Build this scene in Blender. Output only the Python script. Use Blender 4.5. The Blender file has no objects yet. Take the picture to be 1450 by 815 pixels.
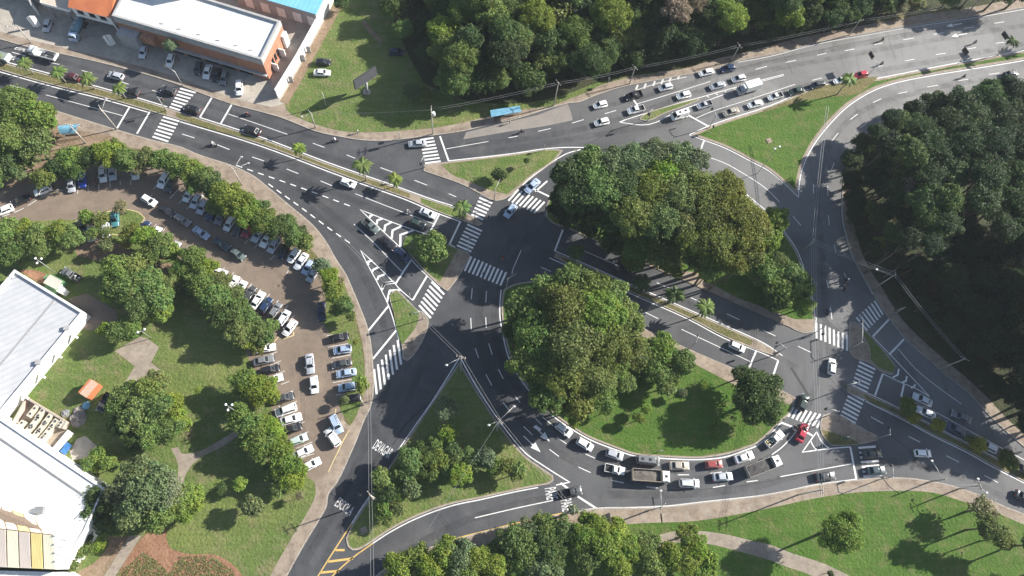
import bpy, bmesh, math, random
from mathutils import Vector, Matrix, noise
from mathutils.geometry import delaunay_2d_cdt
import numpy as np
R = math.radians
SC = bpy.context.scene
COL = SC.collection
random.seed(7)

# ---------------------------------------------------------------- camera, sky, sun, exposure
F, H, CX, CY = 975.0, 150.0, 725.0, 407.5
DN = Vector((654 - CX, 792 - CY, F)).normalized()
E1 = (Vector((1, 0, 0)) - DN * DN[0]).normalized()
E2 = -DN.cross(E1)


def cam2w(v):
    return Vector((v.dot(E1), v.dot(E2), -v.dot(DN)))


cam = bpy.data.cameras.new('camera')
cam.sensor_width = 36
cam.lens = F / 1450 * 36
cam.clip_start = 1
cam.clip_end = 5000
co = bpy.data.objects.new('camera', cam)
COL.objects.link(co)
rx, ry, rz = cam2w(Vector((1, 0, 0))), cam2w(Vector((0, -1, 0))), cam2w(Vector((0, 0, -1)))
co.matrix_world = Matrix(((rx.x, ry.x, rz.x, 0), (rx.y, ry.y, rz.y, 0), (rx.z, ry.z, rz.z, H), (0, 0, 0, 1)))
SC.camera = co

SUN_AZ, SUN_EL = 19.0, 28.5
world = bpy.data.worlds.new('World')
SC.world = world
world.use_nodes = True
nt = world.node_tree
sky = nt.nodes.new('ShaderNodeTexSky')
sky.sky_type = 'NISHITA'
sky.sun_disc = False
sky.sun_elevation = R(SUN_EL)
sky.sun_rotation = R(90 - SUN_AZ)
nt.links.new(sky.outputs[0], nt.nodes['Background'].inputs[0])
nt.nodes['Background'].inputs[1].default_value = 0.075
sd = Vector((math.cos(R(SUN_EL)) * math.cos(R(SUN_AZ)), math.cos(R(SUN_EL)) * math.sin(R(SUN_AZ)), math.sin(R(SUN_EL))))
sl = bpy.data.lights.new('sun', 'SUN')
sl.energy = 5.0
sl.angle = R(0.5)
sl.color = (1.0, 0.955, 0.88)
so = bpy.data.objects.new('sun', sl)
COL.objects.link(so)
so.rotation_euler = sd.to_track_quat('Z', 'Y').to_euler()
so.location = sd * 300
SC.view_settings.view_transform = 'Standard'
SC.view_settings.look = 'None'
SC.view_settings.exposure = 1.15
SC.view_settings.gamma = 1
SC.view_settings.use_curve_mapping = False
SC.cycles.max_bounces = 5
SC.cycles.diffuse_bounces = 3
SC.cycles.glossy_bounces = 2
SC.cycles.transmission_bounces = 2
SC.cycles.transparent_max_bounces = 4


# ---------------------------------------------------------------- helpers
def P(px, py, z=0.0):
    r = Vector((px - CX, py - CY, F))
    t = (H - z) / r.dot(DN)
    return Vector((t * r.dot(E1), t * r.dot(E2), z))


def ppm(px, py, z=0.0):
    """photo pixels per metre at this place"""
    return 10.0 / (P(px + 10, py, z) - P(px, py, z)).length


def heading(px, py, dx, dy):
    d = P(px + dx, py + dy) - P(px, py)
    return math.atan2(d.y, d.x)


def tag(o, label=None, cat=None, group=None, kind=None):
    if label: o['label'] = label
    if cat: o['category'] = cat
    if group: o['group'] = group
    if kind: o['kind'] = kind
    return o


def empty(name, loc, rz=0.0, label=None, cat=None, group=None):
    o = bpy.data.objects.new(name, None)
    o.empty_display_size = 0.3
    COL.objects.link(o)
    o.location = loc
    o.rotation_euler = (0, 0, rz)
    return tag(o, label, cat, group)


def link(name, me, parent=None):
    o = bpy.data.objects.new(name, me)
    COL.objects.link(o)
    if parent: o.parent = parent
    return o


def bm_obj(name, bm, mats, parent=None, smooth=False):
    me = bpy.data.meshes.new(name)
    bm.normal_update()
    bm.to_mesh(me)
    bm.free()
    if not isinstance(mats, (list, tuple)): mats = [mats]
    for m in mats: me.materials.append(m)
    if smooth:
        for p in me.polygons: p.use_smooth = True
    return link(name, me, parent)


def copy_tree(o, parent=None):
    c = o.copy()
    COL.objects.link(c)
    c.parent = parent
    for ch in list(o.children): copy_tree(ch, c)
    return c


def recolor(root, name, color):
    for ch in root.children:
        if ch.name.split('.')[0] in name: ch.color = color
        recolor(ch, name, color)


def box(bm, x0, x1, y0, y1, z0, z1, mi=0, M=None):
    vs = [bm.verts.new((x, y, z)) for z in (z0, z1) for x, y in ((x0, y0), (x1, y0), (x1, y1), (x0, y1))]
    if M is not None:
        for v in vs: v.co = M @ v.co
    for f in ((3, 2, 1, 0), (4, 5, 6, 7), (0, 1, 5, 4), (1, 2, 6, 5), (2, 3, 7, 6), (3, 0, 4, 7)):
        bm.faces.new([vs[i] for i in f]).material_index = mi
    return vs


def frame_of(d):
    d = d.normalized()
    a = Vector((0, 0, 1)) if abs(d.z) < 0.9 else Vector((1, 0, 0))
    u = d.cross(a).normalized()
    return u, u.cross(d).normalized()


def tube(bm, pts, r, n=6, mi=0, caps=True):
    pts = [Vector(p) for p in pts]
    rs = r if isinstance(r, (list, tuple)) else [r] * len(pts)
    rings = []
    for i, p in enumerate(pts):
        d = pts[min(i + 1, len(pts) - 1)] - pts[max(i - 1, 0)]
        u, v = frame_of(d)
        rings.append([bm.verts.new(p + (u * math.cos(2 * math.pi * k / n) + v * math.sin(2 * math.pi * k / n)) * rs[i]) for k in range(n)])
    for a, b in zip(rings, rings[1:]):
        for k in range(n):
            f = bm.faces.new((a[k], a[(k + 1) % n], b[(k + 1) % n], b[k]))
            f.material_index = mi
            f.smooth = True
    if caps and n > 2:
        bm.faces.new(rings[0][::-1]).material_index = mi
        bm.faces.new(rings[-1]).material_index = mi


def blob(bm, c, r, mi=0, seg=8, rings=6):
    c = Vector(c)
    r = r if isinstance(r, (list, tuple)) else (r, r, r)
    g = bmesh.ops.create_uvsphere(bm, u_segments=seg, v_segments=rings, radius=1)
    for v in g['verts']:
        v.co = Vector((v.co.x * r[0], v.co.y * r[1], v.co.z * r[2])) + c
        for f in v.link_faces:
            f.material_index = mi
            f.smooth = True


def smooth_px(pts, closed=False, n=4, corner=38):
    """rounds a traced outline: spline through the points, sharp corners kept"""
    V = [Vector((p[0], p[1])) for p in pts]
    N = len(V)
    if N < 3: return V
    tin, tout = [None] * N, [None] * N
    for i in range(N):
        if not closed and i in (0, N - 1):
            j = 1 if i == 0 else N - 2
            t = (V[j] - V[i]) if i == 0 else (V[i] - V[j])
            tin[i] = tout[i] = t
            continue
        a, b, c = V[i - 1], V[i], V[(i + 1) % N]
        d1, d2 = b - a, c - b
        if d1.length < 1e-6 or d2.length < 1e-6 or d1.angle(d2, 0) > R(corner):
            tin[i], tout[i] = d1, d2
        else:
            t = (d1.normalized() + d2.normalized()).normalized()
            tin[i], tout[i] = t * d1.length, t * d2.length
    out = []
    for i in range(N if closed else N - 1):
        p0, p1 = V[i], V[(i + 1) % N]
        m0, m1 = tout[i], tin[(i + 1) % N]
        for k in range(n):
            s = k / n
            out.append(p0 * (2 * s**3 - 3 * s**2 + 1) + m0 * (s**3 - 2 * s**2 + s) + p1 * (-2 * s**3 + 3 * s**2) + m1 * (s**3 - s**2))
    if not closed: out.append(V[-1])
    return out


def wpts(px, z=0, closed=False, smooth=True):
    s = smooth_px(px, closed) if smooth else [Vector(p[:2]) for p in px]
    return [P(p[0], p[1], z) for p in s]


def offset_loop(w, d):
    """moves a closed loop of world points inward by d metres"""
    area = sum(a.x * b.y - b.x * a.y for a, b in zip(w, w[1:] + w[:1]))
    s = 1 if area > 0 else -1
    out = []
    for i in range(len(w)):
        a, b, c = w[i - 1], w[i], w[(i + 1) % len(w)]
        n = Vector((0, 0, 0))
        for p, q in ((a, b), (b, c)):
            e = q - p
            if e.length > 1e-6: n += Vector((-e.y, e.x, 0)).normalized()
        if n.length < 1e-3: n = Vector((1, 0, 0))
        n.normalize()
        e = (b - a)
        k = 1.0
        if e.length > 1e-6: k = 1 / max(0.5, abs(Vector((-e.y, e.x, 0)).normalized().dot(n)))
        out.append(b + n * s * d * k)
    return out


def prism(bm, w, z0, z1, mi=0, mi_side=None, bottom=False):
    area = sum(a.x * b.y - b.x * a.y for a, b in zip(w, w[1:] + w[:1]))
    if area < 0: w = w[::-1]
    n = len(w)
    if n > 5:
        vs, _, fs, _, _, _ = delaunay_2d_cdt([Vector((p.x, p.y)) for p in w], [(i, (i + 1) % n) for i in range(n)], [list(range(n))], 1, 1e-4)
        vv = [bm.verts.new((p.x, p.y, z1)) for p in vs]
        for f in fs:
            q = bm.faces.new([vv[i] for i in f])
            q.normal_update()
            if q.normal.z < 0: q.normal_flip()
            q.material_index = mi
    else:
        bm.faces.new([bm.verts.new((p.x, p.y, z1)) for p in w]).material_index = mi
    if z0 is not None:
        top = [bm.verts.new((p.x, p.y, z1)) for p in w]
        bot = [bm.verts.new((p.x, p.y, z0)) for p in w]
        for i in range(n):
            q = bm.faces.new((bot[i], bot[(i + 1) % n], top[(i + 1) % n], top[i]))
            q.material_index = mi if mi_side is None else mi_side
        if bottom: bm.faces.new(bot[::-1])


def slab(name, px, z0, z1, mat, inset=0.0, smooth=True, kind='structure'):
    w = wpts(px, 0, True, smooth)
    if inset: w = offset_loop(w, inset)
    bm = bmesh.new()
    prism(bm, w, z0, z1)
    return tag(bm_obj(name, bm, mat), kind=kind)


def ribbon(bm, w, width, z, closed=False, h=0.0, mi=0):
    """flat strip (or low bar when h>0) along world points"""
    n = len(w)
    L, Rr = [], []
    for i in range(n):
        a = w[i - 1] if (i > 0 or closed) else w[i]
        c = w[(i + 1) % n] if (i < n - 1 or closed) else w[i]
        d1, d2 = (w[i] - a), (c - w[i])
        d = (d1.normalized() if d1.length > 1e-6 else Vector()) + (d2.normalized() if d2.length > 1e-6 else Vector())
        if d.length < 1e-6: d = d2
        d.normalize()
        nrm = Vector((-d.y, d.x, 0))
        k = 1.0
        e = d2 if d2.length > 1e-6 else d1
        if e.length > 1e-6: k = min(1.6, 1 / max(0.4, abs(Vector((-e.y, e.x, 0)).normalized().dot(nrm))))
        L.append(bm.verts.new((w[i].x + nrm.x * width / 2 * k, w[i].y + nrm.y * width / 2 * k, z + h)))
        Rr.append(bm.verts.new((w[i].x - nrm.x * width / 2 * k, w[i].y - nrm.y * width / 2 * k, z + h)))
    for i in range(n if closed else n - 1):
        j = (i + 1) % n
        bm.faces.new((Rr[i], Rr[j], L[j], L[i])).material_index = mi
    if h > 0:
        for A in (L, Rr):
            B = [bm.verts.new((v.co.x, v.co.y, z)) for v in A]
            for i in range(n if closed else n - 1):
                j = (i + 1) % n
                bm.faces.new((B[i], B[j], A[j], A[i]) if A is Rr else (B[j], B[i], A[i], A[j])).material_index = mi


# ---------------------------------------------------------------- materials
def nodemat(name):
    m = bpy.data.materials.new(name)
    m.use_nodes = True
    return m, m.node_tree, m.node_tree.nodes['Principled BSDF']


def N(nt, t, **kw):
    n = nt.nodes.new(t)
    for k, v in kw.items():
        if k in n.inputs: n.inputs[k].default_value = v
        else: setattr(n, k, v)
    return n


def noise_col(nt, scale, detail=4, rough=0.6, stretch=None, lo=0.35, hi=0.65):
    """0..1 noise over real-world position"""
    g = N(nt, 'ShaderNodeNewGeometry')
    mp = N(nt, 'ShaderNodeMapping')
    nt.links.new(g.outputs['Position'], mp.inputs[0])
    if stretch:
        mp.inputs['Scale'].default_value = stretch[0]
        mp.inputs['Rotation'].default_value = (0, 0, stretch[1])
    t = N(nt, 'ShaderNodeTexNoise', Scale=scale, Detail=detail, Roughness=rough)
    nt.links.new(mp.outputs[0], t.inputs['Vector'])
    r = N(nt, 'ShaderNodeMapRange')
    r.inputs[1].default_value, r.inputs[2].default_value = lo, hi
    nt.links.new(t.outputs['Fac'], r.inputs[0])
    return r.outputs[0]


def mixc(nt, fac, a, b, mode='MIX'):
    m = N(nt, 'ShaderNodeMix', data_type='RGBA', blend_type=mode)
    for i, v in ((6, a), (7, b)):
        if isinstance(v, tuple): m.inputs[i].default_value = (*v, 1)
        else: nt.links.new(v, m.inputs[i])
    if isinstance(fac, float): m.inputs[0].default_value = fac
    else: nt.links.new(fac, m.inputs[0])
    return m.outputs[2]


def mul(nt, a, k, off=0.0):
    m = N(nt, 'ShaderNodeMath', operation='MULTIPLY_ADD')
    nt.links.new(a, m.inputs[0])
    m.inputs[1].default_value = k
    m.inputs[2].default_value = off
    return m.outputs[0]


def ground_mat(name, c1, c2, s1=0.12, c3=None, s3=1.2, f3=0.6, grain=0.35, bump=0.0, rough=0.9, stretch=None):
    m, nt, b = nodemat(name)
    c = mixc(nt, noise_col(nt, s1, 5, 0.62, stretch), c1, c2)
    if c3: c = mixc(nt, mul(nt, noise_col(nt, s3, 4, 0.65, None, 0.48, 0.66), f3), c, c3)
    if 'lawn' in name or 'grass' in name:
        c = mixc(nt, mul(nt, noise_col(nt, 0.045, 4, 0.6, None, 0.46, 0.62), 0.28 if 'lawn' in name else 0.5), c, tuple(x * k for x, k in zip(c2, (1.45, 1.22, 1.25))))
        c = mixc(nt, mul(nt, noise_col(nt, 0.5, 3, 0.6, ((0.12, 1.6, 1), R(25)), 0.45, 0.60), 0.3), c, tuple(x * .72 for x in c1))
    g = noise_col(nt, 2.2, 3, 0.7, None, 0.3, 0.7)
    v = N(nt, 'ShaderNodeHueSaturation')
    nt.links.new(mul(nt, g, grain, 1 - grain / 2), v.inputs['Value'])
    nt.links.new(c, v.inputs['Color'])
    nt.links.new(v.outputs[0], b.inputs['Base Color'])
    b.inputs['Roughness'].default_value = rough
    b.inputs['Specular IOR Level'].default_value = 0.25
    if bump:
        bp = N(nt, 'ShaderNodeBump', Strength=bump, Distance=0.25)
        nt.links.new(noise_col(nt, 1.6, 4, 0.7), bp.inputs['Height'])
        nt.links.new(bp.outputs[0], b.inputs['Normal'])
    return m


def flat(name, c, rough=0.6, metal=0.0, coat=0.0, var=0.12, scale=3.0, spec=0.4):
    m, nt, b = nodemat(name)
    v = N(nt, 'ShaderNodeHueSaturation')
    v.inputs['Color'].default_value = (*c, 1)
    nt.links.new(mul(nt, noise_col(nt, scale, 4), var * 2, 1 - var), v.inputs['Value'])
    nt.links.new(v.outputs[0], b.inputs['Base Color'])
    b.inputs['Roughness'].default_value = rough
    b.inputs['Metallic'].default_value = metal
    b.inputs['Coat Weight'].default_value = coat
    b.inputs['Coat Roughness'].default_value = 0.05
    b.inputs['Specular IOR Level'].default_value = spec
    return m


def objcolor(name, rough=0.4, coat=0.0, var=0.1, metal=0.0):
    m, nt, b = nodemat(name)
    oi = N(nt, 'ShaderNodeObjectInfo')
    v = N(nt, 'ShaderNodeHueSaturation')
    nt.links.new(oi.outputs['Color'], v.inputs['Color'])
    nt.links.new(mul(nt, noise_col(nt, 1.5, 4), var * 2, 1 - var), v.inputs['Value'])
    nt.links.new(v.outputs[0], b.inputs['Base Color'])
    b.inputs['Roughness'].default_value = rough
    b.inputs['Coat Weight'].default_value = coat
    b.inputs['Coat Roughness'].default_value = 0.04
    b.inputs['Metallic'].default_value = metal
    return m


def asphalt_mat():
    """newer dark tar in the west and middle, older pale tar up the north-east avenue"""
    m, nt, b = nodemat('asphalt')
    g = N(nt, 'ShaderNodeNewGeometry')
    sx = N(nt, 'ShaderNodeSeparateXYZ')
    nt.links.new(g.outputs['Position'], sx.inputs[0])
    s = N(nt, 'ShaderNodeMath', operation='MULTIPLY_ADD')
    nt.links.new(sx.outputs[1], s.inputs[0])
    s.inputs[1].default_value = 0.9
    nt.links.new(sx.outputs[0], s.inputs[2])          # x + 0.9 y
    w = N(nt, 'ShaderNodeMath', operation='MULTIPLY_ADD')
    nt.links.new(noise_col(nt, 0.05, 3), w.inputs[0])
    w.inputs[1].default_value = 26
    nt.links.new(s.outputs[0], w.inputs[2])
    old = N(nt, 'ShaderNodeMapRange')
    old.inputs[1].default_value, old.inputs[2].default_value = 118, 215
    nt.links.new(w.outputs[0], old.inputs[0])
    mid = N(nt, 'ShaderNodeMapRange')
    mid.inputs[1].default_value, mid.inputs[2].default_value = 5, 75
    w2 = N(nt, 'ShaderNodeMath', operation='MULTIPLY_ADD')
    nt.links.new(noise_col(nt, 0.08, 4), w2.inputs[0])
    w2.inputs[1].default_value = 40
    sm = N(nt, 'ShaderNodeMath', operation='MULTIPLY_ADD')
    nt.links.new(sx.outputs[1], sm.inputs[0])
    sm.inputs[1].default_value = -0.55
    nt.links.new(sx.outputs[0], sm.inputs[2])         # x - 0.55 y : the east side of the ring
    nt.links.new(sm.outputs[0], w2.inputs[2])
    nt.links.new(w2.outputs[0], mid.inputs[0])
    c = mixc(nt, noise_col(nt, 0.09, 5), (0.055, 0.057, 0.062), (0.082, 0.083, 0.088))
    c = mixc(nt, mul(nt, mid.outputs[0], 0.85), c, (0.122, 0.122, 0.124))
    c = mixc(nt, mul(nt, old.outputs[0], 1.0), c, (0.225, 0.220, 0.212))
    # patches, oil and wear
    c = mixc(nt, mul(nt, noise_col(nt, 0.16, 6, 0.72, None, 0.50, 0.68), 0.45), c, (0.125, 0.120, 0.114))
    c = mixc(nt, mul(nt, noise_col(nt, 0.035, 3, 0.5, None, 0.50, 0.56), 0.28), c, (0.035, 0.035, 0.037))
    c = mixc(nt, mul(nt, noise_col(nt, 0.5, 5, 0.7, ((1.0, 0.14, 1), R(20)), 0.55, 0.75), 0.35), c, (0.03, 0.03, 0.03))
    v = N(nt, 'ShaderNodeHueSaturation')
    nt.links.new(mul(nt, noise_col(nt, 3.0, 3, 0.75, None, 0.3, 0.7), 0.3, 0.85), v.inputs['Value'])
    nt.links.new(c, v.inputs['Color'])
    nt.links.new(v.outputs[0], b.inputs['Base Color'])
    b.inputs['Roughness'].default_value = 0.85
    b.inputs['Specular IOR Level'].default_value = 0.3
    return m


def paint_mat(name, c, worn):
    m, nt, b = nodemat(name)
    nt.links.new(mixc(nt, mul(nt, noise_col(nt, 1.7, 6, 0.8, None, 0.50, 0.74), 0.75), c, worn), b.inputs['Base Color'])
    b.inputs['Roughness'].default_value = 0.7
    return m


def leaf_mat(name='foliage', attr=False):
    m, nt, b = nodemat(name)
    oi = N(nt, 'ShaderNodeVertexColor', layer_name='tint') if attr else N(nt, 'ShaderNodeObjectInfo')
    g = N(nt, 'ShaderNodeNewGeometry')
    h = N(nt, 'ShaderNodeHueSaturation')
    nt.links.new(oi.outputs['Color'], h.inputs['Color'])
    nt.links.new(mul(nt, noise_col(nt, 0.55, 3, 0.6), 0.04, 0.485), h.inputs['Hue'])
    nt.links.new(mul(nt, g.outputs['Random Per Island'], 0.75, 0.62), h.inputs['Value'])
    b.inputs['Roughness'].default_value = 0.55
    b.inputs['Specular IOR Level'].default_value = 0.3
    nt.links.new(h.outputs[0], b.inputs['Base Color'])
    tr = N(nt, 'ShaderNodeBsdfTranslucent')
    tc = N(nt, 'ShaderNodeHueSaturation', Hue=0.505, Value=1.15)
    nt.links.new(h.outputs[0], tc.inputs['Color'])
    nt.links.new(tc.outputs[0], tr.inputs[0])
    mx = N(nt, 'ShaderNodeMixShader')
    mx.inputs[0].default_value = 0.35
    nt.links.new(b.outputs[0], mx.inputs[1])
    nt.links.new(tr.outputs[0], mx.inputs[2])
    nt.links.new(mx.outputs[0], nt.nodes['Material Output'].inputs[0])
    return m


def roof_sheet(name, c1, c2, ang, pitch=1.0, rough=0.5):
    """painted sheet roofing with lapped ribs along one direction"""
    m, nt, b = nodemat(name)
    g = N(nt, 'ShaderNodeNewGeometry')
    mp = N(nt, 'ShaderNodeMapping')
    mp.inputs['Rotation'].default_value = (0, 0, ang)
    nt.links.new(g.outputs['Position'], mp.inputs[0])
    wv = N(nt, 'ShaderNodeTexWave', wave_type='BANDS', Scale=0.32 / pitch, Distortion=0.0)
    nt.links.new(mp.outputs[0], wv.inputs[0])
    c = mixc(nt, noise_col(nt, 0.35, 6, 0.7), c1, c2)
    r = N(nt, 'ShaderNodeMapRange')
    r.inputs[1].default_value, r.inputs[2].default_value = 0.85, 1.0
    nt.links.new(wv.outputs['Fac'], r.inputs[0])
    c = mixc(nt, mul(nt, r.outputs[0], 0.35), c, tuple(x * 0.55 for x in c2))
    nt.links.new(c, b.inputs['Base Color'])
    b.inputs['Roughness'].default_value = rough
    return m


def brick_mat(name, c1, c2, mortar, scale=1.0):
    m, nt, b = nodemat(name)
    tc = N(nt, 'ShaderNodeTexCoord')
    br = N(nt, 'ShaderNodeTexBrick', Scale=scale)
    br.inputs['Color1'].default_value = (*c1, 1)
    br.inputs['Color2'].default_value = (*c2, 1)
    br.inputs['Mortar'].default_value = (*mortar, 1)
    nt.links.new(tc.outputs['Object'], br.inputs[0])
    v = N(nt, 'ShaderNodeHueSaturation')
    nt.links.new(mul(nt, noise_col(nt, 0.8, 4), 0.3, 0.85), v.inputs['Value'])
    nt.links.new(br.outputs[0], v.inputs['Color'])
    nt.links.new(v.outputs[0], b.inputs['Base Color'])
    b.inputs['Roughness'].default_value = 0.85
    return m


M = {}
M['asphalt'] = asphalt_mat()
M['park'] = ground_mat('car_park_tar', (0.180, 0.138, 0.104), (0.228, 0.178, 0.136), 0.10, (0.135, 0.112, 0.092), 0.35, 0.5, 0.18)
M['bay'] = ground_mat('bus_bay_concrete', (0.21, 0.19, 0.17), (0.27, 0.245, 0.215), 0.3, (0.22, 0.20, 0.18), 0.6, 0.6, 0.15)
M['walk'] = ground_mat('pavement_concrete', (0.240, 0.192, 0.148), (0.330, 0.268, 0.205), 0.25, (0.17, 0.125, 0.095), 0.6, 0.7, 0.22)
M['lot'] = ground_mat('forecourt_concrete', (0.34, 0.305, 0.26), (0.42, 0.375, 0.315), 0.18, (0.25, 0.22, 0.19), 0.5, 0.6, 0.15)
M['path'] = ground_mat('path_concrete', (0.245, 0.205, 0.165), (0.33, 0.28, 0.22), 0.35, (0.20, 0.16, 0.13), 0.9, 0.6, 0.2)
M['kerb'] = ground_mat('kerb_concrete', (0.33, 0.295, 0.25), (0.40, 0.36, 0.31), 0.5, (0.22, 0.19, 0.16), 1.5, 0.7, 0.2)
M['grass'] = ground_mat('grass', (0.088, 0.140, 0.030), (0.125, 0.165, 0.046), 0.10, (0.200, 0.175, 0.090), 0.30, 0.8, 0.42, 0.5)
M['lawn'] = ground_mat('lush_lawn', (0.058, 0.122, 0.014), (0.072, 0.136, 0.020), 0.07, (0.145, 0.145, 0.055), 0.30, 0.75, 0.34, 0.5)
M['dry'] = ground_mat('dry_grass', (0.105, 0.115, 0.036), (0.150, 0.140, 0.060), 0.20, (0.20, 0.155, 0.085), 0.5, 0.7, 0.4, 0.5)
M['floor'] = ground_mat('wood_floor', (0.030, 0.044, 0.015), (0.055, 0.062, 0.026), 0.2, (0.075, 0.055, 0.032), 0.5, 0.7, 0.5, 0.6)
M['red'] = ground_mat('red_earth', (0.235, 0.125, 0.075), (0.30, 0.170, 0.105), 0.3, (0.20, 0.10, 0.05), 0.9, 0.6, 0.3, 0.4)
M['dirt'] = ground_mat('bare_dirt', (0.20, 0.135, 0.090), (0.27, 0.195, 0.135), 0.25, (0.15, 0.12, 0.06), 0.7, 0.7, 0.3, 0.3)
M['white'] = paint_mat('road_paint_white', (0.72, 0.71, 0.69), (0.24, 0.237, 0.23))
M['white_old'] = paint_mat('old_road_paint', (0.55, 0.53, 0.50), (0.24, 0.23, 0.22))
M['yellow'] = paint_mat('road_paint_yellow', (0.58, 0.38, 0.11), (0.28, 0.20, 0.10))
M['leaf'] = leaf_mat()
M['leafmass'] = leaf_mat('massed_foliage', True)
M['bark'] = ground_mat('bark', (0.11, 0.085, 0.06), (0.17, 0.135, 0.10), 1.5)
M['palmbark'] = ground_mat('palm_bark', (0.22, 0.19, 0.15), (0.30, 0.26, 0.21), 1.5)
M['car'] = objcolor('car_paint', 0.32, 0.8, 0.05)
M['glass'] = flat('dark_glass', (0.012, 0.016, 0.02), 0.06, 0, 0, 0.2)
M['tyre'] = flat('tyre_rubber', (0.02, 0.02, 0.02), 0.9)
M['rim'] = flat('wheel_rim', (0.4, 0.4, 0.41), 0.35, 0.8)
M['lamp'] = flat('headlamp_glass', (0.75, 0.77, 0.78), 0.12)
M['tail'] = flat('tail_lamp', (0.35, 0.012, 0.01), 0.2)
M['plastic'] = flat('black_plastic', (0.025, 0.025, 0.026), 0.6)
M['steel'] = flat('galvanised_steel', (0.42, 0.42, 0.41), 0.5, 0.3)
M['concrete'] = flat('cast_concrete', (0.42, 0.385, 0.34), 0.85)
M['wire'] = flat('cable', (0.30, 0.30, 0.30), 0.5)
M['whitewall'] = flat('white_render', (0.80, 0.79, 0.76), 0.8, var=0.06, scale=0.8)
M['greywall'] = flat('grey_render', (0.36, 0.355, 0.35), 0.8, var=0.1, scale=0.7)
M['whiteroof'] = flat('white_membrane_roof', (0.62, 0.62, 0.61), 0.7, var=0.10, scale=0.5)
M['brick'] = brick_mat('red_brick', (0.40, 0.165, 0.085), (0.34, 0.13, 0.065), (0.30, 0.24, 0.20), 2.2)
M['tile'] = roof_sheet('orange_roof_tile', (0.52, 0.17, 0.065), (0.42, 0.125, 0.05), R(72), 0.5, 0.8)
M['blueroof'] = roof_sheet('blue_sheet_roof', (0.16, 0.42, 0.56), (0.20, 0.48, 0.62), R(16), 1.2)
M['metalroof'] = roof_sheet('pale_sheet_roof', (0.43, 0.44, 0.45), (0.50, 0.50, 0.51), R(58), 1.3)
M['bluefab'] = flat('blue_shelter_sheet', (0.15, 0.34, 0.46), 0.5, var=0.15, scale=1.0)
M['dark'] = flat('dark_panel', (0.045, 0.047, 0.05), 0.6)
M['grey'] = flat('grey_sheet', (0.20, 0.205, 0.21), 0.6)
M['skin'] = flat('skin', (0.36, 0.20, 0.13), 0.6)
M['cloth'] = objcolor('cloth', 0.85)
M['trouser'] = flat('dark_trousers', (0.03, 0.035, 0.05), 0.9)
M['objpaint'] = objcolor('painted_surface', 0.5)
M['timber'] = flat('weathered_timber', (0.20, 0.15, 0.11), 0.85)
M['load'] = ground_mat('gravel_load', (0.11, 0.098, 0.085), (0.17, 0.15, 0.13), 1.0, (0.07, 0.065, 0.06), 1.5)
M['load2'] = ground_mat('dark_load', (0.06, 0.058, 0.056), (0.10, 0.095, 0.09), 1.0, (0.06, 0.06, 0.06), 1.5)


def stain_mat():
    """rubber and oil darkening that lies along the lanes"""
    m, nt, b = nodemat('tyre_wear')
    b.inputs['Base Color'].default_value = (0.03, 0.03, 0.031, 1)
    b.inputs['Roughness'].default_value = 0.7
    nt.links.new(mul(nt, noise_col(nt, 0.35, 5, 0.7, None, 0.35, 0.7), 0.30), b.inputs['Alpha'])
    return m


M['stain'] = stain_mat()
M['seam'] = flat('tar_seam', (0.045, 0.045, 0.046), 0.8)

# the air between the drone and the ground: pale and thin
m = bpy.data.materials.new('haze')
m.use_nodes = True
m.node_tree.nodes.remove(m.node_tree.nodes['Principled BSDF'])
pv = m.node_tree.nodes.new('ShaderNodeVolumePrincipled')
pv.inputs['Color'].default_value = (0.80, 0.88, 1.0, 1)
pv.inputs['Density'].default_value = 0.0001
m.node_tree.links.new(pv.outputs[0], m.node_tree.nodes['Material Output'].inputs['Volume'])
bm = bmesh.new()
box(bm, -1700, 1700, -1700, 1700, -1.0, 170)
tag(bm_obj('haze', bm, m), kind='stuff')


# ---------------------------------------------------------------- ground, roads, pavements
def zt(ox, oy, pts, s=3.919):
    return [(ox + x / s, oy + y / s) for x, y in pts]


def z9(ox, oy, pts):
    return zt(ox, oy, pts, 9.0625)


bm = bmesh.new()
bmesh.ops.create_grid(bm, x_segments=1, y_segments=1, size=1600)
tag(bm_obj('ground', bm, M['grass']), kind='structure')
slab('road', [(-150, -20), (-150, 160), (120, 250), (380, 330), (430, 620), (330, 900), (720, 900), (1250, 740), (1700, 800), (1700, 560), (1320, 420), (1300, 200), (1700, 170), (1700, -60), (1200, 10), (700, 130), (300, 90)], None, 0.008, M['asphalt'], smooth=False)
slab('bus_bay', [(656, 197), (660, 187), (690, 180), (720, 172), (760, 163), (804, 147), (809, 160), (811, 170), (770, 178.5), (720, 186)], None, 0.013, M['bay'], smooth=False)

ZK = 0.13
A = [(-200, 0), (0, 55), (51, 69), (102, 79), (204, 104), (255, 120), (281, 130), (332, 148), (370, 158), (398, 166), (416, 173), (449, 186), (487, 194), (513, 198), (551, 198.5), (574, 196), (615, 191), (656, 185), (690, 177), (730, 168), (804, 146), (820, 144), (840, 136), (864, 127.5), (892, 120), (930, 113), (972, 105), (1000, 100), (1037, 88), (1087, 78), (1120, 70.5), (1156, 60), (1233, 46), (1297, 34.5), (1340, 28.5), (1395, 20), (1450, 10), (1700, -36)]
B = [(-200, 70), (0, 132), (76, 156), (166, 184), (217, 199), (255, 208), (281, 219), (332, 236), (360, 250), (378, 264), (411, 292), (444, 320), (462, 343), (475, 366), (490, 389), (495, 400), (510, 436), (521, 466), (526, 494), (528, 520), (528, 560), (524, 577), (515, 596), (505, 622), (495, 645), (477, 683), (465, 699), (462, 717), (454, 732), (431, 770), (406, 815), (360, 900)]
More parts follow.
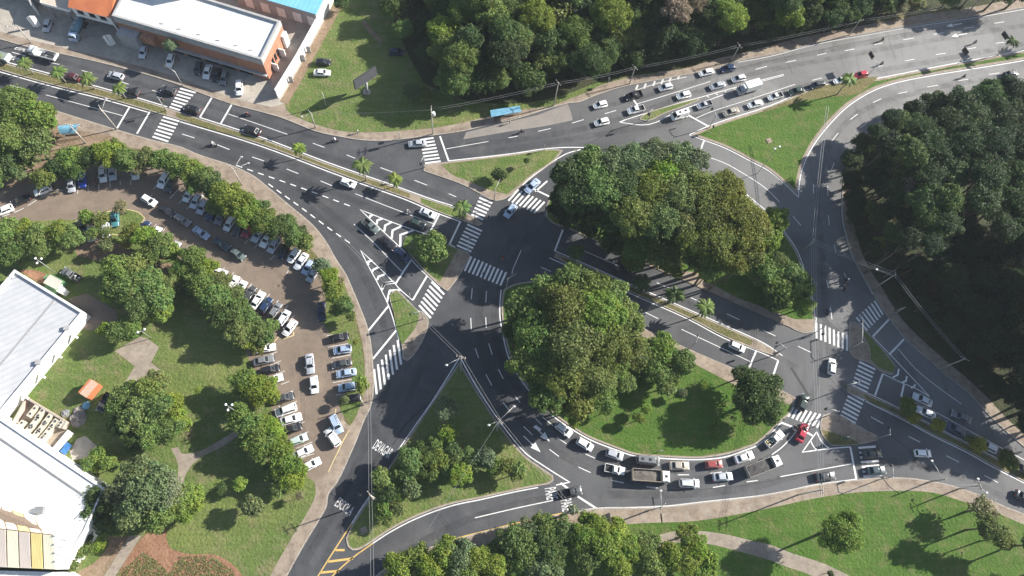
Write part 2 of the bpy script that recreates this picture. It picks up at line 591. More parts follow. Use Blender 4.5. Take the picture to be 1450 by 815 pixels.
Kk = [(470, 900), (500, 850), (533, 815), (551, 802), (575, 790), (610, 775), (656, 761), (730, 742.5), (796, 728), (845, 720.5), (899, 719.5), (939, 718), (1000, 711), (1080, 702), (1156, 687), (1215, 679.5), (1243, 677), (1284, 677), (1315, 681), (1348, 688), (1386, 701), (1424, 718), (1450, 728), (1520, 760), (1640, 815)]
Hh = [(1700, 82), (1450, 125), (1320, 147), (1270, 160), (1235, 180), (1212, 210), (1200, 235), (1194, 262), (1193, 290), (1194, 312), (1199, 335), (1206, 360), (1219, 386), (1232, 409), (1243, 428), (1259, 451), (1282, 480), (1322, 515), (1348, 538), (1373, 558), (1395, 582), (1430, 615), (1460, 640), (1500, 672), (1640, 740)]
slab('pavement', A + [(1700, -420), (-300, -420)], 0, ZK, M['walk'])
slab('pavement', B + [(-300, 900)], 0, ZK, M['walk'])
slab('pavement', Kk + [(1640, 1200), (470, 1200)], 0, ZK, M['walk'])
slab('pavement', Hh + [(2000, 740), (2000, 40)], 0, ZK, M['walk'])

ISL = {
    'F': [(600, 233), (636, 229), (730, 218), (790, 211.5), (797, 213), (790, 222), (784, 228), (751, 251), (738, 263), (716, 281), (700, 284), (681, 275), (656, 262), (600, 242)],
    'G': [(979, 191), (1006, 178.5), (1090, 151), (1156, 124), (1243, 111.5), (1310, 98.5), (1363, 88.5), (1450, 72), (1600, 45), (1600, 56), (1432, 87), (1361, 98.5), (1310, 107), (1271, 115), (1243, 124), (1222, 134), (1199, 149.5), (1175.5, 172), (1154.5, 198), (1139.5, 225), (1131.5, 251), (1129, 274), (1120, 267), (1090, 241), (1064, 227), (1026, 207.5), (1000, 198)],
    'D': [(713, 410), (726, 403), (745, 399), (765, 398), (780, 404), (850, 436), (973, 493), (1049, 526), (1100, 549), (1127, 563), (1119, 584), (1105, 597), (1083, 619), (1070, 629), (1054, 635), (1033, 642), (1000, 647.5), (988, 648.5), (937, 646.5), (899, 643.5), (873, 634.5), (836, 620), (810, 605), (785.5, 587.5), (759.5, 562), (737, 532.5), (722, 504), (714, 470), (710.5, 445), (710.5, 425)],
    'E': [(774, 290), (787, 266), (810, 245), (840, 232), (880, 226), (920, 226), (960, 232), (1006, 248), (1040, 264), (1070, 288), (1088, 304), (1111, 332), (1126, 354), (1138, 386), (1148, 420), (1154, 448), (1152, 470), (1136, 471), (1110, 459), (1040, 428), (968, 396), (900, 366), (830, 335), (800, 322), (784, 317), (773, 307)],
    'C': [(651, 512), (674, 551), (698, 588), (718, 616), (743, 645), (768, 663), (783, 673), (784, 680), (778, 684.5), (761, 688), (730, 694), (679, 705.5), (641, 713), (590, 731), (551, 751), (526, 768), (508, 778), (499, 779), (493, 774), (490, 762), (499, 742), (524, 704), (566, 638)],
    'M': [(570.5, 346), (575, 335), (586, 331.5), (600, 332.5), (637, 347.5), (664, 358), (666, 363), (655, 383), (643, 401), (634, 412), (627, 408), (606, 389), (581, 361)],
    'Q': [(552, 421), (556, 412), (563, 410), (580, 427), (592, 439), (598, 441), (607, 452), (606, 464), (585, 504), (577, 511), (570, 508), (569, 490), (564, 472), (557, 441)],
    'N': [(-200, 30), (0, 87.5), (76, 108), (194, 140.5), (240, 154), (283, 168.5), (370, 196.5), (388, 203), (462, 231.5), (551, 262), (615, 285), (650, 297), (667, 305), (684, 317), (677, 320), (655, 312.5), (615, 297.5), (577, 281), (513, 258), (462, 239), (367, 203.5), (255, 169.5), (209, 156), (143, 137), (76, 120.5), (0, 99), (-200, 40)],
    'O': [(787, 358.5), (840, 380), (888, 402), (975, 440), (1039, 468), (1085, 489), (1104, 501), (1100, 504), (1085, 500), (1026, 476.5), (975, 450), (898, 415.5), (865, 400.5), (816, 379), (784, 364)],
    'P': [(905, 169), (910, 163), (940, 152), (988, 139), (991, 141), (970, 150), (940, 161), (918, 171)],
    'I': [(1203, 456), (1210, 456), (1223, 465), (1234, 477), (1256, 502), (1268, 519), (1263, 531), (1248, 526.5), (1231, 514), (1215, 509), (1205, 502), (1202, 495)],
    'J': [(1198, 547), (1206, 546), (1227, 557.5), (1262, 574), (1302, 594), (1343, 615), (1365, 626), (1400, 644), (1460, 675), (1560, 727), (1560, 738), (1460, 687), (1402, 657), (1370, 639), (1320, 615), (1285, 596), (1259, 583), (1227, 567), (1200, 556)],
    'L': [(1163, 590), (1172, 585), (1190, 588), (1212, 601), (1242, 617), (1242, 623), (1222, 628), (1205, 630), (1178, 631), (1167, 620), (1161, 607)],
}
for k, px in ISL.items():
    slab('traffic_island', px, 0, ZK, M['walk'])
bm = bmesh.new()
for k, px in ISL.items():
    ribbon(bm, offset_loop(wpts(px, 0, True), 0.10), 0.2, ZK + 0.006, True)
for line, side in ((A, 1), (B, -1), (Kk, 1), (Hh, 1)):
    w = wpts(line)
    ribbon(bm, w, 0.26, ZK + 0.006)
tag(bm_obj('kerb', bm, M['kerb']), kind='structure')

SLB = bmesh.new()
srnd = random.Random(4)
for line, off in ((Kk[6:24], -2.2),):
    w = wpts(line)
    acc = 0
    for a, b in zip(w, w[1:]):
        acc += (b - a).length
        if acc < 2.2: continue
        acc = 0
        if srnd.random() < .35: continue
        d = (b - a).normalized()
        n = Vector((-d.y, d.x, 0))
        c = a + n * off
        ribbon(SLB, [c - d * srnd.uniform(.5, 1.0), c + d * srnd.uniform(.5, 1.0)], 1.6 + srnd.uniform(0, .8), ZK + .004)
tag(bm_obj('pavement_slab', SLB, M['path']), kind='structure')
ZG = 0.142


def patch(name, px, mat, lvl=0, inset=0.0, smooth=True):
    return slab(name, px, None, ZG + 0.006 * lvl, M[mat], inset, smooth)


# west campus block and car park
patch('campus_lawn', [(-60, 318), (70, 312), (112, 311), (122, 336), (165, 330), (200, 322), (225, 345), (262, 372), (300, 402), (340, 440), (362, 470), (350, 490), (350, 500), (365, 530), (380, 560), (387, 590), (400, 620), (410, 650), (425, 665), (446, 683), (447, 699), (439, 719), (419, 752), (393, 796), (375, 830), (330, 900), (-200, 900), (-200, 330)], 'grass', 0)
patch('car_park', [(-60, 283), (0, 268), (45, 260), (70, 253), (95, 243), (150, 230), (200, 228), (235, 238), (270, 260), (300, 283), (330, 303), (360, 323), (400, 343), (430, 368), (450, 388), (458, 418), (462, 448), (475, 473), (492, 480), (503, 500), (508, 540), (506, 570), (488, 588), (478, 604), (496, 608), (487, 622), (464, 669), (446, 682), (425, 668), (412, 650), (400, 618), (387, 590), (380, 560), (365, 530), (350, 500), (352, 490), (366, 470), (340, 440), (300, 400), (262, 372), (225, 345), (199, 321), (207, 309), (198, 301), (178, 296), (150, 300), (158, 332), (118, 340), (110, 311), (70, 311), (30, 314), (-60, 322)], 'park', 1)
patch('verge', [(40, 263), (60, 240), (120, 207), (200, 212), (250, 228), (300, 250), (330, 262), (352, 274), (380, 298), (410, 322), (440, 352), (462, 378), (480, 402), (500, 440), (512, 480), (517, 522), (515, 545), (511, 570), (499, 599), (495, 603), (486, 594), (490, 584), (508, 570), (510, 540), (504, 500), (490, 478), (475, 471), (464, 448), (460, 418), (452, 386), (430, 366), (400, 341), (360, 321), (330, 301), (300, 281), (270, 258), (235, 236), (200, 226), (150, 228), (95, 241), (70, 251)], 'dry', 2)
patch('lawn_strip', zt(360, 400, [(375, 0), (500, 0), (540, 130), (562, 230), (590, 330), (612, 480), (608, 560), (595, 660), (545, 780), (480, 720), (470, 650), (530, 600), (545, 500), (520, 330), (490, 285), (420, 290), (380, 200), (400, 90)]), 'grass', 3)
patch('parking_island', [(150, 300), (165, 297), (178, 296), (190, 298), (198, 301), (206, 308.5), (198, 322), (180, 335), (158, 332)], 'grass', 3)
patch('bare_earth', [(-60, 230), (20, 225), (60, 200), (110, 195), (122, 204), (85, 228), (60, 240), (42, 260), (0, 268), (-60, 283)], 'dirt', 0)
patch('bare_earth', [(70, 172), (120, 186), (165, 196), (175, 205), (120, 207), (100, 208), (66, 200)], 'dirt', .5)
patch('loose_earth', [(100, 335), (130, 338), (165, 345), (215, 372), (250, 372), (230, 395), (150, 372), (110, 362)], 'dirt', 1.5)
patch('footpath', zt(0, 400, [(640, 380), (780, 300), (820, 310), (885, 360), (840, 445), (910, 500), (800, 590), (660, 600), (700, 545), (750, 465)]), 'path', 2, smooth=False)
patch('footpath', zt(0, 607, [(950, 110), (990, 100), (1012, 140), (1090, 130), (1260, 40), (1330, -10), (1345, 20), (1250, 90), (1100, 170), (1060, 210), (1030, 260), (1020, 300), (985, 300), (988, 190)]), 'path', 2)
patch('footpath', [(112, 459), (121, 461), (36, 562), (8, 598), (-30, 640), (-30, 615)], 'path', 2, smooth=False)
patch('footpath', [(184, 758), (201, 758), (163, 817), (150, 835), (132, 835), (148, 815)], 'path', 3, smooth=False)
patch('flower_bed', zt(0, 607, [(790, 605), (860, 560), (930, 560), (925, 610), (950, 665), (1050, 695), (1200, 700), (1290, 750), (1345, 815), (1360, 900), (600, 900), (650, 815)]), 'red', 2)
patch('bare_earth', zt(0, 607, [(600, 600), (660, 590), (720, 595), (580, 815), (540, 900), (400, 900), (440, 790), (540, 730), (610, 640)]), 'dirt', 1.5)
patch('service_yard', zt(0, 400, [(380, 90), (480, 60), (640, 150), (660, 200), (530, 265), (430, 250), (440, 160)]), 'park', 2.5)
patch('loose_earth', z9(0, 360, [(250, 210), (420, 200), (600, 250), (640, 330), (560, 400), (440, 330)]), 'red', 2)
patch('concrete_pad', z9(0, 560, [(990, 560), (1100, 515), (1250, 650), (1130, 800), (930, 830), (900, 720)]), 'lot', 2)
patch('yard_floor', z9(0, 560, [(390, 45), (900, 350), (690, 720), (200, 400)]), 'path', 2, smooth=False)
patch('paved_strip', z9(0, 560, [(200, 400), (690, 720), (900, 830), (1000, 900), (700, 900), (-60, 260), (-60, 200)]), 'lot', 1, smooth=False)

# commercial block, vacant lot and wood in the north
patch('forecourt', [(-200, -12), (0, 45), (40, 56), (100, 70), (204, 95), (258, 112), (332, 140), (385, 152), (404, 146), (437, 70), (475, -10), (500, -120), (-300, -120)], 'lot', 0, smooth=False)
patch('vacant_lot', [(476, -20), (470, 12), (428, 92), (403, 147), (408, 158), (430, 170), (449, 177), (487, 186), (520, 187.5), (577, 184.5), (615, 181), (658, 173), (690, 165), (720, 160), (743, 155), (784, 149), (804, 141), (827, 132), (853, 120), (899, 108), (932, 104), (930, 96), (760, 110), (600, 60), (560, -30)], 'grass', 0)
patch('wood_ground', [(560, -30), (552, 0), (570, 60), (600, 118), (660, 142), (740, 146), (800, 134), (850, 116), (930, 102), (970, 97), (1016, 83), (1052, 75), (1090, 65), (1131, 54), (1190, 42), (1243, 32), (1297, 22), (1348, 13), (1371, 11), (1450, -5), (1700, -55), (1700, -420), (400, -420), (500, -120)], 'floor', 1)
patch('dirt_track', [(511, 30), (516, 29), (528, 42), (541, 58), (539, 62), (524, 49)], 'dirt', 2)
patch('dry_verge', zt(1080, 0, [(560, 130), (640, 95), (760, 70), (870, 60), (1050, 50), (1140, 48), (900, 78), (640, 126)]), 'dry', 3)
# east wood
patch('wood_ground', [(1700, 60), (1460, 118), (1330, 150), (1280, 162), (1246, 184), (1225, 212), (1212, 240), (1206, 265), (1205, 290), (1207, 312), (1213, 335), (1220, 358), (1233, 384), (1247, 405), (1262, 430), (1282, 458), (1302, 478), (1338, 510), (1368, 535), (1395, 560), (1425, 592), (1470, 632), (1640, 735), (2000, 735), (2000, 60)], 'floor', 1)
# park in the south-east
patch('park_lawn', [(560, 860), (600, 820), (700, 780), (790, 757), (888, 742), (988, 737), (1090, 719), (1156, 705), (1208, 697.5), (1284, 695), (1322, 697.5), (1360, 709), (1405, 724), (1450, 743), (1640, 835), (1640, 1200), (560, 1200)], 'lawn', 0)
patch('footpath', [(905, 768), (924, 760), (962, 751), (996, 752), (1030, 757), (1059, 764), (1090, 771), (1121, 783), (1164, 797), (1202, 815), (1260, 850), (1210, 860), (1149, 815), (1113, 802), (1090, 793), (1044, 780), (1003, 770), (960, 768), (920, 778)], 'path', 1)
# grass on the islands
patch('island_grass', [(625, 233), (640, 231), (730, 220), (786, 213), (792, 215), (783, 226), (750, 249), (736, 261), (718, 275), (706, 272), (690, 268), (662, 256), (640, 247)], 'grass', 0)
patch('island_grass', ISL['G'], 'lawn', 0, 0.7)
patch('island_dirt', zt(1080, 0, [(0, 610), (150, 555), (300, 490), (470, 440), (640, 425), (600, 470), (520, 520), (300, 545), (120, 590), (0, 625)]), 'dry', 1)
patch('island_grass', ISL['D'], 'lawn', 0, 0.42)
patch('footpath', [(905, 463), (973, 494), (1049, 527), (1098, 549), (1126, 563), (1121, 574), (1095, 566), (1040, 545), (973, 510), (905, 480)], 'walk', 2, smooth=False)
patch('island_grass', ISL['E'], 'lawn', 0, 0.42)
patch('footpath', [(880, 360), (968, 397), (1040, 429), (1110, 460), (1136, 470), (1150, 468), (1152, 452), (1125, 452), (1040, 420), (1000, 398), (985, 385), (960, 384), (880, 350)], 'walk', 2, smooth=False)
patch('island_grass', ISL['C'], 'grass', 0, 0.4)
patch('island_grass', zt(360, 200, [(825, 585), (835, 540), (870, 512), (920, 515), (1080, 580), (1130, 600), (1080, 690), (1030, 780), (960, 725), (900, 660)]), 'grass', 0)
patch('island_grass', zt(360, 400, [(752, 68), (790, 45), (915, 165), (905, 230), (820, 345), (800, 290), (772, 160)]), 'grass', 0)
patch('median_grass', [(-200, 31.5), (0, 89), (76, 109.5), (194, 142), (236, 154.5), (236, 163), (209, 154.5), (143, 135.5), (76, 119), (0, 97.5), (-200, 38.5)], 'dry', 0)
patch('median_grass', [(250, 159), (283, 170), (370, 198), (388, 204.5), (462, 233), (551, 263.5), (580, 274), (580, 280.5), (577, 279.5), (513, 256.5), (462, 237.5), (367, 202), (255, 168), (250, 165)], 'dry', 0)
patch('median_grass', [(595, 280), (615, 286.5), (650, 298.5), (662, 305), (656, 311), (640, 306), (615, 296), (597, 287)], 'grass', 0)
patch('median_grass', [(793, 362), (840, 382), (888, 404), (975, 442), (1039, 470), (1066, 482), (1062, 489), (1026, 475), (975, 448), (898, 414), (865, 399), (800, 370)], 'dry', 0)
patch('island_grass', ISL['P'], 'grass', 0, 0.25)
patch('island_grass', zt(1080, 400, [(540, 260), (570, 275), (610, 315), (690, 410), (735, 470), (720, 500), (660, 478), (600, 430), (590, 350)]), 'grass', 0)
patch('median_grass', [(1222, 557), (1262, 576), (1302, 596), (1343, 617), (1365, 628), (1400, 646), (1460, 677), (1560, 729), (1560, 736), (1460, 685), (1402, 655), (1370, 637), (1320, 613), (1285, 594), (1259, 581), (1226, 565)], 'dry', 0)
patch('island_grass', [(1163, 609), (1170, 610), (1180, 613), (1205, 621), (1217, 628), (1205, 629.5), (1178, 630), (1168, 620)], 'dry', 0)

# ---------------------------------------------------------------- road markings
ZM = 0.018
SL = bmesh.new()
for px, wd in (([(-100, 100), (60, 132), (170, 170), (260, 200), (370, 237), (460, 268), (560, 306), (640, 335)], 1.5), ([(-100, 78), (60, 113), (170, 148), (260, 181), (370, 216), (460, 249), (560, 283), (640, 312)], 1.5),
               ([(-100, 55), (60, 96), (170, 128), (260, 155), (370, 192), (460, 221), (560, 252), (660, 288)], 1.5), ([(-100, 42), (60, 80), (170, 110), (260, 138), (370, 172), (450, 196)], 1.3),
               ([(420, 265), (480, 310), (540, 365), (585, 425)], 1.6), ([(440, 295), (490, 350), (525, 410), (545, 470), (548, 540), (530, 600), (490, 690), (430, 800)], 1.7), ([(610, 490), (580, 560), (540, 640), (490, 730), (450, 810)], 1.5),
               ([(730, 330), (690, 400), (678, 450), (690, 520), (735, 590), (790, 640), (860, 672), (940, 682), (1020, 674), (1080, 655), (1120, 620)], 1.6), ([(750, 330), (715, 390), (700, 440), (712, 510), (755, 575), (810, 622), (880, 650), (960, 660), (1030, 655), (1090, 632)], 1.6),
               ([(860, 700), (960, 700), (1060, 690), (1160, 665), (1250, 652), (1330, 665), (1440, 712)], 1.6), ([(1250, 660), (1220, 590), (1180, 520), (1168, 440), (1165, 360), (1158, 280), (1172, 210), (1215, 160), (1300, 130), (1440, 104)], 1.6), ([(1140, 590), (1160, 520), (1155, 440)], 1.4),
               ([(660, 205), (760, 194), (850, 176), (960, 140), (1060, 106), (1180, 82), (1300, 60), (1450, 36)], 1.6), ([(700, 215), (850, 190), (960, 172), (1060, 144), (1180, 112), (1300, 90), (1450, 62)], 1.6), ([(850, 152), (950, 126), (1050, 96), (1200, 66), (1400, 28)], 1.5),
               ([(1130, 520), (1050, 482), (960, 440), (860, 395), (780, 365)], 1.4), ([(1100, 480), (1000, 440), (900, 395), (820, 350)], 1.4), ([(560, 790), (640, 745), (740, 712), (830, 700)], 1.5)):
    w = wpts(px)
    ribbon(SL, w, wd, .0125)
tag(bm_obj('tyre_track', SL, M['stain']), kind='structure')

CR = bmesh.new()
for px, wd in (([(1104, 60), (1112, 84), (1122, 103)], .12), ([(900, 175), (860, 190), (830, 205)], .15), ([(1010, 105), (1090, 86), (1180, 66), (1290, 45)], .12), ([(620, 560), (575, 600), (556, 630)], .5), ([(600, 470), (560, 560), (520, 640)], .12),
               ([(1160, 520), (1215, 575), (1290, 640)], .12), ([(860, 690), (960, 694), (1060, 686), (1150, 668)], .12), ([(330, 225), (420, 262), (500, 300)], .1), ([(1300, 640), (1290, 665)], .8), ([(545, 225), (575, 205), (600, 215)], .12), ([(1120, 520), (1145, 560)], .6), ([(680, 440), (690, 470)], .7)):
    ribbon(CR, wpts(px), wd, .0145)
tag(bm_obj('asphalt_seam', CR, M['seam']), kind='structure')
WL = bmesh.new()      # continuous lines
for px, wd in (
    ([(-200, 28), (0, 85), (76.5, 105.5), (194, 138), (237, 151)], .25),
    ([(283, 166), (370, 194), (388, 200.5), (462, 229), (551, 260), (615, 283), (648, 294), (662, 302)], .25),
    ([(-200, 44), (0, 101.5), (76.5, 123), (143, 139.5), (209, 158.5)], .25),
    ([(255, 172), (367, 206), (462, 241.5), (513, 260.5), (577, 283.5), (615, 300), (653, 314)], .25),
    ([(65, 134), (173.5, 163.5)], .15), ([(323, 161), (370, 177), (407, 190)], .15),
    ([(503, 274), (544, 290), (613.7, 316.5)], .15),
    ([(501, 317), (533, 347), (564.6, 380), (569, 384)], .15),
    ([(632, 210.5), (691.6, 200)], .15),
    ([(635.5, 227.5), (730, 216.6), (771, 210.5), (800, 208.5), (827, 208.5)], .25),
    ([(822, 211.5), (803, 217), (784, 228), (767, 240), (748, 254.5), (740, 262)], .25),
    ([(720, 283), (727, 275), (734, 268)], .2),
    # west hatched triangles
    ([(606.5, 332.5), (557, 315), (509.8, 296.4), (539, 324), (570.6, 354), (594, 380), (605, 390), (623, 408)], .2),
    ([(584.5, 425), (565, 408), (559, 401), (510.5, 354), (521, 375), (538.6, 408), (550, 432), (561.5, 467.6), (565, 482)], .2),
    ([(635, 344.5), (644.5, 349.5)], .2),
    # north-east avenue
    ([(885, 169.5), (907, 162.5), (960, 146), (990, 138), (1054, 119.7)], .2), ([(877, 173), (885, 169.5)], .3),
    ([(877, 173), (919, 176), (960, 157), (977, 151), (1028.4, 132.4)], .2),
    ([(901.7, 147), (960, 129.5), (1006, 115)], .15), ([(1054, 119.7), (1075, 114), (1109.6, 105)], .18), ([(1056, 121.4), (1080, 114.6), (1110, 106.6)], .14),
    ([(985, 167.5), (1003, 159.4), (1060, 141), (1120, 121), (1126, 119)], .15),
    ([(976, 190.5), (1006, 177), (1090, 149.5), (1156, 122.5), (1243, 110.3), (1310, 97.3), (1363, 87.3), (1450, 70.8), (1600, 43)], .22),
    ([(1600, 58), (1432, 88.5), (1361, 100), (1310, 108.5), (1271, 116.5), (1243, 125.5), (1223, 135.5), (1200, 151), (1177, 173.5), (1156, 199.5), (1141, 226), (1133, 251.5), (1130.5, 279), (1120, 268.5), (1090, 242.5), (1064, 228.5), (1026, 209), (1000, 199.3), (976, 190.5)], .24),
    ([(990, 218), (1026, 230.6), (1052, 245), (1077, 261), (1090, 271.5), (1104, 286)], .18),
    ([(1006, 246), (1040, 262), (1071, 286.5), (1090, 303), (1113, 331), (1128, 353), (1140, 385), (1150, 420), (1155, 450)], .22),
    ([(1197, 240), (1192, 276.5), (1193, 310), (1197, 330), (1205, 358), (1218, 384), (1236, 417)], .2),
    ([(1320, 148), (1271, 160.5), (1236, 180), (1212, 209), (1200, 232)], .2),
    # ring
    ([(652, 506), (675, 548), (700, 585.5), (720, 613), (745, 642), (771, 660), (788, 671), (806.7, 682.5), (787.6, 686.5)], .24),
    ([(651, 506), (610, 571), (584.5, 607), (564, 637)], .24), ([(523, 703), (510, 722), (498, 741)], .24),
    ([(709.5, 410), (708, 428), (708, 448), (711.5, 470), (720, 505), (735, 533.5), (758, 563.5), (784, 589.5), (809, 607), (835, 622), (873, 637), (899, 645.5), (937, 648.7), (988, 650.5), (1026, 647), (1055, 637.5), (1072, 630.5), (1084, 621), (1106, 598.5)], .26),
    ([(528, 769), (551, 754), (589.6, 734), (641, 715.5), (679, 707.5), (730, 696), (762, 690)], .22),
    ([(672.5, 733), (730, 719.5), (784, 708)], .18),
    ([(822, 723), (845, 719.5), (899, 718.3), (939, 716.7), (1000, 710), (1090, 699.5), (1156, 686), (1213, 678.3)], .22),
    ([(1129, 609), (1118, 622), (1106, 634), (1093, 643.5)], .2), ([(1105, 674.6), (1206, 656.5)], .18),
    ([(1156.5, 611), (1136, 640), (1174.4, 635), (1204, 632.5)], .24), ([(1156.5, 611), (1161, 621), (1167, 629), (1174.4, 635)], .24), ([(1148, 624), (1152, 632), (1158, 638)], .24),
    # east-west avenue through the ring
    ([(785.5, 355), (808, 364.6), (840, 378.5), (888, 400), (975, 438), (1039, 466), (1085, 487.5), (1108, 503.5)], .22),
    ([(778, 365), (816, 381.5), (865, 402.6), (898.6, 418), (975, 452), (1026, 479), (1080, 500), (1102, 510)], .22),
    ([(766, 378), (780, 384)], .15), ([(827, 355), (877, 376.5)], .15), ([(965, 466), (1062, 511.5)], .15),
    ([(725, 388), (726, 382), (731, 370), (738, 354)], .15),
    # south-east arms
    ([(1236, 476.5), (1275, 517), (1317, 562)], .2), ([(1250, 529), (1276.5, 541.6), (1299, 551), (1317, 562)], .2),
    ([(1271, 493), (1297, 522.5), (1325, 545.5), (1361, 571.5)], .15),
    ([(1276, 561), (1316.5, 579), (1386, 617), (1460, 656)], .15),
    ([(1228, 556), (1262, 572), (1302, 592.3), (1343, 613.4), (1365, 624.4), (1400, 642.5), (1460, 673)], .2),
    ([(1226, 568), (1259, 584.3), (1285, 597.5), (1320, 616.5), (1370, 641), (1402, 659), (1450, 683.5), (1560, 741)], .24),
    ([(1156, 449), (1154, 470)], .2), ([(1236, 145), (1225, 150), (1214, 160)], .01),
): ribbon(WL, wpts(px), wd, ZM)
tag(bm_obj('lane_line', WL, M['white']), kind='structure')

DL = bmesh.new()      # dashes


def dash(a, b, wd=.17):
    ribbon(DL, [P(*a), P(*b)], wd, ZM)


def dashes(px, on, off, wd=.2):
    w = wpts(px)
    seg, s, draw = [w[0]], 0.0, True
    for a, b in zip(w, w[1:]):
        L = (b - a).length
        t = 0.0
        while L - t > 1e-6:
            lim = (on if draw else off) - s
            if t + lim <= L:
                t += lim
                s = 0.0
                p = a.lerp(b, t / L)
                if draw:
                    seg.append(p)
                    ribbon(DL, seg, wd, ZM)
                seg = [p]
                draw = not draw
            else:
                s += L - t
                t = L
                if draw: seg.append(b)


dashes([(335, 234), (361, 243), (430, 267), (504, 294.5)], 1.5, 1.35, .24)
dashes([(380, 260), (402, 276), (427, 294), (451, 312), (470, 326), (487, 338), (507, 352)], 1.5, 1.2, .26)
for a in ((14, 120, 32, 125), (70, 88, 84, 91), (116, 99.5, 130, 103), (170, 115, 182, 119), (215.6, 127.5, 227, 131), (17, 73.5, 36, 79),
          (443, 202.5, 459.5, 208.5), (491, 219, 503, 224), (538.6, 237, 556.5, 243.5), (587, 255, 605, 262), (635.5, 274, 646, 278.5),
          (258, 189.5, 275.5, 195), (307.5, 204.6, 325, 211.5), (357, 222, 374, 227.6), (406, 239, 422.5, 245.5), (454, 256, 471, 263),
          (856.5, 160.7, 872.5, 156), (810, 174, 826.6, 169), (762, 185.7, 780, 181.6), (720, 195, 733, 192.3),
          (1070, 98, 1086, 93.5), (1113, 88, 1127, 85), (1157, 78, 1170, 75), (1196, 71.5, 1210, 69), (1238, 63, 1250, 60.5), (1279, 56, 1294, 53.6), (1322, 48.5, 1337, 46), (1364.5, 40, 1379, 38), (1408, 32.7, 1422, 30.6),
          (1150, 113.5, 1163.7, 110), (1281.5, 86, 1295, 83.4), (1325, 77, 1339, 75), (1368, 69.4, 1382, 67), (1410, 61, 1422, 59.5), (1237, 95, 1250, 92.5),
          (1236, 145, 1248, 139.5), (1204, 169, 1214.5, 161), (1178, 199, 1187, 188), (1218, 181, 1227, 174), (1272.6, 132, 1285, 129.6), (1313, 123, 1328, 120.4), (1357, 114, 1371, 112), (1400.7, 105, 1415, 103),
          (1181.5, 230, 1177.4, 240), (1152, 260, 1152, 273.5), (1172, 264, 1172, 277), (1173, 304.6, 1174.4, 318.6), (1123, 306, 1134, 319), (1181, 346, 1184, 357.7), (1195, 386, 1201, 398.5), (1170.5, 396, 1173, 407), (1176, 434, 1178, 452),
          (1130, 490, 1149, 499), (1080, 467, 1098, 475.5), (1233, 590, 1250.5, 599.6), (1286.6, 617.7, 1303, 626), (1340, 645, 1358, 654), (1394, 673, 1413, 683),
          (978, 421, 993, 428), (1029, 444, 1047, 452.5), (914, 442, 932, 451), (930, 400, 948, 408),
          (789, 619, 802, 628), (826, 641, 842.4, 648.6), (859.5, 656, 887, 663), (904, 664, 916, 666), (960, 672, 976, 672), (1006, 670, 1022, 668),
          (778, 636, 791.4, 646), (819, 661, 836.6, 669), (866.7, 680, 883, 683.5), (915, 689, 931, 690.5), (1009.5, 690, 1026.6, 687), (1057, 682, 1073, 680),
          (729, 560, 736.6, 570), (712.4, 569.6, 722, 582), (757, 591, 767, 601), (741.4, 603.4, 754, 615.6), (768, 590, 784, 603),
          (673, 493, 677.6, 506.5), (692, 486, 697, 502), (705.5, 522.4, 712.6, 536), (688, 529.6, 696.5, 545.6),
          (668.7, 407.6, 667.4, 423.5), (689, 411.5, 687.8, 428), (666.6, 450, 667.4, 467), (687.8, 449, 688.6, 464)):
    dash(a[:2], a[2:])
tag(bm_obj('lane_dash', DL, M['white']), kind='structure')

BL = bmesh.new()      # stop lines and hatching bars
for a in ((184, 150.5, 166, 181), (212, 158, 194, 189), (300, 138, 283, 166), (328, 148, 312.5, 175), (623, 192.6, 635.5, 228),
          (582, 368, 560, 401.6), (605, 390, 584.6, 424.5), (622.5, 302, 607.6, 331), (652, 313, 637, 344.6),
          (550, 433, 522, 467.6), (561, 467.6, 528, 508), (897, 141, 903, 149.5), (975, 163, 1003, 178.6), (997, 198.5, 988, 223),
          (797, 325, 785.5, 355), (1258.6, 452, 1235.6, 476.5), (1280, 480, 1259, 502), (1250, 529, 1239, 559.5), (1280, 544, 1276, 561),
          (1102, 510, 1095, 531), (1071, 496, 1060.6, 521), (794, 683.5, 805.5, 692.5), (818, 702.6, 845, 720), (1204, 632.5, 1212.6, 678.5),
          (1106, 598, 1127, 606), (1141, 611, 1151, 617), (743.5, 261.5, 781, 279.5), (758, 271, 775, 256)):
    ribbon(BL, [P(*a[:2]), P(*a[2:])], .42, ZM + .004)
for pts in ([(255, 130), (222, 138), (212, 165)], [(380, 172), (312, 197), (300, 250)], [(500, 217), (412, 262), (400, 340)], [(630, 268), (507, 325), (495, 430)], [(775, 325), (607, 382), (605, 560)]):
    ribbon(BL, wpts(z9(500, 290, pts), smooth=False), .5, ZM + .004)
for pts in ([(655, 660), (632, 668), (632, 685)], [(685, 700), (660, 712), (655, 725)], [(725, 738), (690, 750), (682, 770)], [(775, 778), (722, 788), (710, 812)]):
    ribbon(BL, wpts(zt(360, 200, pts), smooth=False), .5, ZM + .004)
for pts in ([(780, 0), (722, 5), (708, 42)], [(815, 40), (752, 44), (737, 105)]):
    ribbon(BL, wpts(zt(360, 400, pts), smooth=False), .5, ZM + .004)
for pts in ([(755, 478), (750, 510), (722, 526)], [(800, 518), (795, 545), (772, 554)], [(848, 565), (836, 580), (822, 582)]):
    ribbon(BL, wpts(zt(1080, 400, pts), smooth=False), .4, ZM + .004)
tag(bm_obj('stop_line', BL, M['white']), kind='structure')
BL = bmesh.new()
for pts in ([(360, 590), (400, 612)], [(470, 552), (512, 582)], [(590, 520), (616, 547)], [(700, 490), (742, 512)]):
    ribbon(BL, wpts(z9(960, 70, pts), smooth=False), .3, ZM + .004)
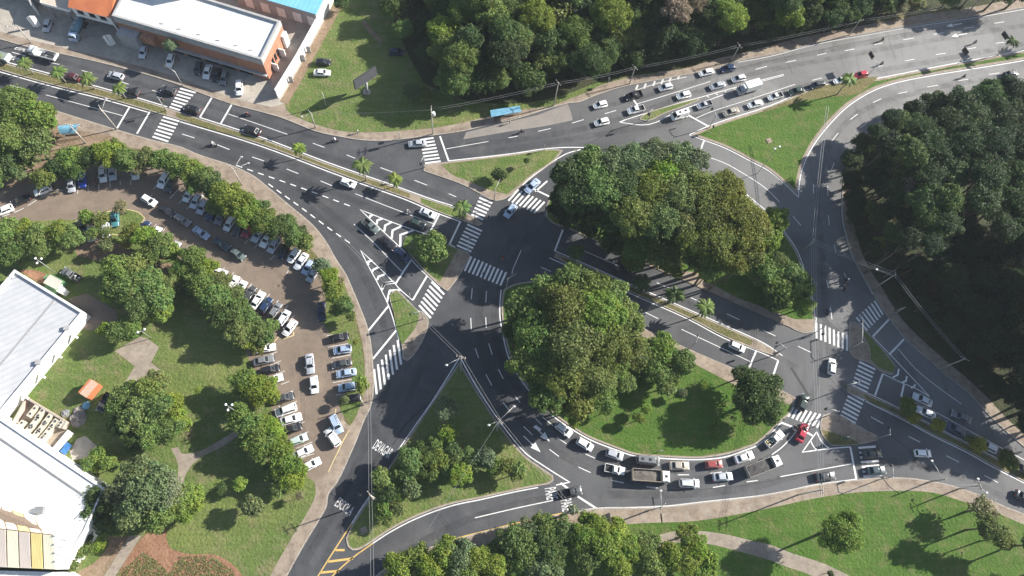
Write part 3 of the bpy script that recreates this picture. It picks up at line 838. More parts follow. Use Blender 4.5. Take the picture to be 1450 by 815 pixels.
for x0, y0, x1, y1 in ((755, 360, 728, 425), (858, 345, 832, 408), (975, 312, 948, 375), (1080, 288, 1052, 350), (1180, 262, 1155, 320), (1285, 240, 1265, 290)):
    a, b = z9(820, 80, [(x0, y0), (x1, y1)])
    ribbon(BL, [P(*a), P(*b)], .5, ZM + .004)
ribbon(BL, wpts([(902, 127), (932, 117.5), (972, 108.5)]), .22, ZM)
ribbon(BL, wpts([(1045, 88), (1090, 79.7), (1156, 62.4), (1233, 48.4), (1297, 37), (1340, 31), (1395, 22.5), (1450, 13)]), .2, ZM)
tag(bm_obj('faded_hatching', BL, M['white_old']), kind='structure')


def crosswalk(f0, f1, l0, l1, n, wd=.47):
    bm = bmesh.new()
    for i in range(n):
        s = i / (n - 1)
        a = (f0[0] + (l0[0] - f0[0]) * s, f0[1] + (l0[1] - f0[1]) * s)
        b = (f1[0] + (l1[0] - f1[0]) * s, f1[1] + (l1[1] - f1[1]) * s)
        ribbon(bm, [P(*a), P(*b)], wd, ZM + .003)
    tag(bm_obj('crosswalk', bm, M['white']), kind='structure')


for c in (((255, 125), (277, 131), (240, 151), (255.5, 156), 7), ((231, 165), (254, 171.5), (216, 193), (238.5, 200), 7),
          ((595, 197.7), (614, 195), (601, 231), (624, 228), 8), ((681, 275), (699.6, 283), (667.6, 303.5), (684, 310.6), 7),
          ((661.5, 317.5), (682.5, 327), (647, 347), (667.5, 356), 7), ((667.6, 363), (658, 383.6), (716.7, 385), (708.4, 404), 10),
          ((734, 268), (720, 284), (771, 285.5), (756.5, 301), 8), ((611, 399), (629, 416.6), (593.5, 432), (610, 450), 7),
          ((563, 481.6), (568, 516), (529.6, 522.4), (533.5, 558), 7), ((1156, 456.6), (1156.5, 479), (1199.4, 473.5), (1199.4, 496.4), 8),
          ((1238, 425.5), (1250.4, 445.4), (1212.6, 449), (1228, 467.6), 7), ((1216.5, 512), (1239.4, 523), (1206, 545), (1228, 555), 7),
          ((1202, 555), (1224, 567), (1190, 587.5), (1211.4, 599), 7), ((1123, 576), (1116, 590), (1168, 587.5), (1156.5, 605), 8),
          ((1215.5, 634), (1240, 632), (1222.6, 674.5), (1248, 672), 7)):
    crosswalk(*c)

YL = bmesh.new()
for px, wd in (([(640, 764.5), (656, 760), (693, 751), (730, 741.3), (796, 727)], .42), ([(498, 741), (485, 761), (465, 792), (440, 832)], .25), ([(528, 769), (500, 789), (470, 816), (455, 832)], .25),
               ([(475, 778.6), (488, 778.6)], .42), ([(465, 795), (500, 790.5)], .42), ([(454, 810.5), (480, 808)], .42), ([(440, 827), (462, 824)], .42)):
    ribbon(YL, wpts(px), wd, ZM)
tag(bm_obj('yellow_line', YL, M['yellow']), kind='structure')

ZB = 0.155            # bay lines on the car park
PL = bmesh.new()
for ox, oy, L in ((300, 370, ((285, 140, 240, 205), (395, 215, 310, 330), (515, 285, 435, 390), (630, 355, 565, 440), (745, 420, 670, 520), (860, 495, 800, 575), (975, 565, 900, 670), (1060, 690, 990, 780), (165, 80, 130, 140), (1005, 85, 960, 160))),
                  (340, 450, ((480, 435, 390, 470), (530, 550, 315, 640), (575, 680, 450, 740), (1115, 230, 1340, 185), (1130, 375, 1395, 330), (1170, 520, 1425, 475), (1170, 675, 1390, 640))),
                  (380, 530, ((270, 90, 165, 130), (315, 210, 250, 240), (370, 345, 90, 455), (405, 485, 310, 530), (470, 605, 375, 655), (515, 735, 320, 815), (830, 105, 1095, 60), (870, 265, 1110, 235))),
                  (360, 600, ((750, 230, 545, 315), (770, 380, 600, 440))),
                  (150, 230, ((950, 330, 820, 465), (680, 270, 610, 340), (1000, 450, 940, 530), (1100, 540, 1040, 600), (600, 410, 560, 450), (50, 240, 60, 320), (185, 235, 188, 290), (320, 220, 322, 290))),
                  (290, 280, ((600, 500, 515, 590), (700, 580, 630, 650), (900, 740, 840, 800), (330, 390, 260, 460), (480, 430, 400, 520))),
                  (90, 270, ((1200, 425, 1120, 505), (1305, 490, 1240, 560), (1410, 560, 1350, 635), (165, 385, 165, 410)))):
    for x0, y0, x1, y1 in L:
        a, b = z9(ox, oy, [(x0, y0), (x1, y1)])
        ribbon(PL, [P(*a), P(*b)], .16, ZB)
for x0, y0, x1, y1 in ((433, 255, 433, 292), (491, 245, 491, 280), (550, 235, 550, 275)):
    a, b = zt(0, 200, [(x0, y0), (x1, y1)])
    ribbon(PL, [P(*a), P(*b)], .16, ZB)
DLs = DL
DL = PL
ZMs, ZM = ZM, ZB
dashes([(0, 308), (30, 297), (60, 279), (82, 268.5), (92, 271)], 2.2, 1.0, .2)
ZM = ZMs
tag(bm_obj('parking_bay_line', PL, M['white_old']), kind='structure')
PY = bmesh.new()
for px in (z9(340, 450, [(435, 310), (500, 240)]), z9(340, 450, [(555, 270), (690, 225), (687, 180)]), z9(380, 530, [(868, 440), (862, 515)]), [(495, 608), (487, 622), (465, 668)]):
    ribbon(PY, wpts(px, smooth=False), .22, ZB + .004)
ribbon(PY, offset_loop(wpts([(150, 300), (165, 297), (178, 296), (190, 298), (198, 301), (206, 308.5), (198, 322), (180, 335), (158, 332)], 0, True), .1), .2, ZB + .01, True)
tag(bm_obj('painted_kerb', PY, flat('faded_yellow', (0.52, 0.42, 0.22), 0.8)), kind='structure')


def arrow(bm, tail, tip, wd=.22, head=2.2, hw=.75):
    a, b = P(*tail), P(*tip)
    d = (b - a).normalized()
    n = Vector((-d.y, d.x, 0))
    c = b - d * head
    ribbon(bm, [a, c], wd, ZM)
    bm.faces.new([bm.verts.new((p.x, p.y, ZM)) for p in (c - n * hw, b, c + n * hw)])


bm = bmesh.new()
arrow(bm, (741.4, 617.2), (765.5, 640))
arrow(bm, (756, 603), (778.6, 625))
bm.faces.new([bm.verts.new((P(*q).x, P(*q).y, ZM + .003)) for q in ((755, 605), (759, 601.5), (767, 607.5), (764.5, 610))])
arrow(bm, (1362, 33), (1340, 37), .25, 2.0, .7)
arrow(bm, (1369.5, 47), (1347, 51.5), .25, 2.0, .7)
bmesh.ops.recalc_face_normals(bm, faces=bm.faces)
tag(bm_obj('lane_arrow', bm, M['white']), kind='structure')


def text_mesh(body):
    cu = bpy.data.curves.new('lettering', 'FONT')
    cu.body = body
    cu.resolution_u = 2
    cu.offset = 0.004
    o = bpy.data.objects.new('lettering', cu)
    COL.objects.link(o)
    bpy.context.view_layer.update()
    me = bpy.data.meshes.new_from_object(o.evaluated_get(bpy.context.evaluated_depsgraph_get()))
    bpy.data.objects.remove(o)
    return me


def lettering(name, body, o, xe, yt, mat, z, kind='structure', parent=None):
    """flat lettering: lower-left corner o, lower-right corner xe, upper-left corner yt (world points)"""
    me = text_mesh(body)
    xs = [v.co.x for v in me.vertices]
    ys = [v.co.y for v in me.vertices]
    x0, x1, y0, y1 = min(xs), max(xs), min(ys), max(ys)
    for v in me.vertices:
        v.co = o + (xe - o) * ((v.co.x - x0) / (x1 - x0)) + (yt - o) * ((v.co.y - y0) / (y1 - y0))
        if z is not None: v.co.z = z
    me.materials.clear()
    me.materials.append(mat)
    ob = link(name, me, parent)
    if kind: tag(ob, kind=kind)
    return ob


lettering('road_lettering', 'DEVAGAR', P(526.5, 634.5), P(549.5, 649.5), P(535, 621.5), M['white'], ZM)
lettering('road_lettering', 'ESCOLA', P(473, 715.5), P(495, 730.5), P(481.5, 703.5), M['white_old'], ZM)
lettering('road_lettering', 'PARE', P(771, 691.5), P(774.3, 708), P(787, 689), M['white'], ZM)
lettering('road_lettering', 'PARE', P(793.5, 709), P(796.5, 724.5), P(809, 705), M['white'], ZM)
lettering('road_lettering', '50', P(35, 72.7), P(37, 69), P(20, 69.5), M['white'], ZM)
lettering('road_lettering', '50', P(26.5, 87), P(28.5, 82), P(11.5, 83), M['white'], ZM)


# ---------------------------------------------------------------- buildings
def roof_pts(px, z):
    return [P(x, y, z) for x, y in px]


def wall_box(bm, a, b, z0, z1, t, mi=0):
    """upright wall of thickness t between ground points a, b"""
    d = (b - a).normalized()
    n = Vector((-d.y, d.x, 0)) * t / 2
    prism(bm, [a - n, b - n, b + n, a + n], z0, z1, mi)


def parapet(bm, w, z0, z1, t, mi=0):
    inner = offset_loop(w, t)
    n = len(w)
    area = sum(a.x * b.y - b.x * a.y for a, b in zip(w, w[1:] + w[:1]))
    for i in range(n):
        j = (i + 1) % n
        q = [w[i], w[j], inner[j], inner[i]]
        prism(bm, q, z0, z1, mi)


def panel(bm, a, b, z0, z1, out, s0, s1, d=0.03, mi=0):
    """thin panel standing proud of the wall that runs a->b (out = outward unit vector)"""
    p, q = a.lerp(b, s0), a.lerp(b, s1)
    prism(bm, [p, q, q + out * d, p + out * d], z0, z1, mi, bottom=True)


def outward(a, b, c):
    """unit normal of a->b pointing away from c"""
    d = (b - a).normalized()
    n = Vector((-d.y, d.x, 0))
    return -n if n.dot(c - a) > 0 else n


def g0(v):
    return Vector((v.x, v.y, 0))


def building(name, px, h, label, mats, roof_drop=0.6, wall_t=0.3, cat='building'):
    w = [g0(p) for p in roof_pts(px, h)]
    c = sum(w, Vector()) / len(w)
    root = empty(name, c, 0, label, cat)
    loc = [p - c for p in w]
    bm = bmesh.new()
    prism(bm, loc, 0.1, h - roof_drop)
    bm_obj('wall', bm, mats[0], root)
    if roof_drop > 0:
        bm = bmesh.new()
        parapet(bm, loc, h - roof_drop + .002, h, wall_t)
        bm_obj('parapet', bm, mats[2], root)
    bm = bmesh.new()
    prism(bm, offset_loop(loc, wall_t + .02), h - roof_drop + .004, h - roof_drop + .06)
    bm_obj('roof', bm, mats[1], root)
    return root, loc, c


# brick-fronted shop with the white roof
shop, w, c = building('brick_shop', [(158, 21.5), (370, 84), (397, 29), (187, -36)], 8.0, 'long brick shop with flat white roof beside the white boundary wall', (M['brick'], M['whiteroof'], M['greywall']), 0.7, 0.6)
sw, se, ne, nw = w
mid = Vector()
os_, oe = outward(sw, se, mid), outward(se, ne, mid)
bm = bmesh.new()
panel(bm, sw, se, 5.9, 7.29, os_, 0, 1, .06)
panel(bm, se, ne, 6.3, 7.29, oe, 0, 1, .06)
bm_obj('fascia', bm, M['greywall'], shop)
bm = bmesh.new()
panel(bm, sw, se, 2.0, 2.5, os_, .3, 1, .7)
bm_obj('canopy', bm, M['greywall'], shop)
for s in (.32, .44, .56, .68, .80):
    bm = bmesh.new()
    panel(bm, sw, se, .2, 1.9, os_, s, s + .09, .05)
    bm_obj('window', bm, M['glass'], shop)
bm = bmesh.new()
panel(bm, sw, se, .14, 4.6, os_, .02, .15, 2.6)
bm_obj('stair_block', bm, M['greywall'], shop)
bm = bmesh.new()
panel(bm, sw, se, 2.6, 4.9, os_, .17, .26, 1.6)
bm_obj('entrance_porch', bm, M['brick'], shop)
for s in (.28, .40, .52):
    bm = bmesh.new()
    panel(bm, se, ne, 1.4, 3.6, oe, s, s + .08, .05)
    bm_obj('window', bm, M['glass'], shop)
for s in (.24, .62):
    bm = bmesh.new()
    panel(bm, se, ne, .14, 3.0, oe, s, s + .02, 1.5)
    bm_obj('fin_wall', bm, M['whitewall'], shop)
bm = bmesh.new()
panel(bm, se, ne, .14, 4.6, oe, .84, .99, .8)
bm_obj('side_block', bm, M['whitewall'], shop)
for s in (.3, .42, .55, .68, .8, .9):
    bm = bmesh.new()
    p = sw.lerp(se, s) - os_ * 2.2
    box(bm, p.x - .5, p.x + .5, p.y - .06, p.y + .06, 7.37, 7.55)
    bm_obj('roof_vent', bm, M['greywall'], shop)
bm = bmesh.new()
prism(bm, [p - c for p in (g0(q) for q in roof_pts([(205, -30), (250, -18), (262, -46), (216, -58)], 11.5))], 7.4, 11.5)
bm_obj('unseen_tower', bm, M['whitewall'], shop)  # unseen tower, added to throw its shadow across the roof

# filling station with the tiled house over it
house, w, c = building('tiled_house', [(98, 7), (153.5, 21.5), (176, -40), (120, -56)], 7.2, 'house with orange tiled roof above the open ground floor, left of the brick shop', (M['whitewall'], M['tile'], M['whitewall']), 0.0)
for ch in list(house.children): bpy.data.objects.remove(ch)
bm = bmesh.new()
a, b, d, e = w
prism(bm, [a, b, d, e], 3.6, 6.9, bottom=True)
for q in (a, b):
    qq = q * .97
    box(bm, qq.x - .2, qq.x + .2, qq.y - .2, qq.y + .2, .14, 3.59)
k1, k2 = a.lerp(e, .45), b.lerp(d, .45)
prism(bm, [k1, k2, d, e], .14, 3.59)
bm_obj('wall', bm, M['whitewall'], house)
bm = bmesh.new()
oh = offset_loop(w, -.45)
r1, r2 = oh[0].lerp(oh[3], .5), oh[1].lerp(oh[2], .5)
v = [bm.verts.new((p.x, p.y, z)) for p, z in ((oh[0], 6.92), (oh[1], 6.92), (oh[2], 6.92), (oh[3], 6.92), (r1, 8.6), (r2, 8.6))]
for f in ((0, 1, 5, 4), (2, 3, 4, 5), (1, 2, 5), (3, 0, 4), (3, 2, 1, 0)): bm.faces.new([v[i] for i in f])
bm_obj('roof', bm, M['tile'], house)
ow = outward(a, b, Vector())
for s in (.12, .42, .70):
    bm = bmesh.new()
    panel(bm, a, b, 4.9, 6.1, ow, s, s + .16, .05)
    wn = bm_obj('window', bm, M['glass'], house)
    bm = bmesh.new()
    panel(bm, a, b, 4.7, 4.82, ow, s - .01, s + .17, .15)
    bm_obj('sill', bm, M['greywall'], wn)

fc = [g0(q) for q in roof_pts([(57, 3), (97, 14), (108, -14), (66, -26)], 5.2)]
c = sum(fc, Vector()) / 4
canopy = empty('forecourt_canopy', c, 0, 'beige flat-roofed canopy on slanted posts over the filling station forecourt', 'canopy')
loc = [p - c for p in fc]
bm = bmesh.new()
prism(bm, loc, 4.6, 5.2, bottom=True)
bm_obj('canopy_roof', bm, flat('beige_sheet', (0.50, 0.43, 0.35), 0.6), canopy)
bm = bmesh.new()
for i in range(4): panel(bm, loc[i], loc[(i + 1) % 4], 4.5, 5.3, outward(loc[i], loc[(i + 1) % 4], Vector()), 0, 1, .08)
bm_obj('fascia', bm, M['whitewall'], canopy)
for s in (.12, .85):
    p = loc[0].lerp(loc[1], s) * .9
    bm = bmesh.new()
    tube(bm, [(p.x, p.y, .14), (p.x, p.y, 4.59)], .22, 8)
    bm_obj('post', bm, M['greywall'], canopy)
fb = [g0(q) for q in roof_pts([(-30, -30), (50, -8), (58, -30), (-30, -60)], 4)]
c = sum(fb, Vector()) / 4
gh = empty('low_garage', c, 0, 'low grey garage at the far left corner beyond the filling station', 'building')
loc = [p - c for p in fb]
bm = bmesh.new(); prism(bm, loc, .14, 3.7); bm_obj('wall', bm, M['greywall'], gh)
bm = bmesh.new(); prism(bm, offset_loop(loc, -.4), 3.704, 4.0, bottom=True); bm_obj('roof', bm, M['metalroof'], gh)
sw_ = empty('side_screen', P(49, 12), 0, 'white screen wall by the silver hatchback on the forecourt', 'wall')
bm = bmesh.new(); a, b = P(47, 3) - P(49, 12), P(56, 22) - P(49, 12); wall_box(bm, a, b, .14, 3.4, .25); bm_obj('wall_panel', bm, M['whitewall'], sw_)
bm = bmesh.new(); wall_box(bm, a, b, 3.402, 3.5, .35); bm_obj('coping', bm, M['greywall'], sw_)


def totem(px, label):
    """two white advertising fins in a V"""
    o = empty('advertising_totem', P(*px), R(20), label, 'sign')
    for sgn in (-1, 1):
        bm = bmesh.new()
        v = [bm.verts.new(q) for q in ((0, 0, .14), (sgn * .95, .5, .14), (sgn * 1.0, .55, 3.4), (sgn * .15, .05, 4.2),
                                       (0, .15, .14), (sgn * .95, .65, .14), (sgn * 1.0, .70, 3.4), (sgn * .15, .2, 4.2))]
        for f in ((0, 1, 2, 3), (7, 6, 5, 4), (0, 4, 5, 1), (1, 5, 6, 2), (2, 6, 7, 3), (3, 7, 4, 0)): bm.faces.new([v[i] for i in f])
        bmesh.ops.recalc_face_normals(bm, faces=bm.faces)
        bm_obj('fin', bm, M['whitewall'], o)
    bm = bmesh.new(); box(bm, -1.1, 1.1, -.1, .8, .13, .3); bm_obj('plinth', bm, M['kerb'], o)


totem((54, 40), 'white V-shaped advertising totem next to the silver hatchback on the forecourt')
totem((160, 66), 'white V-shaped advertising totem in front of the brick shop corner')

# blue-roofed shed behind
shed, w, c = building('blue_roofed_shed', [(330, -16), (446, 18), (466, -22), (350, -56)], 5.5, 'shed with light blue sheet roof behind the brick shop', (M['greywall'], M['blueroof'], M['greywall']), 0.0)
bm = bmesh.new(); prism(bm, offset_loop(w, -.5), 5.504, 5.7, bottom=True)
for ch in list(shed.children):
    if ch.name.startswith('roof'): bpy.data.objects.remove(ch)
bm_obj('roof', bm, M['blueroof'], shed)
ow = outward(w[0], w[1], Vector())
for s in (.1, .3, .5, .7, .88):
    bm = bmesh.new(); panel(bm, w[0], w[1], .2, 3.4, ow, s, s + .1, .05); bm_obj('roller_door', bm, M['whitewall'], shed)

# white boundary wall
wl = empty('boundary_wall', P(424, 90), 0, 'long white boundary wall between the brick shop yard and the grassy lot', 'wall')
q = [P(x, y) - P(424, 90) for x, y in ((500, -60), (471, 4), (424, 90), (394, 139))]
bm = bmesh.new()
for a, b in zip(q, q[1:]): wall_box(bm, a, b, .1, 3.4, .3)
bm_obj('wall_panel', bm, M['whitewall'], wl)
bm = bmesh.new()
for a, b in zip(q, q[1:]): wall_box(bm, a, b, 3.402, 3.48, .42)
bm_obj('coping', bm, M['whitewall'], wl)
for px in ((436, 74), (428, 86), (411, 116)):
    bm = bmesh.new(); p = P(*px) - P(424, 90); box(bm, p.x - .15, p.x + .9, p.y - .12, p.y + .12, .13, 2.4); bm_obj('buttress', bm, M['greywall'], wl)
bm = bmesh.new()
ribbon(bm, wpts([(497, -40), (477, 12), (431, 96), (402, 146)], smooth=False), 2.2, ZG + .02)
tag(bm_obj('bare_strip', bm, M['dirt']), kind='structure')

# west hall with pale sheet roof
hall, w, c = building('campus_hall', [(20.4, 381), (118.6, 441), (-55, 652), (-160, 590)], 3.6, 'campus hall with pale grey sheet roof and white parapet at the left edge', (M['whitewall'], M['metalroof'], M['whitewall']), 0.55, 0.5)
a, b, d, e = w
ow = outward(b, d, Vector())
for s in (.14, .28, .42, .56, .70):
    bm = bmesh.new(); panel(bm, b, d, 1.9, 2.3, ow, s, s + .012, 1.8); bm_obj('shade_beam', bm, M['whitewall'], hall)
bm = bmesh.new()
r1, r2 = a.lerp(b, .62), e.lerp(d, .62)
ribbon(bm, [r1 * .97, r2 * .97], .5, 3.12, h=.06)
bm_obj('roof_seam', bm, M['steel'], hall)
for s, t in ((.1, .93), (.36, .93)):
    p = b.lerp(d, s) * t
    bm = bmesh.new(); box(bm, p.x - .6, p.x + .6, p.y - .5, p.y + .5, 3.12, 3.8); bm_obj('roof_ventilator', bm, M['greywall'], hall)

# south-west block with the white roof
blk, w, c = building('campus_block', [(0, 592), (147, 691), (121, 750), (96, 792), (-90, 690), (-90, 532)], 6.0, 'campus block with large white flat roof in the lower left corner', (M['whitewall'], M['whiteroof'], M['whitewall']), 0.35, 0.3)
bm = bmesh.new(); p, q = P(-40, 594, 6) - c, P(117, 701, 6) - c
ribbon(bm, [g0(p), g0(q)], .35, 5.72, h=.08); bm_obj('expansion_joint', bm, M['grey'], blk)
p, q = P(134, 705, 6) - c, P(104, 735, 6) - c
bm = bmesh.new(); ribbon(bm, [g0(p), g0(q)], .2, 5.72, h=.05); bm_obj('roof_seam', bm, M['grey'], blk)
bm = bmesh.new(); p = P(57, 722, 6) - c; box(bm, p.x - .8, p.x + .8, p.y - .6, p.y + .6, 5.715, 6.6); bm_obj('roof_ventilator', bm, M['grey'], blk)

# yellow-panelled hall roof, lower left
zr, ze = 10.5, 8.0
R0, R1 = P(-60, 742, zr), P(76, 758, zr)
U0, U1 = P(-60, 698, ze), P(62, 735, ze)
U2 = P(96, 766, ze)
L0, L1 = P(-60, 800, ze), P(78, 806, ze)
c = g0((R0 + R1 + U1 + L1) / 4)
yh = empty('panelled_hall', c, 0, 'hall with cream and yellow ribbed roof panels at the bottom left corner', 'building')
bm = bmesh.new()
prism(bm, [g0(x) - c for x in (U0, U1, U2, L1, L0)], .14, ze - .1); bm_obj('wall', bm, M['whitewall'], yh)


def slope(name, q, mat):
    bm = bmesh.new()
    v = [bm.verts.new(p - c) for p in q]
    u = [bm.verts.new(p - c - Vector((0, 0, .15))) for p in q]
    n = len(q)
    bm.faces.new(v); bm.faces.new(u[::-1])
    for i in range(n): bm.faces.new((v[i], u[i], u[(i + 1) % n], v[(i + 1) % n]))
    bmesh.ops.recalc_face_normals(bm, faces=bm.faces)
    return bm_obj(name, bm, mat, yh)


cream = roof_sheet('cream_panel', (0.82, 0.77, 0.58), (0.76, 0.71, 0.52), R(8), .5, .5)
yel = roof_sheet('yellow_panel', (0.80, 0.66, 0.28), (0.74, 0.60, 0.24), R(8), .5, .5)
pink = roof_sheet('pinkish_panel', (0.68, 0.58, 0.50), (0.62, 0.53, 0.46), R(8), .5, .5)
slope('roof_base', [R0 - Vector((0, 0, .2)), R1 - Vector((0, 0, .2)), L1 - Vector((0, 0, .2)), L0 - Vector((0, 0, .2))], M['timber'])
slope('roof_base', [U0 - Vector((0, 0, .2)), U1 - Vector((0, 0, .2)), R1 - Vector((0, 0, .2)), R0 - Vector((0, 0, .2))], M['timber'])
cols = [cream, yel, cream, pink, cream, pink, yel, cream]
for i in range(8):
    s0, s1 = i / 8 + .012, (i + 1) / 8 - .004
    slope('roof_panel', [R0.lerp(R1, s0), R0.lerp(R1, s1), L0.lerp(L1, s1), L0.lerp(L1, s0)], cols[i])
    slope('roof_panel', [U0.lerp(U1, s0), U0.lerp(U1, s1), R0.lerp(R1, s1) + (U0 - R0) * .03, R0.lerp(R1, s0) + (U0 - R0) * .03], cols[(i + 1) % 8] if i % 3 else cream)
slope('gable_frame', [R1, U1, U2, L1], M['whitewall'])
for i in range(4):
    bm = bmesh.new()
    a, b = R1.lerp(L1, i / 4) - c, U2.lerp(L1, i / 4) - c
    tube(bm, [a + Vector((0, 0, .2)), b + Vector((0, 0, .25))], .12, 5); bm_obj('gable_strut', bm, M['steel'], yh)
bm = bmesh.new(); prism(bm, [g0(x) - c for x in (P(-60, 806, 6), P(82, 810, 6), P(112, 830, 6), P(60, 870, 6), P(-60, 870, 6))], .14, 6.0)
bm_obj('lower_roof', bm, M['whiteroof'], yh)

# plant yard between the campus buildings
yd = empty('plant_yard_wall', P(43, 566), 0, 'pinkish enclosure wall round the rooftop-style cooling units', 'wall')
q = [P(x, y) - P(43, 566) for x, y in z9(0, 560, [(210, 392), (392, 48), (895, 352), (850, 440)])]
bm = bmesh.new()
for a, b in zip(q, q[1:]): wall_box(bm, a, b, .1, 1.6, .25)
bm_obj('wall_panel', bm, flat('pink_render', (0.48, 0.37, 0.31), 0.85), yd)
bm = bmesh.new()
for a, b in zip(q, q[1:]): wall_box(bm, a, b, 1.602, 1.68, .34)
bm_obj('coping', bm, M['kerb'], yd)
ux = (P(*z9(0, 560, [(100, 60)])[0]) - P(*z9(0, 560, [(0, 0)])[0])).normalized()


M['casing'] = flat('cream_casing', (0.52, 0.47, 0.37), 0.5)


def make_unit(L):
    L *= .78
    o = empty('cooling_unit', (0, 0, 0))
    bm = bmesh.new(); box(bm, -.50, .50, -L / 2, L / 2, .0, 1.5); bm_obj('casing', bm, M['casing'], o)
    n = max(2, int(L / 1.1))
    for i in range(n):
        y = -L / 2 + (i + .5) * L / n
        bm = bmesh.new(); tube(bm, [(0, y, 1.5), (0, y, 1.58)], .30, 12); f = bm_obj('fan_shroud', bm, M['greywall'], o)
        bm = bmesh.new(); tube(bm, [(0, y, 1.581), (0, y, 1.59)], .25, 12); bm_obj('fan', bm, M['dark'], f)
    return o


units = ((470, 215, 3.3), (570, 240, 3.0), (490, 360, 3.4), (410, 455, 2.6), (655, 320, 3.0), (590, 415, 3.0), (500, 520, 2.8), (740, 370, 2.4), (660, 475, 2.9), (575, 575, 2.2), (315, 390, 2.4), (820, 380, 1.8))
ang = math.atan2(ux.y, ux.x)
places = ('nearest the vacant top corner of the plant yard', 'second in the row along the yard wall', 'in the middle of the plant yard, first row', 'next to the white block roof, first row', 'third in the row along the yard wall', 'in the middle of the plant yard, second row', 'next to the white block roof, second row', 'fourth in the row along the yard wall', 'bordering the open brown yard floor', 'smallest beside the white roof', 'alone at the left end of the plant yard', 'at the right end of the yard wall')
for (x, y, L), pl in zip(units, places):
    o = make_unit(L)
    o.location = P(*z9(0, 560, [(x, y)])[0], .16)
    o.rotation_euler.z = ang
    tag(o, 'cream cooling unit with roof fans, ' + pl, 'cooling unit', 'cooling units in the plant yard')
tk = empty('white_duct', P(89.5, 627, .16), heading(89, 627, -11, 13), 'long white rounded duct beside the blue boxes', 'duct')
bm = bmesh.new(); tube(bm, [(-2.6, 0, .7), (2.6, 0, .7)], .7, 12); bm_obj('shell', bm, M['whitewall'], tk)
for x in (-1.8, 1.8):
    bm = bmesh.new(); box(bm, x - .15, x + .15, -.6, .6, 0, .5); bm_obj('saddle', bm, M['concrete'], tk)
for px, lb in (((98.5, 632), 'upper'), ((94, 639), 'lower')):
    o = empty('solar_panel', P(*px, .16), heading(*px, -11, 13), 'blue panel on a low stand, %s of the two beside the white duct' % lb, 'panel', 'blue panels by the white duct')
    bm = bmesh.new(); box(bm, -.55, .55, -.7, .7, .75, .83); bm_obj('panel_face', bm, flat('blue_panel', (0.05, 0.16, 0.36), 0.3), o)
    for x in (-.48, .48):
        for y in (-.6, .6):
            bm = bmesh.new(); tube(bm, [(x, y, 0), (x, y, .749)], .04, 4); bm_obj('leg', bm, M['steel'], o)
# orange container hut on the lawn
oc = empty('orange_container', P(133, 553, ZG), heading(133, 553, -13.5, 16), 'orange site container with pale flat roof standing on the lawn', 'container')
bm = bmesh.new(); box(bm, -1.7, 1.7, -1.1, 1.1, .15, 2.5); bm_obj('body', bm, flat('orange_paint', (0.50, 0.17, 0.075), 0.7), oc)
bm = bmesh.new(); box(bm, -1.73, 1.73, -.62, 1.13, 2.502, 2.6); bm_obj('roof', bm, flat('faded_pinkish_roof', (0.50, 0.34, 0.25), 0.8), oc)
bm = bmesh.new(); box(bm, -.4, .4, -1.15, -1.102, .25, 2.2); bm_obj('door', bm, M['greywall'], oc)
for x in (-1.5, 1.5):
    bm = bmesh.new(); box(bm, x - .1, x + .1, -1.05, 1.05, 0, .149); bm_obj('skid', bm, M['dark'], oc)
# little green kiosk with pale roof
ko = empty('green_kiosk', P(83, 404, ZG), heading(83, 404, 15, 8), 'small green-walled hut with pale sheet roof beside the grey pickup', 'hut')
bm = bmesh.new(); box(bm, -1.6, 1.6, -1.3, 1.3, 0, 2.2); bm_obj('wall', bm, flat('green_paint', (0.10, 0.22, 0.10), 0.6), ko)
bm = bmesh.new(); box(bm, -1.7, 1.7, -1.15, 1.05, 2.202, 2.3); bm_obj('roof', bm, flat('beige_roof', (0.52, 0.47, 0.40), 0.7), ko)
bm = bmesh.new(); box(bm, 1.602, 1.64, -.5, .4, .1, 1.9); bm_obj('door', bm, M['whitewall'], ko)
for px, sz, cl, lb in (((73, 397), (1.0, .9, 1.2), (0.13, 0.27, 0.13), 'green storage bin left of the small green hut'), ((74, 413), (1.5, .9, 1.1), (0.16, 0.30, 0.15), 'long green storage bin below the small green hut'), ((92, 414), (.8, 1.3, 1.6), (0.75, 0.74, 0.72), 'white locker standing by the small green hut')):
    o = empty('storage_bin', P(*px, ZG), heading(83, 404, 15, 8), lb, 'bin')
    bm = bmesh.new(); box(bm, -sz[0], sz[0], -sz[1] / 2, sz[1] / 2, 0, sz[2]); bm_obj('body', bm, flat('bin_paint', cl, 0.6), o)
    bm = bmesh.new(); box(bm, -sz[0] - .04, sz[0] + .04, -sz[1] / 2 - .04, sz[1] / 2 + .04, sz[2] + .002, sz[2] + .08); bm_obj('lid', bm, flat('bin_lid', tuple(x * .9 for x in cl), 0.6), o)
# heaps
for px, r, mt, lb in (((111, 592), 1.7, 'bay', 'heap of pale building rubble beside the plant yard'), ((110, 581), .8, 'bay', 'small pale rubble heap above the larger one'), ((93, 585), .8, 'grey', 'heap of grey scrap by the plant yard wall'), ((122, 574), .8, 'bluefab', 'crumpled blue tarpaulin heap beside the orange container')):
    bm = bmesh.new()
    g = bmesh.ops.create_icosphere(bm, subdivisions=4, radius=1)
    for v in bm.verts:
        n = noise.noise(v.co * 2.2 + Vector((px[0], 0, 0))) + .6 * noise.noise(v.co * 6 + Vector((px[1], 0, 0)))
        v.co = Vector((v.co.x * r * (1 + .3 * n), v.co.y * r * (1 + .3 * n), max(-.02, v.co.z) * r * .45 * (1 + .5 * n)))
    o = bm_obj('rubble_heap', bm, M[mt])
    o.location = P(*px, ZG)
    tag(o, lb, 'heap')


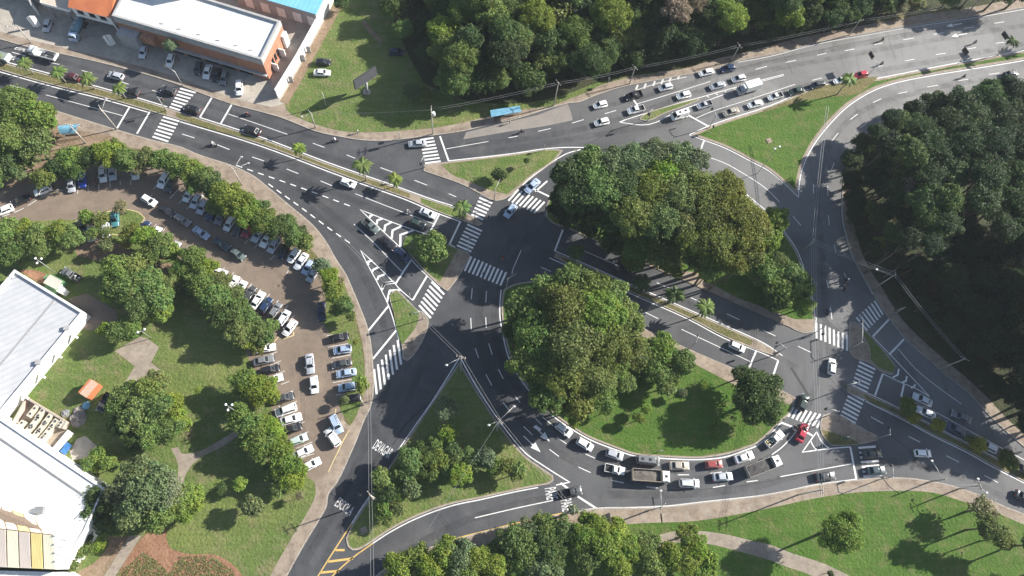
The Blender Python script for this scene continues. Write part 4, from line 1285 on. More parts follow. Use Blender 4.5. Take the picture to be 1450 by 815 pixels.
# bus shelters
def shelter(name, px4, h, label, curved=False):
    w = [g0(p) for p in roof_pts(px4, h)]
    c = sum(w, Vector()) / 4
    o = empty(name, Vector((c.x, c.y, ZK)), 0, label, 'bus shelter')
    q = [p - c for p in w]
    bm = bmesh.new()
    n = 8
    top, bot = [], []
    for i in range(n + 1):
        s = i / n
        lift = (.8 * math.sin(math.pi * s) if curved else .12 * math.sin(math.pi * s))
        a, b = q[0].lerp(q[3], s), q[1].lerp(q[2], s)
        top.append([bm.verts.new((p.x, p.y, h - .2 + lift)) for p in (a, b)])
        bot.append([bm.verts.new((p.x, p.y, h - .3 + lift)) for p in (a, b)])
    for i in range(n):
        bm.faces.new((top[i][0], top[i][1], top[i + 1][1], top[i + 1][0]))
        bm.faces.new((bot[i + 1][0], bot[i + 1][1], bot[i][1], bot[i][0]))
        for k in (0, 1): bm.faces.new((top[i][k], top[i + 1][k], bot[i + 1][k], bot[i][k]))
    for i in (0, n): bm.faces.new((top[i][0], top[i][1], bot[i][1], bot[i][0]))
    bmesh.ops.recalc_face_normals(bm, faces=bm.faces)
    bm_obj('shelter_roof', bm, M['bluefab'], o)
    for s in (.06, .94):
        for t in (.15, .8):
            p = q[0].lerp(q[1], s).lerp(q[3].lerp(q[2], s), t)
            bm = bmesh.new(); tube(bm, [(p.x, p.y, 0), (p.x, p.y, h - .3)], .07, 6); bm_obj('post', bm, M['steel'], o)
    a, b = q[0].lerp(q[3], .3), q[1].lerp(q[2], .3)
    bm = bmesh.new(); wall_box(bm, a * .9 + b * .1, a * .1 + b * .9, .42, .5, .45); bm_obj('bench', bm, M['timber'], o)
    return o


shelter('bus_shelter', [(694, 155.5), (736, 149), (738, 157.5), (695.5, 165)], 3.0, 'long straight light blue bus shelter beside the concrete bus bay')
shelter('bus_shelter', [(84, 177), (113, 175), (108, 188), (85, 189)], 3.2, 'curved light blue bus shelter beside the big tree at the left', True)

# billboard on the vacant lot
base = P(519.5, 131)
bb = empty('billboard', Vector((base.x, base.y, ZG)), 0, 'large grey billboard on a single post on the grassy lot', 'billboard')
A0, A1, A2, A3 = P(500, 113, 8.2), P(532.5, 91.5, 8.2), P(533.5, 104, 5.2), P(502.5, 125, 5.2)
bot0, bot1 = g0(A3 - base), g0(A2 - base)
dv = (bot1 - bot0).normalized(); nv = Vector((-dv.y, dv.x, 0)); mp = (bot0 + bot1) / 2
bm = bmesh.new()
hw = (bot1 - bot0).length / 2
prism(bm, [mp - dv * hw - nv * .18, mp + dv * hw - nv * .18, mp + dv * hw + nv * .18, mp - dv * hw + nv * .18], 4.6, 8.0, bottom=True)
bm_obj('frame', bm, M['dark'], bb)
bm = bmesh.new()
sgn = -1 if nv.y > 0 else 1
prism(bm, [mp - dv * hw * .98 + nv * sgn * .182, mp + dv * hw * .98 + nv * sgn * .182, mp + dv * hw * .98 + nv * sgn * .24, mp - dv * hw * .98 + nv * sgn * .24], 4.7, 7.9, bottom=True)
bm_obj('panel', bm, flat('billboard_back', (0.085, 0.088, 0.098), 0.7), bb)
bm = bmesh.new(); prism(bm, [mp - dv * hw - nv * .17, mp + dv * hw - nv * .17, mp + dv * hw + nv * .17, mp - dv * hw + nv * .17], 8.002, 8.06); bm_obj('cap', bm, M['dark'], bb)
bm = bmesh.new(); tube(bm, [(0, 0, 0), (mp.x, mp.y, 4.7)], .38, 12); bm_obj('post', bm, M['greywall'], bb)
bm = bmesh.new(); box(bm, -.9, .9, -.7, .7, -.01, .25); bm_obj('footing', bm, M['concrete'], bb)


# ---------------------------------------------------------------- trees
def crown_mesh(seed, n, leaf, lobes, lr, flat_=0.78, open_=0.42):
    """leaf sprays scattered over and through uneven lobes; unit radius"""
    rnd = random.Random(seed)
    L = []
    for i in range(lobes):
        a = rnd.uniform(0, 2 * math.pi)
        rr = math.sqrt(rnd.random()) * (1 - lr[1] * .8)
        z = rnd.uniform(-.30, .52) * (1 - .5 * rr)
        L.append((Vector((rr * math.cos(a), rr * math.sin(a), z)), rnd.uniform(*lr)))
    L.append((Vector((0, 0, .12)), .55))
    tot = sum(r * r for _, r in L)
    off = Vector((rnd.uniform(-50, 50), rnd.uniform(-50, 50), 0))
    verts, faces = [], []

    def leaf_at(p, d):
        p = p + Vector((rnd.gauss(0, .02), rnd.gauss(0, .02), rnd.gauss(0, .02)))
        p.z *= flat_
        nrm = (d * .8 + Vector((rnd.gauss(0, .6), rnd.gauss(0, .6), rnd.gauss(0.35, .6)))).normalized()
        u, v = frame_of(nrm)
        th = rnd.uniform(0, math.pi)
        u, v = u * math.cos(th) + v * math.sin(th), v * math.cos(th) - u * math.sin(th)
        sz = leaf * rnd.uniform(.55, 1.25)
        i0 = len(verts)
        b = nrm * sz * .22
        verts.extend((p - u * sz, p - v * sz * .55 + b, p + u * sz, p + v * sz * .55 + b))
        faces.append((i0, i0 + 1, i0 + 2, i0 + 3))

    def ball(zlo):
        z, a = rnd.uniform(zlo, 1), rnd.uniform(0, 2 * math.pi)
        s = math.sqrt(max(0, 1 - z * z))
        return Vector((s * math.cos(a), s * math.sin(a), z))
    for c, r in L:
        for k in range(int(.78 * n * r * r / tot)):
            d = ball(-.75)
            leaf_at(c + d * r * (1 - open_ * rnd.random() ** 2), d)
    for k in range(int(.22 * n)):
        d = ball(-.45)
        q = d * 2.3 + off
        w = .74 + .34 * noise.noise(q) + .20 * noise.noise(q * 2.7) + .08 * noise.noise(q * 6)
        if noise.noise(q * 3.1 + Vector((9, 4, 2))) < -.12: continue
        leaf_at(d * w * (1 - .35 * rnd.random() ** 2), d)
    me = bpy.data.meshes.new('crown')
    me.from_pydata([tuple(v) for v in verts], [], faces)
    me.materials.append(M['leaf'])
    return me


def trunk_mesh(seed, hc, r, limbs=5):
    """tapered trunk with forking limbs, real size: hc to crown centre, r crown radius"""
    rnd = random.Random(seed)
    bm = bmesh.new()
    t = .055
    j = Vector((rnd.uniform(-.1, .1) * hc, rnd.uniform(-.1, .1) * hc, hc * .62))
    tube(bm, [(0, 0, -.1), (j.x * .4, j.y * .4, hc * .3), j], [t * 1.35, t, t * .8], 7)
    for i in range(limbs):
        a = 2 * math.pi * (i + rnd.random() * .6) / limbs
        rr = r * rnd.uniform(.35, .6)
        e = Vector((rr * math.cos(a), rr * math.sin(a), hc + r * rnd.uniform(-.1, .35)))
        tube(bm, [j, j.lerp(e, .5) + Vector((0, 0, r * .08)), e], [t * .6, t * .35, t * .12], 5)
    me = bpy.data.meshes.new('trunk')
    bm.to_mesh(me)
    bm.free()
    me.materials.append(M['bark'])
    return me


CROWN = {'big': [crown_mesh(11 + i, 19000, .042, 46, (.12, .27)) for i in range(5)],
         'mid': [crown_mesh(31 + i, 7500, .062, 26, (.15, .31)) for i in range(5)],
         'small': [crown_mesh(51 + i, 2400, .108, 14, (.2, .38)) for i in range(5)],
         'open': [crown_mesh(71 + i, 1500, .09, 16, (.18, .32), .8, .7) for i in range(4)]}
TRUNK = {(k, hk): trunk_mesh(90 + k + hk, 1.0 * hk, 1.0) for k in range(3) for hk in (1, 2)}
trnd = random.Random(3)
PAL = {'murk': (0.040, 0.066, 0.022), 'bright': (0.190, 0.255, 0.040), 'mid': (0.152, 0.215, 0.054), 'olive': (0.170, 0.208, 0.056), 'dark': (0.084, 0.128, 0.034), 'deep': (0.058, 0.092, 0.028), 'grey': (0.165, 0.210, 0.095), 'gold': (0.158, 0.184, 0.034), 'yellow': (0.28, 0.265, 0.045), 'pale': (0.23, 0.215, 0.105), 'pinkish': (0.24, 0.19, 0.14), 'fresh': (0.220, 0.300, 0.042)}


MASS = []


def tree(px, py, rpx, col, label, group=None, hc=None, size=None, name='tree', mass=False):
    z = hc or 3
    r = rpx / ppm(px, py, z)
    if hc is None: hc = .95 * r + 1.6
    r = rpx / ppm(px, py, hc)
    p = P(px, py, hc)
    b = PAL[col]
    f = trnd.uniform(.84, 1.16)
    tint = (b[0] * f * trnd.uniform(.92, 1.1), b[1] * f, b[2] * f * trnd.uniform(.8, 1.2), 1)
    size = size or ('big' if r > 5.2 else 'mid' if r > 2.6 else 'small')
    k = trnd.uniform(.94, 1.06)
    sc = (r * k, r / k, r * trnd.uniform(.88, 1.1))
    rot = trnd.uniform(0, 6.28)
    me = trnd.choice(CROWN[size])
    hk = 1 if hc < 1.35 * r else 2
    tme = TRUNK[(trnd.randrange(3), hk)]
    if mass:
        MASS.append((me, tme, p, rot, sc, (r, r, hc / hk), tint))
        return
    if name == 'tree' and r < 2.35:  # small ones are trees as well, only named apart
        name = 'shrub'
        label = label.replace(' tree', ' shrub', 1)
    o = empty(name, Vector((p.x, p.y, ZK)), rot, label, {'tree': 'tree', 'bush': 'bush', 'shrub': 'shrub'}[name], group)
    c = link('crown', me, o)
    c.location = (0, 0, hc - ZK)
    c.scale = sc
    c.color = tint
    t = link('trunk', tme, o)
    t.scale = (r, r, hc / hk)
    return o


def massed(name, label):
    """the dark depth of the wood, where no tree can be told from the next"""
    V, Fv, Mi, Ti, off = [], [], [], [], 0
    for me, tme, p, rot, sc, ts, tint in MASS:
        for src, s3, z, mi in ((me, sc, p.z, 0), (tme, ts, ZK, 1)):
            n = len(src.vertices)
            co = np.empty(n * 3, np.float32)
            src.vertices.foreach_get('co', co)
            co = co.reshape(-1, 3) * np.array(s3, np.float32)
            c, s = math.cos(rot), math.sin(rot)
            V.append(np.stack([co[:, 0] * c - co[:, 1] * s + p.x, co[:, 0] * s + co[:, 1] * c + p.y, co[:, 2] + z], 1))
            Ti.append(np.tile(np.array(tint, np.float32), (n, 1)))
            for f in src.polygons:
                Fv.append([v + off for v in f.vertices])
                Mi.append(mi)
            off += n
    m = bpy.data.meshes.new(name)
    m.from_pydata(np.concatenate(V).tolist(), [], Fv)
    m.materials.append(M['leafmass'])
    m.materials.append(M['bark'])
    m.polygons.foreach_set('material_index', Mi)
    at = m.color_attributes.new('tint', 'FLOAT_COLOR', 'POINT')
    at.data.foreach_set('color', np.concatenate(Ti).ravel())
    MASS.clear()
    return tag(link(name, m), label, 'wood', kind='stuff')


ORD = ['first', 'second', 'third', 'fourth', 'fifth', 'sixth', 'seventh', 'eighth', 'ninth', 'tenth', 'eleventh', 'twelfth', 'thirteenth', 'fourteenth', 'fifteenth', 'sixteenth', 'seventeenth', 'eighteenth', 'nineteenth', 'twentieth', 'twenty-first', 'twenty-second', 'twenty-third', 'twenty-fourth', 'twenty-fifth', 'twenty-sixth', 'twenty-seventh', 'twenty-eighth', 'twenty-ninth', 'thirtieth', 'thirty-first', 'thirty-second']
WORD = {'murk': 'very dark', 'bright': 'bright green', 'mid': 'green', 'olive': 'olive green', 'dark': 'dark green', 'deep': 'deep green', 'grey': 'greyish green', 'gold': 'golden green', 'yellow': 'yellow-green', 'pale': 'pale thin', 'pinkish': 'pinkish grey', 'fresh': 'fresh light green'}


def row(items, where, group, **kw):
    """a traced row of trees, labelled by their order along it"""
    for i, it in enumerate(items):
        d = dict(kw)
        if len(it) > 4: d.update(it[4])
        tree(it[0], it[1], it[2], it[3], '%s %s %s %s' % (WORD[it[3]], 'bush' if kw.get('name') == 'bush' else 'tree', ORD[i], where), group, **d)


# corner wood at the left
row([(16, 148, 36, 'mid', {'hc': 7}), (52, 168, 32, 'bright', {'hc': 7}), (12, 195, 36, 'mid', {'hc': 7}), (50, 205, 32, 'olive', {'hc': 6}), (12, 232, 28, 'dark', {'hc': 5}), (34, 228, 16, 'mid'), (-28, 180, 40, 'mid', {'hc': 8}), (-14, 250, 24, 'mid', {'hc': 5})],
    'from the top in the clump left of the curved bus shelter', 'trees left of the curved shelter')
tree(26, 246, 13, 'grey', 'small greyish bush at the foot of the left clump', name='bush')
# belt between the car park and the avenue
row([(62, 250, 19, 'olive'), (82, 235, 20, 'dark'), (103, 222, 24, 'mid'), (104, 240, 20, 'dark'), (128, 222, 22, 'dark'), (150, 218, 24, 'bright'), (165, 212, 18, 'bright'), (178, 226, 22, 'mid'), (205, 224, 20, 'olive'), (196, 236, 15, 'pale', {'size': 'open'}), (228, 226, 20, 'mid'), (248, 234, 22, 'mid'), (270, 240, 22, 'bright'), (290, 252, 22, 'mid'), (275, 262, 16, 'mid')],
    'from the left in the belt between car park and avenue', 'trees in the belt beside the avenue')
row([(302, 262, 22, 'dark'), (318, 276, 26, 'bright'), (308, 290, 18, 'mid'), (338, 290, 26, 'bright'), (352, 303, 24, 'bright'), (366, 294, 18, 'mid'), (376, 314, 24, 'mid'), (392, 322, 22, 'dark'), (405, 318, 18, 'mid'), (416, 334, 19, 'mid'), (432, 344, 16, 'olive'), (425, 330, 14, 'dark')],
    'in the belt above the red car, counted from the left', 'trees in the belt beside the avenue')
row([(456, 376, 15, 'grey'), (466, 392, 17, 'bright'), (472, 412, 19, 'bright'), (486, 432, 17, 'mid'), (474, 440, 11, 'mid', {'size': 'open'}), (498, 447, 9, 'olive'), (512, 545, 13, 'bright'), (488, 566, 8, 'grey'), (503, 484, 5, 'yellow'), (478, 400, 13, 'pale', {'size': 'open'})],
    'from the top on the strip right of the car park', 'trees on the strip right of the car park')
# between the car park and the campus
row([(8, 330, 26, 'mid'), (32, 326, 20, 'bright'), (8, 358, 24, 'dark'), (48, 335, 24, 'mid'), (28, 350, 18, 'mid'), (56, 352, 18, 'mid'), (84, 328, 20, 'bright'), (100, 336, 20, 'mid'), (82, 342, 14, 'mid')],
    'from the left in the clump under the car park entrance lane', 'trees between car park and campus')
row([(122, 308, 13, 'bright'), (142, 310, 15, 'olive', {'size': 'open'}), (132, 330, 13, 'mid', {'size': 'open'}), (150, 328, 12, 'olive', {'size': 'open'}), (170, 292, 13, 'pale', {'size': 'open'}), (186, 328, 18, 'gold'), (178, 345, 10, 'yellow', {'size': 'open'}), (206, 336, 20, 'bright'), (228, 346, 22, 'mid'), (215, 360, 20, 'olive'), (245, 356, 14, 'bright'), (150, 348, 13, 'grey', {'size': 'open'}), (136, 352, 8, 'pinkish', {'size': 'open'})],
    'around the small grass island of the car park', 'trees round the car park island')
row([(165, 382, 28, 'mid'), (190, 378, 26, 'olive'), (178, 404, 28, 'mid'), (208, 398, 26, 'mid'), (158, 412, 20, 'bright'), (222, 422, 26, 'mid'), (200, 434, 24, 'mid'), (226, 440, 20, 'bright'), (240, 402, 18, 'olive')],
    'in the big clump above the paved square', 'trees above the paved square')
row([(148, 466, 12, 'bright'), (166, 470, 20, 'mid'), (186, 466, 18, 'mid')], 'from the left above the paved square edge', 'trees at the paved square')
row([(272, 366, 22, 'mid'), (256, 382, 18, 'mid'), (292, 378, 20, 'bright'), (284, 400, 26, 'mid'), (312, 398, 18, 'olive'), (268, 408, 18, 'dark'), (306, 424, 26, 'mid'), (330, 416, 18, 'olive'), (336, 440, 24, 'mid'), (314, 448, 22, 'dark'), (352, 452, 20, 'mid'), (340, 470, 24, 'olive'), (366, 468, 20, 'mid'), (352, 482, 16, 'bright'), (376, 476, 16, 'mid'), (384, 462, 14, 'mid'), (364, 492, 12, 'olive')],
    'along the lower edge of the car park, from the top', 'trees along the lower car park edge')
row([(346, 540, 24, 'mid'), (362, 552, 26, 'bright'), (378, 548, 18, 'fresh'), (386, 560, 14, 'bright'), (340, 588, 22, 'mid'), (354, 602, 24, 'mid'), (372, 604, 22, 'bright'), (388, 610, 20, 'fresh'), (368, 628, 26, 'mid'), (350, 622, 16, 'mid'), (394, 634, 22, 'bright'), (404, 656, 26, 'bright'), (412, 680, 20, 'fresh'), (388, 666, 20, 'mid'), (424, 668, 14, 'fresh'), (396, 690, 16, 'mid')],
    'beside the left row of bays, from the top', 'trees beside the left bays')
row([(180, 560, 24, 'mid'), (206, 552, 26, 'olive'), (222, 540, 20, 'olive'), (166, 578, 22, 'mid'), (192, 588, 30, 'mid'), (222, 578, 28, 'mid'), (240, 574, 22, 'bright'), (168, 604, 20, 'dark'), (210, 612, 26, 'mid'), (238, 608, 24, 'mid'), (250, 590, 18, 'bright'), (190, 622, 20, 'dark'), (262, 600, 12, 'bright')],
    'in the round clump beside the dark parked car', 'trees in the clump beside the dark car')
row([(196, 672, 30, 'grey', {'hc': 7}), (222, 676, 26, 'grey', {'hc': 7}), (178, 694, 30, 'grey', {'hc': 7}), (208, 700, 36, 'grey', {'hc': 8}), (240, 694, 26, 'grey', {'hc': 7}), (186, 726, 28, 'grey', {'hc': 7}), (222, 728, 28, 'mid', {'hc': 6}), (254, 706, 24, 'mid', {'hc': 5}), (162, 712, 22, 'dark', {'hc': 6}), (136, 700, 20, 'dark', {'hc': 5}), (130, 724, 18, 'dark', {'hc': 5}), (272, 704, 24, 'fresh', {'hc': 3}), (262, 728, 16, 'bright', {'hc': 3}), (148, 740, 18, 'deep', {'hc': 4}), (166, 742, 20, 'dark', {'hc': 5})],
    'in the large greyish grove by the white block', 'trees in the grove by the white block')
row([(140, 650, 20, 'bright', {'hc': 2.2}), (125, 656, 12, 'mid'), (156, 658, 14, 'mid')], 'in the low shrubs at the concrete pad', 'shrubs at the concrete pad', name='bush')
row([(98, 788, 12, 'bright'), (112, 780, 14, 'mid'), (126, 774, 12, 'mid'), (140, 770, 12, 'bright'), (104, 800, 9, 'olive'), (122, 760, 12, 'deep')], 'in the low shrubs beside the yellow-panelled hall', 'shrubs by the panelled hall', name='bush')
tree(340, 684, 12, 'fresh', 'small round light green tree on the lower lawn')
tree(313, 692, 11, 'dark', 'small round dark tree left of the light one on the lower lawn')
tree(357, 717, 18, 'grey', 'round grey-green tree alone on the lower lawn')
tree(424, 702, 8, 'pale', 'thin pale bush at the right rim of the lower lawn', size='open', name='bush')
tree(255, 568, 6, 'deep', 'tiny dark bush on the middle lawn', name='bush')
tree(280, 552, 7, 'fresh', 'tiny light bush on the middle lawn', size='open', name='bush')
tree(241, 64, 12, 'grey', 'slender greyish tree in front of the brick shop', hc=6, size='mid')

# triangular island in the middle bottom
row([(630, 578, 20, 'grey'), (634, 614, 16, 'fresh'), (617, 628, 14, 'mid'), (606, 648, 18, 'mid'), (622, 650, 17, 'bright'), (652, 672, 19, 'fresh'), (632, 662, 13, 'mid'), (580, 652, 22, 'mid'), (564, 668, 14, 'mid'), (540, 676, 17, 'mid'), (582, 690, 17, 'grey'), (552, 700, 14, 'dark'), (545, 724, 15, 'mid'), (562, 718, 14, 'olive'), (688, 648, 17, 'grey'), (716, 660, 15, 'olive'), (732, 668, 15, 'mid'), (600, 666, 13, 'dark'), (664, 640, 10, 'mid'), (557, 688, 9, 'mid'), (668, 655, 15, 'dark'), (648, 650, 13, 'mid'), (596, 636, 14, 'dark'), (575, 672, 15, 'mid'), (640, 640, 15, 'dark'), (566, 700, 13, 'mid'), (700, 662, 14, 'mid'), (612, 670, 12, 'mid'), (536, 692, 11, 'dark'), (548, 738, 9, 'olive')],
    'on the triangular island with bare lawn tip', 'trees on the triangular island')
# round island, southern half
row([(744, 436, 33, 'mid', {'hc': 13.5}), (772, 412, 31, 'mid', {'hc': 13.5}), (808, 402, 33, 'mid', {'hc': 15}), (838, 406, 29, 'gold', {'hc': 15}), (864, 418, 29, 'mid', {'hc': 13.5}), (800, 440, 44, 'olive', {'hc': 16.5}), (846, 446, 42, 'bright', {'hc': 16.5}), (884, 448, 29, 'mid', {'hc': 13.5}), (762, 474, 40, 'mid', {'hc': 15}), (812, 486, 46, 'olive', {'hc': 16.5}), (858, 486, 40, 'gold', {'hc': 15}), (890, 474, 26, 'olive', {'hc': 12}), (752, 514, 35, 'mid', {'hc': 13.5}), (796, 528, 40, 'olive', {'hc': 13.5}), (838, 528, 37, 'olive', {'hc': 13.5}), (776, 558, 31, 'mid', {'hc': 12}), (816, 566, 31, 'olive', {'hc': 10.5}), (850, 560, 26, 'mid', {'hc': 9}), (870, 520, 22, 'mid', {'hc': 9}), (732, 470, 24, 'dark', {'hc': 12})],
    'in the great spreading grove of the southern half island', 'trees in the southern half island grove')
row([(902, 506, 22, 'olive', {'hc': 6}), (884, 540, 18, 'mid', {'hc': 5}), (942, 546, 16, 'mid', {'hc': 4}), (912, 500, 26, 'olive', {'hc': 5}), (938, 496, 28, 'bright', {'hc': 5}), (964, 512, 22, 'mid', {'hc': 5}), (926, 524, 24, 'mid', {'hc': 5}), (950, 530, 18, 'mid', {'hc': 4}), (906, 526, 16, 'dark', {'hc': 4})],
    'in the low grove right of the great one', 'trees right of the great grove')
row([(888, 544, 8, 'fresh'), (915, 578, 9, 'fresh'), (905, 592, 10, 'bright'), (966, 556, 8, 'grey'), (996, 546, 7, 'bright'), (812, 596, 11, 'bright'), (800, 582, 11, 'mid'), (860, 580, 10, 'mid')],
    'among the young trees on the southern half island lawn', 'young trees on the half island')
tree(1074, 563, 43, 'dark', 'big round dark tree at the right tip of the southern half island', hc=6.5)
tree(1012, 608, 8, 'bright', 'little light tree in the shade of the round dark one', hc=1.6)
tree(1052, 530, 18, 'dark', 'dark tree leaning against the big round one from above', hc=5)
# round island, northern half
def grove_h(x, y):
    by = 340 + .44 * (x - 850)
    return max(5.5, min(17, 150 * (1 - (792 - by) / (792 - y))))


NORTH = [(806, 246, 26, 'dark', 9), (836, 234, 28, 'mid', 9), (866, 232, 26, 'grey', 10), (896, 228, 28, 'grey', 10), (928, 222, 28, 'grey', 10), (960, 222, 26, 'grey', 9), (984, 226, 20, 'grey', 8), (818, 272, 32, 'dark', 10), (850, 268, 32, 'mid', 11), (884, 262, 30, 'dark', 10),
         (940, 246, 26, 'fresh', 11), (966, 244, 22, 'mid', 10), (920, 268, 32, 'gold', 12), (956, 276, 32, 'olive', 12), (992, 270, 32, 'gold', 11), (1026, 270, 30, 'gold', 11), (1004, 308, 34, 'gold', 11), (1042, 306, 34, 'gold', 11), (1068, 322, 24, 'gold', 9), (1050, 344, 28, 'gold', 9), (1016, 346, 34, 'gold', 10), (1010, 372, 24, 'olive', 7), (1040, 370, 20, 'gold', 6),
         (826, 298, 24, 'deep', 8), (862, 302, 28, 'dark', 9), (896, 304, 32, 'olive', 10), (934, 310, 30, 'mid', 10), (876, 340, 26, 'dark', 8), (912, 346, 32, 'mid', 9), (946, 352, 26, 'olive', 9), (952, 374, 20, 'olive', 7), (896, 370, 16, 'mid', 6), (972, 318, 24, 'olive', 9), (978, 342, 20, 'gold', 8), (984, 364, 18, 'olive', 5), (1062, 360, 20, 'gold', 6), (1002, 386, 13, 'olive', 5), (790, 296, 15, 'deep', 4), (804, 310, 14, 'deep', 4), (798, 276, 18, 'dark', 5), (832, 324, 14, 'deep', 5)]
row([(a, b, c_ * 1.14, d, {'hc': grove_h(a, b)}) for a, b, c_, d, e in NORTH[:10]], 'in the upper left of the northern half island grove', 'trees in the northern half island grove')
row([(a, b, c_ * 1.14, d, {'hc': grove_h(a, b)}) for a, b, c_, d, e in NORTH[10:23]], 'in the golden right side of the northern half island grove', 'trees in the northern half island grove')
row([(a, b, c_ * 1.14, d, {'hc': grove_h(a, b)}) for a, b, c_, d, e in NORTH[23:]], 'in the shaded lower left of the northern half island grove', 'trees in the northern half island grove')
row([(1098, 312, 22, 'fresh', {'hc': 4}), (1084, 338, 24, 'bright', {'hc': 4}), (1104, 374, 20, 'mid', {'hc': 5}), (1084, 386, 27, 'mid', {'hc': 5}), (1120, 390, 25, 'mid', {'hc': 5}), (1140, 406, 18, 'mid', {'hc': 4}), (1108, 412, 29, 'mid', {'hc': 5}), (1136, 432, 18, 'bright', {'hc': 4}), (1094, 426, 18, 'dark', {'hc': 4})],
    'along the right rim of the northern half island, from above', 'trees on the right rim of the half island')
# small islands
tree(613, 351, 28, 'mid', 'leafy tree on the left teardrop island beside the chevrons', hc=3.4)
tree(706, 247, 13, 'dark', 'round bush-like tree on the upper grass triangle', hc=2.4)
tree(746, 227, 5, 'dark', 'tiny round bush on the upper grass triangle', name='bush')
row([(1284, 576, 14, 'gold', {'hc': 2.6}), (1293, 591, 10, 'yellow', {'hc': 2.2}), (1327, 601, 12, 'yellow', {'hc': 2.4}), (1386, 629, 13, 'yellow', {'hc': 2.4}), (1428, 650, 15, 'gold', {'hc': 2.6}), (1374, 622, 8, 'olive', {'hc': 2})],
    'along the narrow median at the lower right', 'small trees on the lower right median')
# south park
tree(1192, 753, 33, 'bright', 'round solitary tree on the south lawn with a long thin shadow', hc=9, size='big')
tree(1392, 722, 24, 'pale', 'thin straw-coloured tree beside the curved pavement', hc=5.5, size='open')
tree(1404, 748, 22, 'olive', 'bushy olive tree below the straw-coloured one', hc=8)
tree(1420, 765, 16, 'olive', 'smaller olive tree at the right of the south lawn', hc=7)
tree(1470, 772, 24, 'mid', 'tree at the far right end of the south lawn', hc=8)
tree(1495, 815, 24, 'mid', 'tree beyond the lower right corner of the lawn', hc=8)
tree(1422, 840, 26, 'mid', 'tree rising at the bottom edge of the south lawn', hc=7)
tree(1176, 812, 6, 'dark', 'small bush beside the curved footpath', name='bush')
row([(568, 805, 28, 'fresh', {'hc': 5}), (592, 790, 26, 'bright', {'hc': 5}), (612, 808, 26, 'fresh', {'hc': 6}), (630, 782, 26, 'bright', {'hc': 6}), (652, 790, 28, 'grey', {'hc': 6}), (676, 796, 26, 'bright', {'hc': 6}), (700, 806, 24, 'fresh', {'hc': 6}), (660, 816, 26, 'bright', {'hc': 6}), (700, 784, 20, 'mid', {'hc': 4}), (726, 762, 26, 'mid', {'hc': 6}), (748, 752, 22, 'grey', {'hc': 5}), (770, 748, 24, 'mid', {'hc': 5}), (798, 752, 24, 'mid', {'hc': 5}), (742, 782, 28, 'mid', {'hc': 6}), (778, 782, 28, 'dark', {'hc': 6}), (770, 808, 28, 'grey', {'hc': 6})],
    'from the left in the bottom grove', 'trees in the bottom grove')
row([(834, 736, 16, 'bright', {'hc': 5}), (850, 748, 22, 'fresh', {'hc': 6}), (872, 752, 22, 'fresh', {'hc': 6}), (826, 760, 22, 'bright', {'hc': 6}), (858, 776, 26, 'bright', {'hc': 7}), (890, 776, 22, 'fresh', {'hc': 6}), (832, 792, 24, 'mid', {'hc': 6}), (876, 800, 24, 'bright', {'hc': 6}), (916, 772, 22, 'mid', {'hc': 5}), (922, 800, 24, 'mid', {'hc': 6}), (952, 786, 22, 'bright', {'hc': 6}), (974, 760, 20, 'bright', {'hc': 6}), (986, 776, 22, 'fresh', {'hc': 6}), (972, 796, 24, 'bright', {'hc': 6}), (1000, 796, 18, 'fresh', {'hc': 5}), (996, 818, 20, 'bright', {'hc': 5})],
    'from the left in the pale half of the bottom grove', 'trees in the bottom grove')
tree(812, 722, 9, 'grey', 'small bush under the cables at the give-way line', name='bush')

# wood along the northern avenue: nothing tells its inner trees apart
NB = [(590, 60), (600, 118), (640, 128), (700, 128), (760, 128), (812, 116), (856, 96), (905, 88), (955, 74), (1010, 66), (1060, 58), (1110, 44), (1170, 30), (1240, 14), (1300, -2)]


def nb_limit(x):
    for (x0, y0), (x1, y1) in zip(NB, NB[1:]):
        if x0 <= x <= x1: return y0 + (y1 - y0) * (x - x0) / (x1 - x0)
    return -10


wr = random.Random(12)
for j in range(6):
    for i in range(22):
        x = 556 + i * 34 + wr.uniform(-12, 12) + (j % 2) * 17
        y = -44 + j * 31 + wr.uniform(-9, 9)
        r = wr.uniform(22, 34)
        if y > nb_limit(x) - r * .55 or x > 1330 or (x < 608 and y > (x - 566) * .9): continue
        dk = wr.random()
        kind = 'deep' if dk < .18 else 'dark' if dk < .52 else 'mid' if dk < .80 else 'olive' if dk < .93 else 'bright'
        hc = (wr.uniform(5.5, 8) if y > nb_limit(x) - 45 else (wr.uniform(8, 14) if x > 645 else wr.uniform(6, 7.5)))
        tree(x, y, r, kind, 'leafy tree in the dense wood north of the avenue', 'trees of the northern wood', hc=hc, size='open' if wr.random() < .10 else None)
for j in range(6):
    for i in range(19):
        x, y = 566 + i * 40 + wr.uniform(-10, 10), -30 + j * 33 + wr.uniform(-8, 8)
        if y > nb_limit(x) - 10 or x > 1320 or (x < 610 and y > (x - 556) * 1.1): continue
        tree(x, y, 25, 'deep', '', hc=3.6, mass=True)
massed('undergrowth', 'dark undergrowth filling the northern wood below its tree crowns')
tree(958, 14, 24, 'pinkish', 'greyish pink tree standing out of the northern wood', hc=13, size='mid')
tree(985, 6, 18, 'pinkish', 'second greyish pink tree in the northern wood, right of the other', hc=12, size='mid')
tree(1036, 24, 27, 'fresh', 'bright light green tree rising at the edge of the northern wood', hc=11)
tree(1116, 18, 26, 'bright', 'bright green tree at the right end of the northern wood', hc=9)
tree(628, 42, 27, 'fresh', 'bright yellowish tree at the left of the northern wood', hc=8)
tree(584, 130, 16, 'grey', 'grey-green sapling at the shaded corner of the vacant lot', hc=4)
tree(600, 134, 14, 'olive', 'olive sapling at the shaded corner of the vacant lot', hc=3)
tree(643, 126, 13, 'grey', 'round grey-green tree before the northern wood', hc=5)
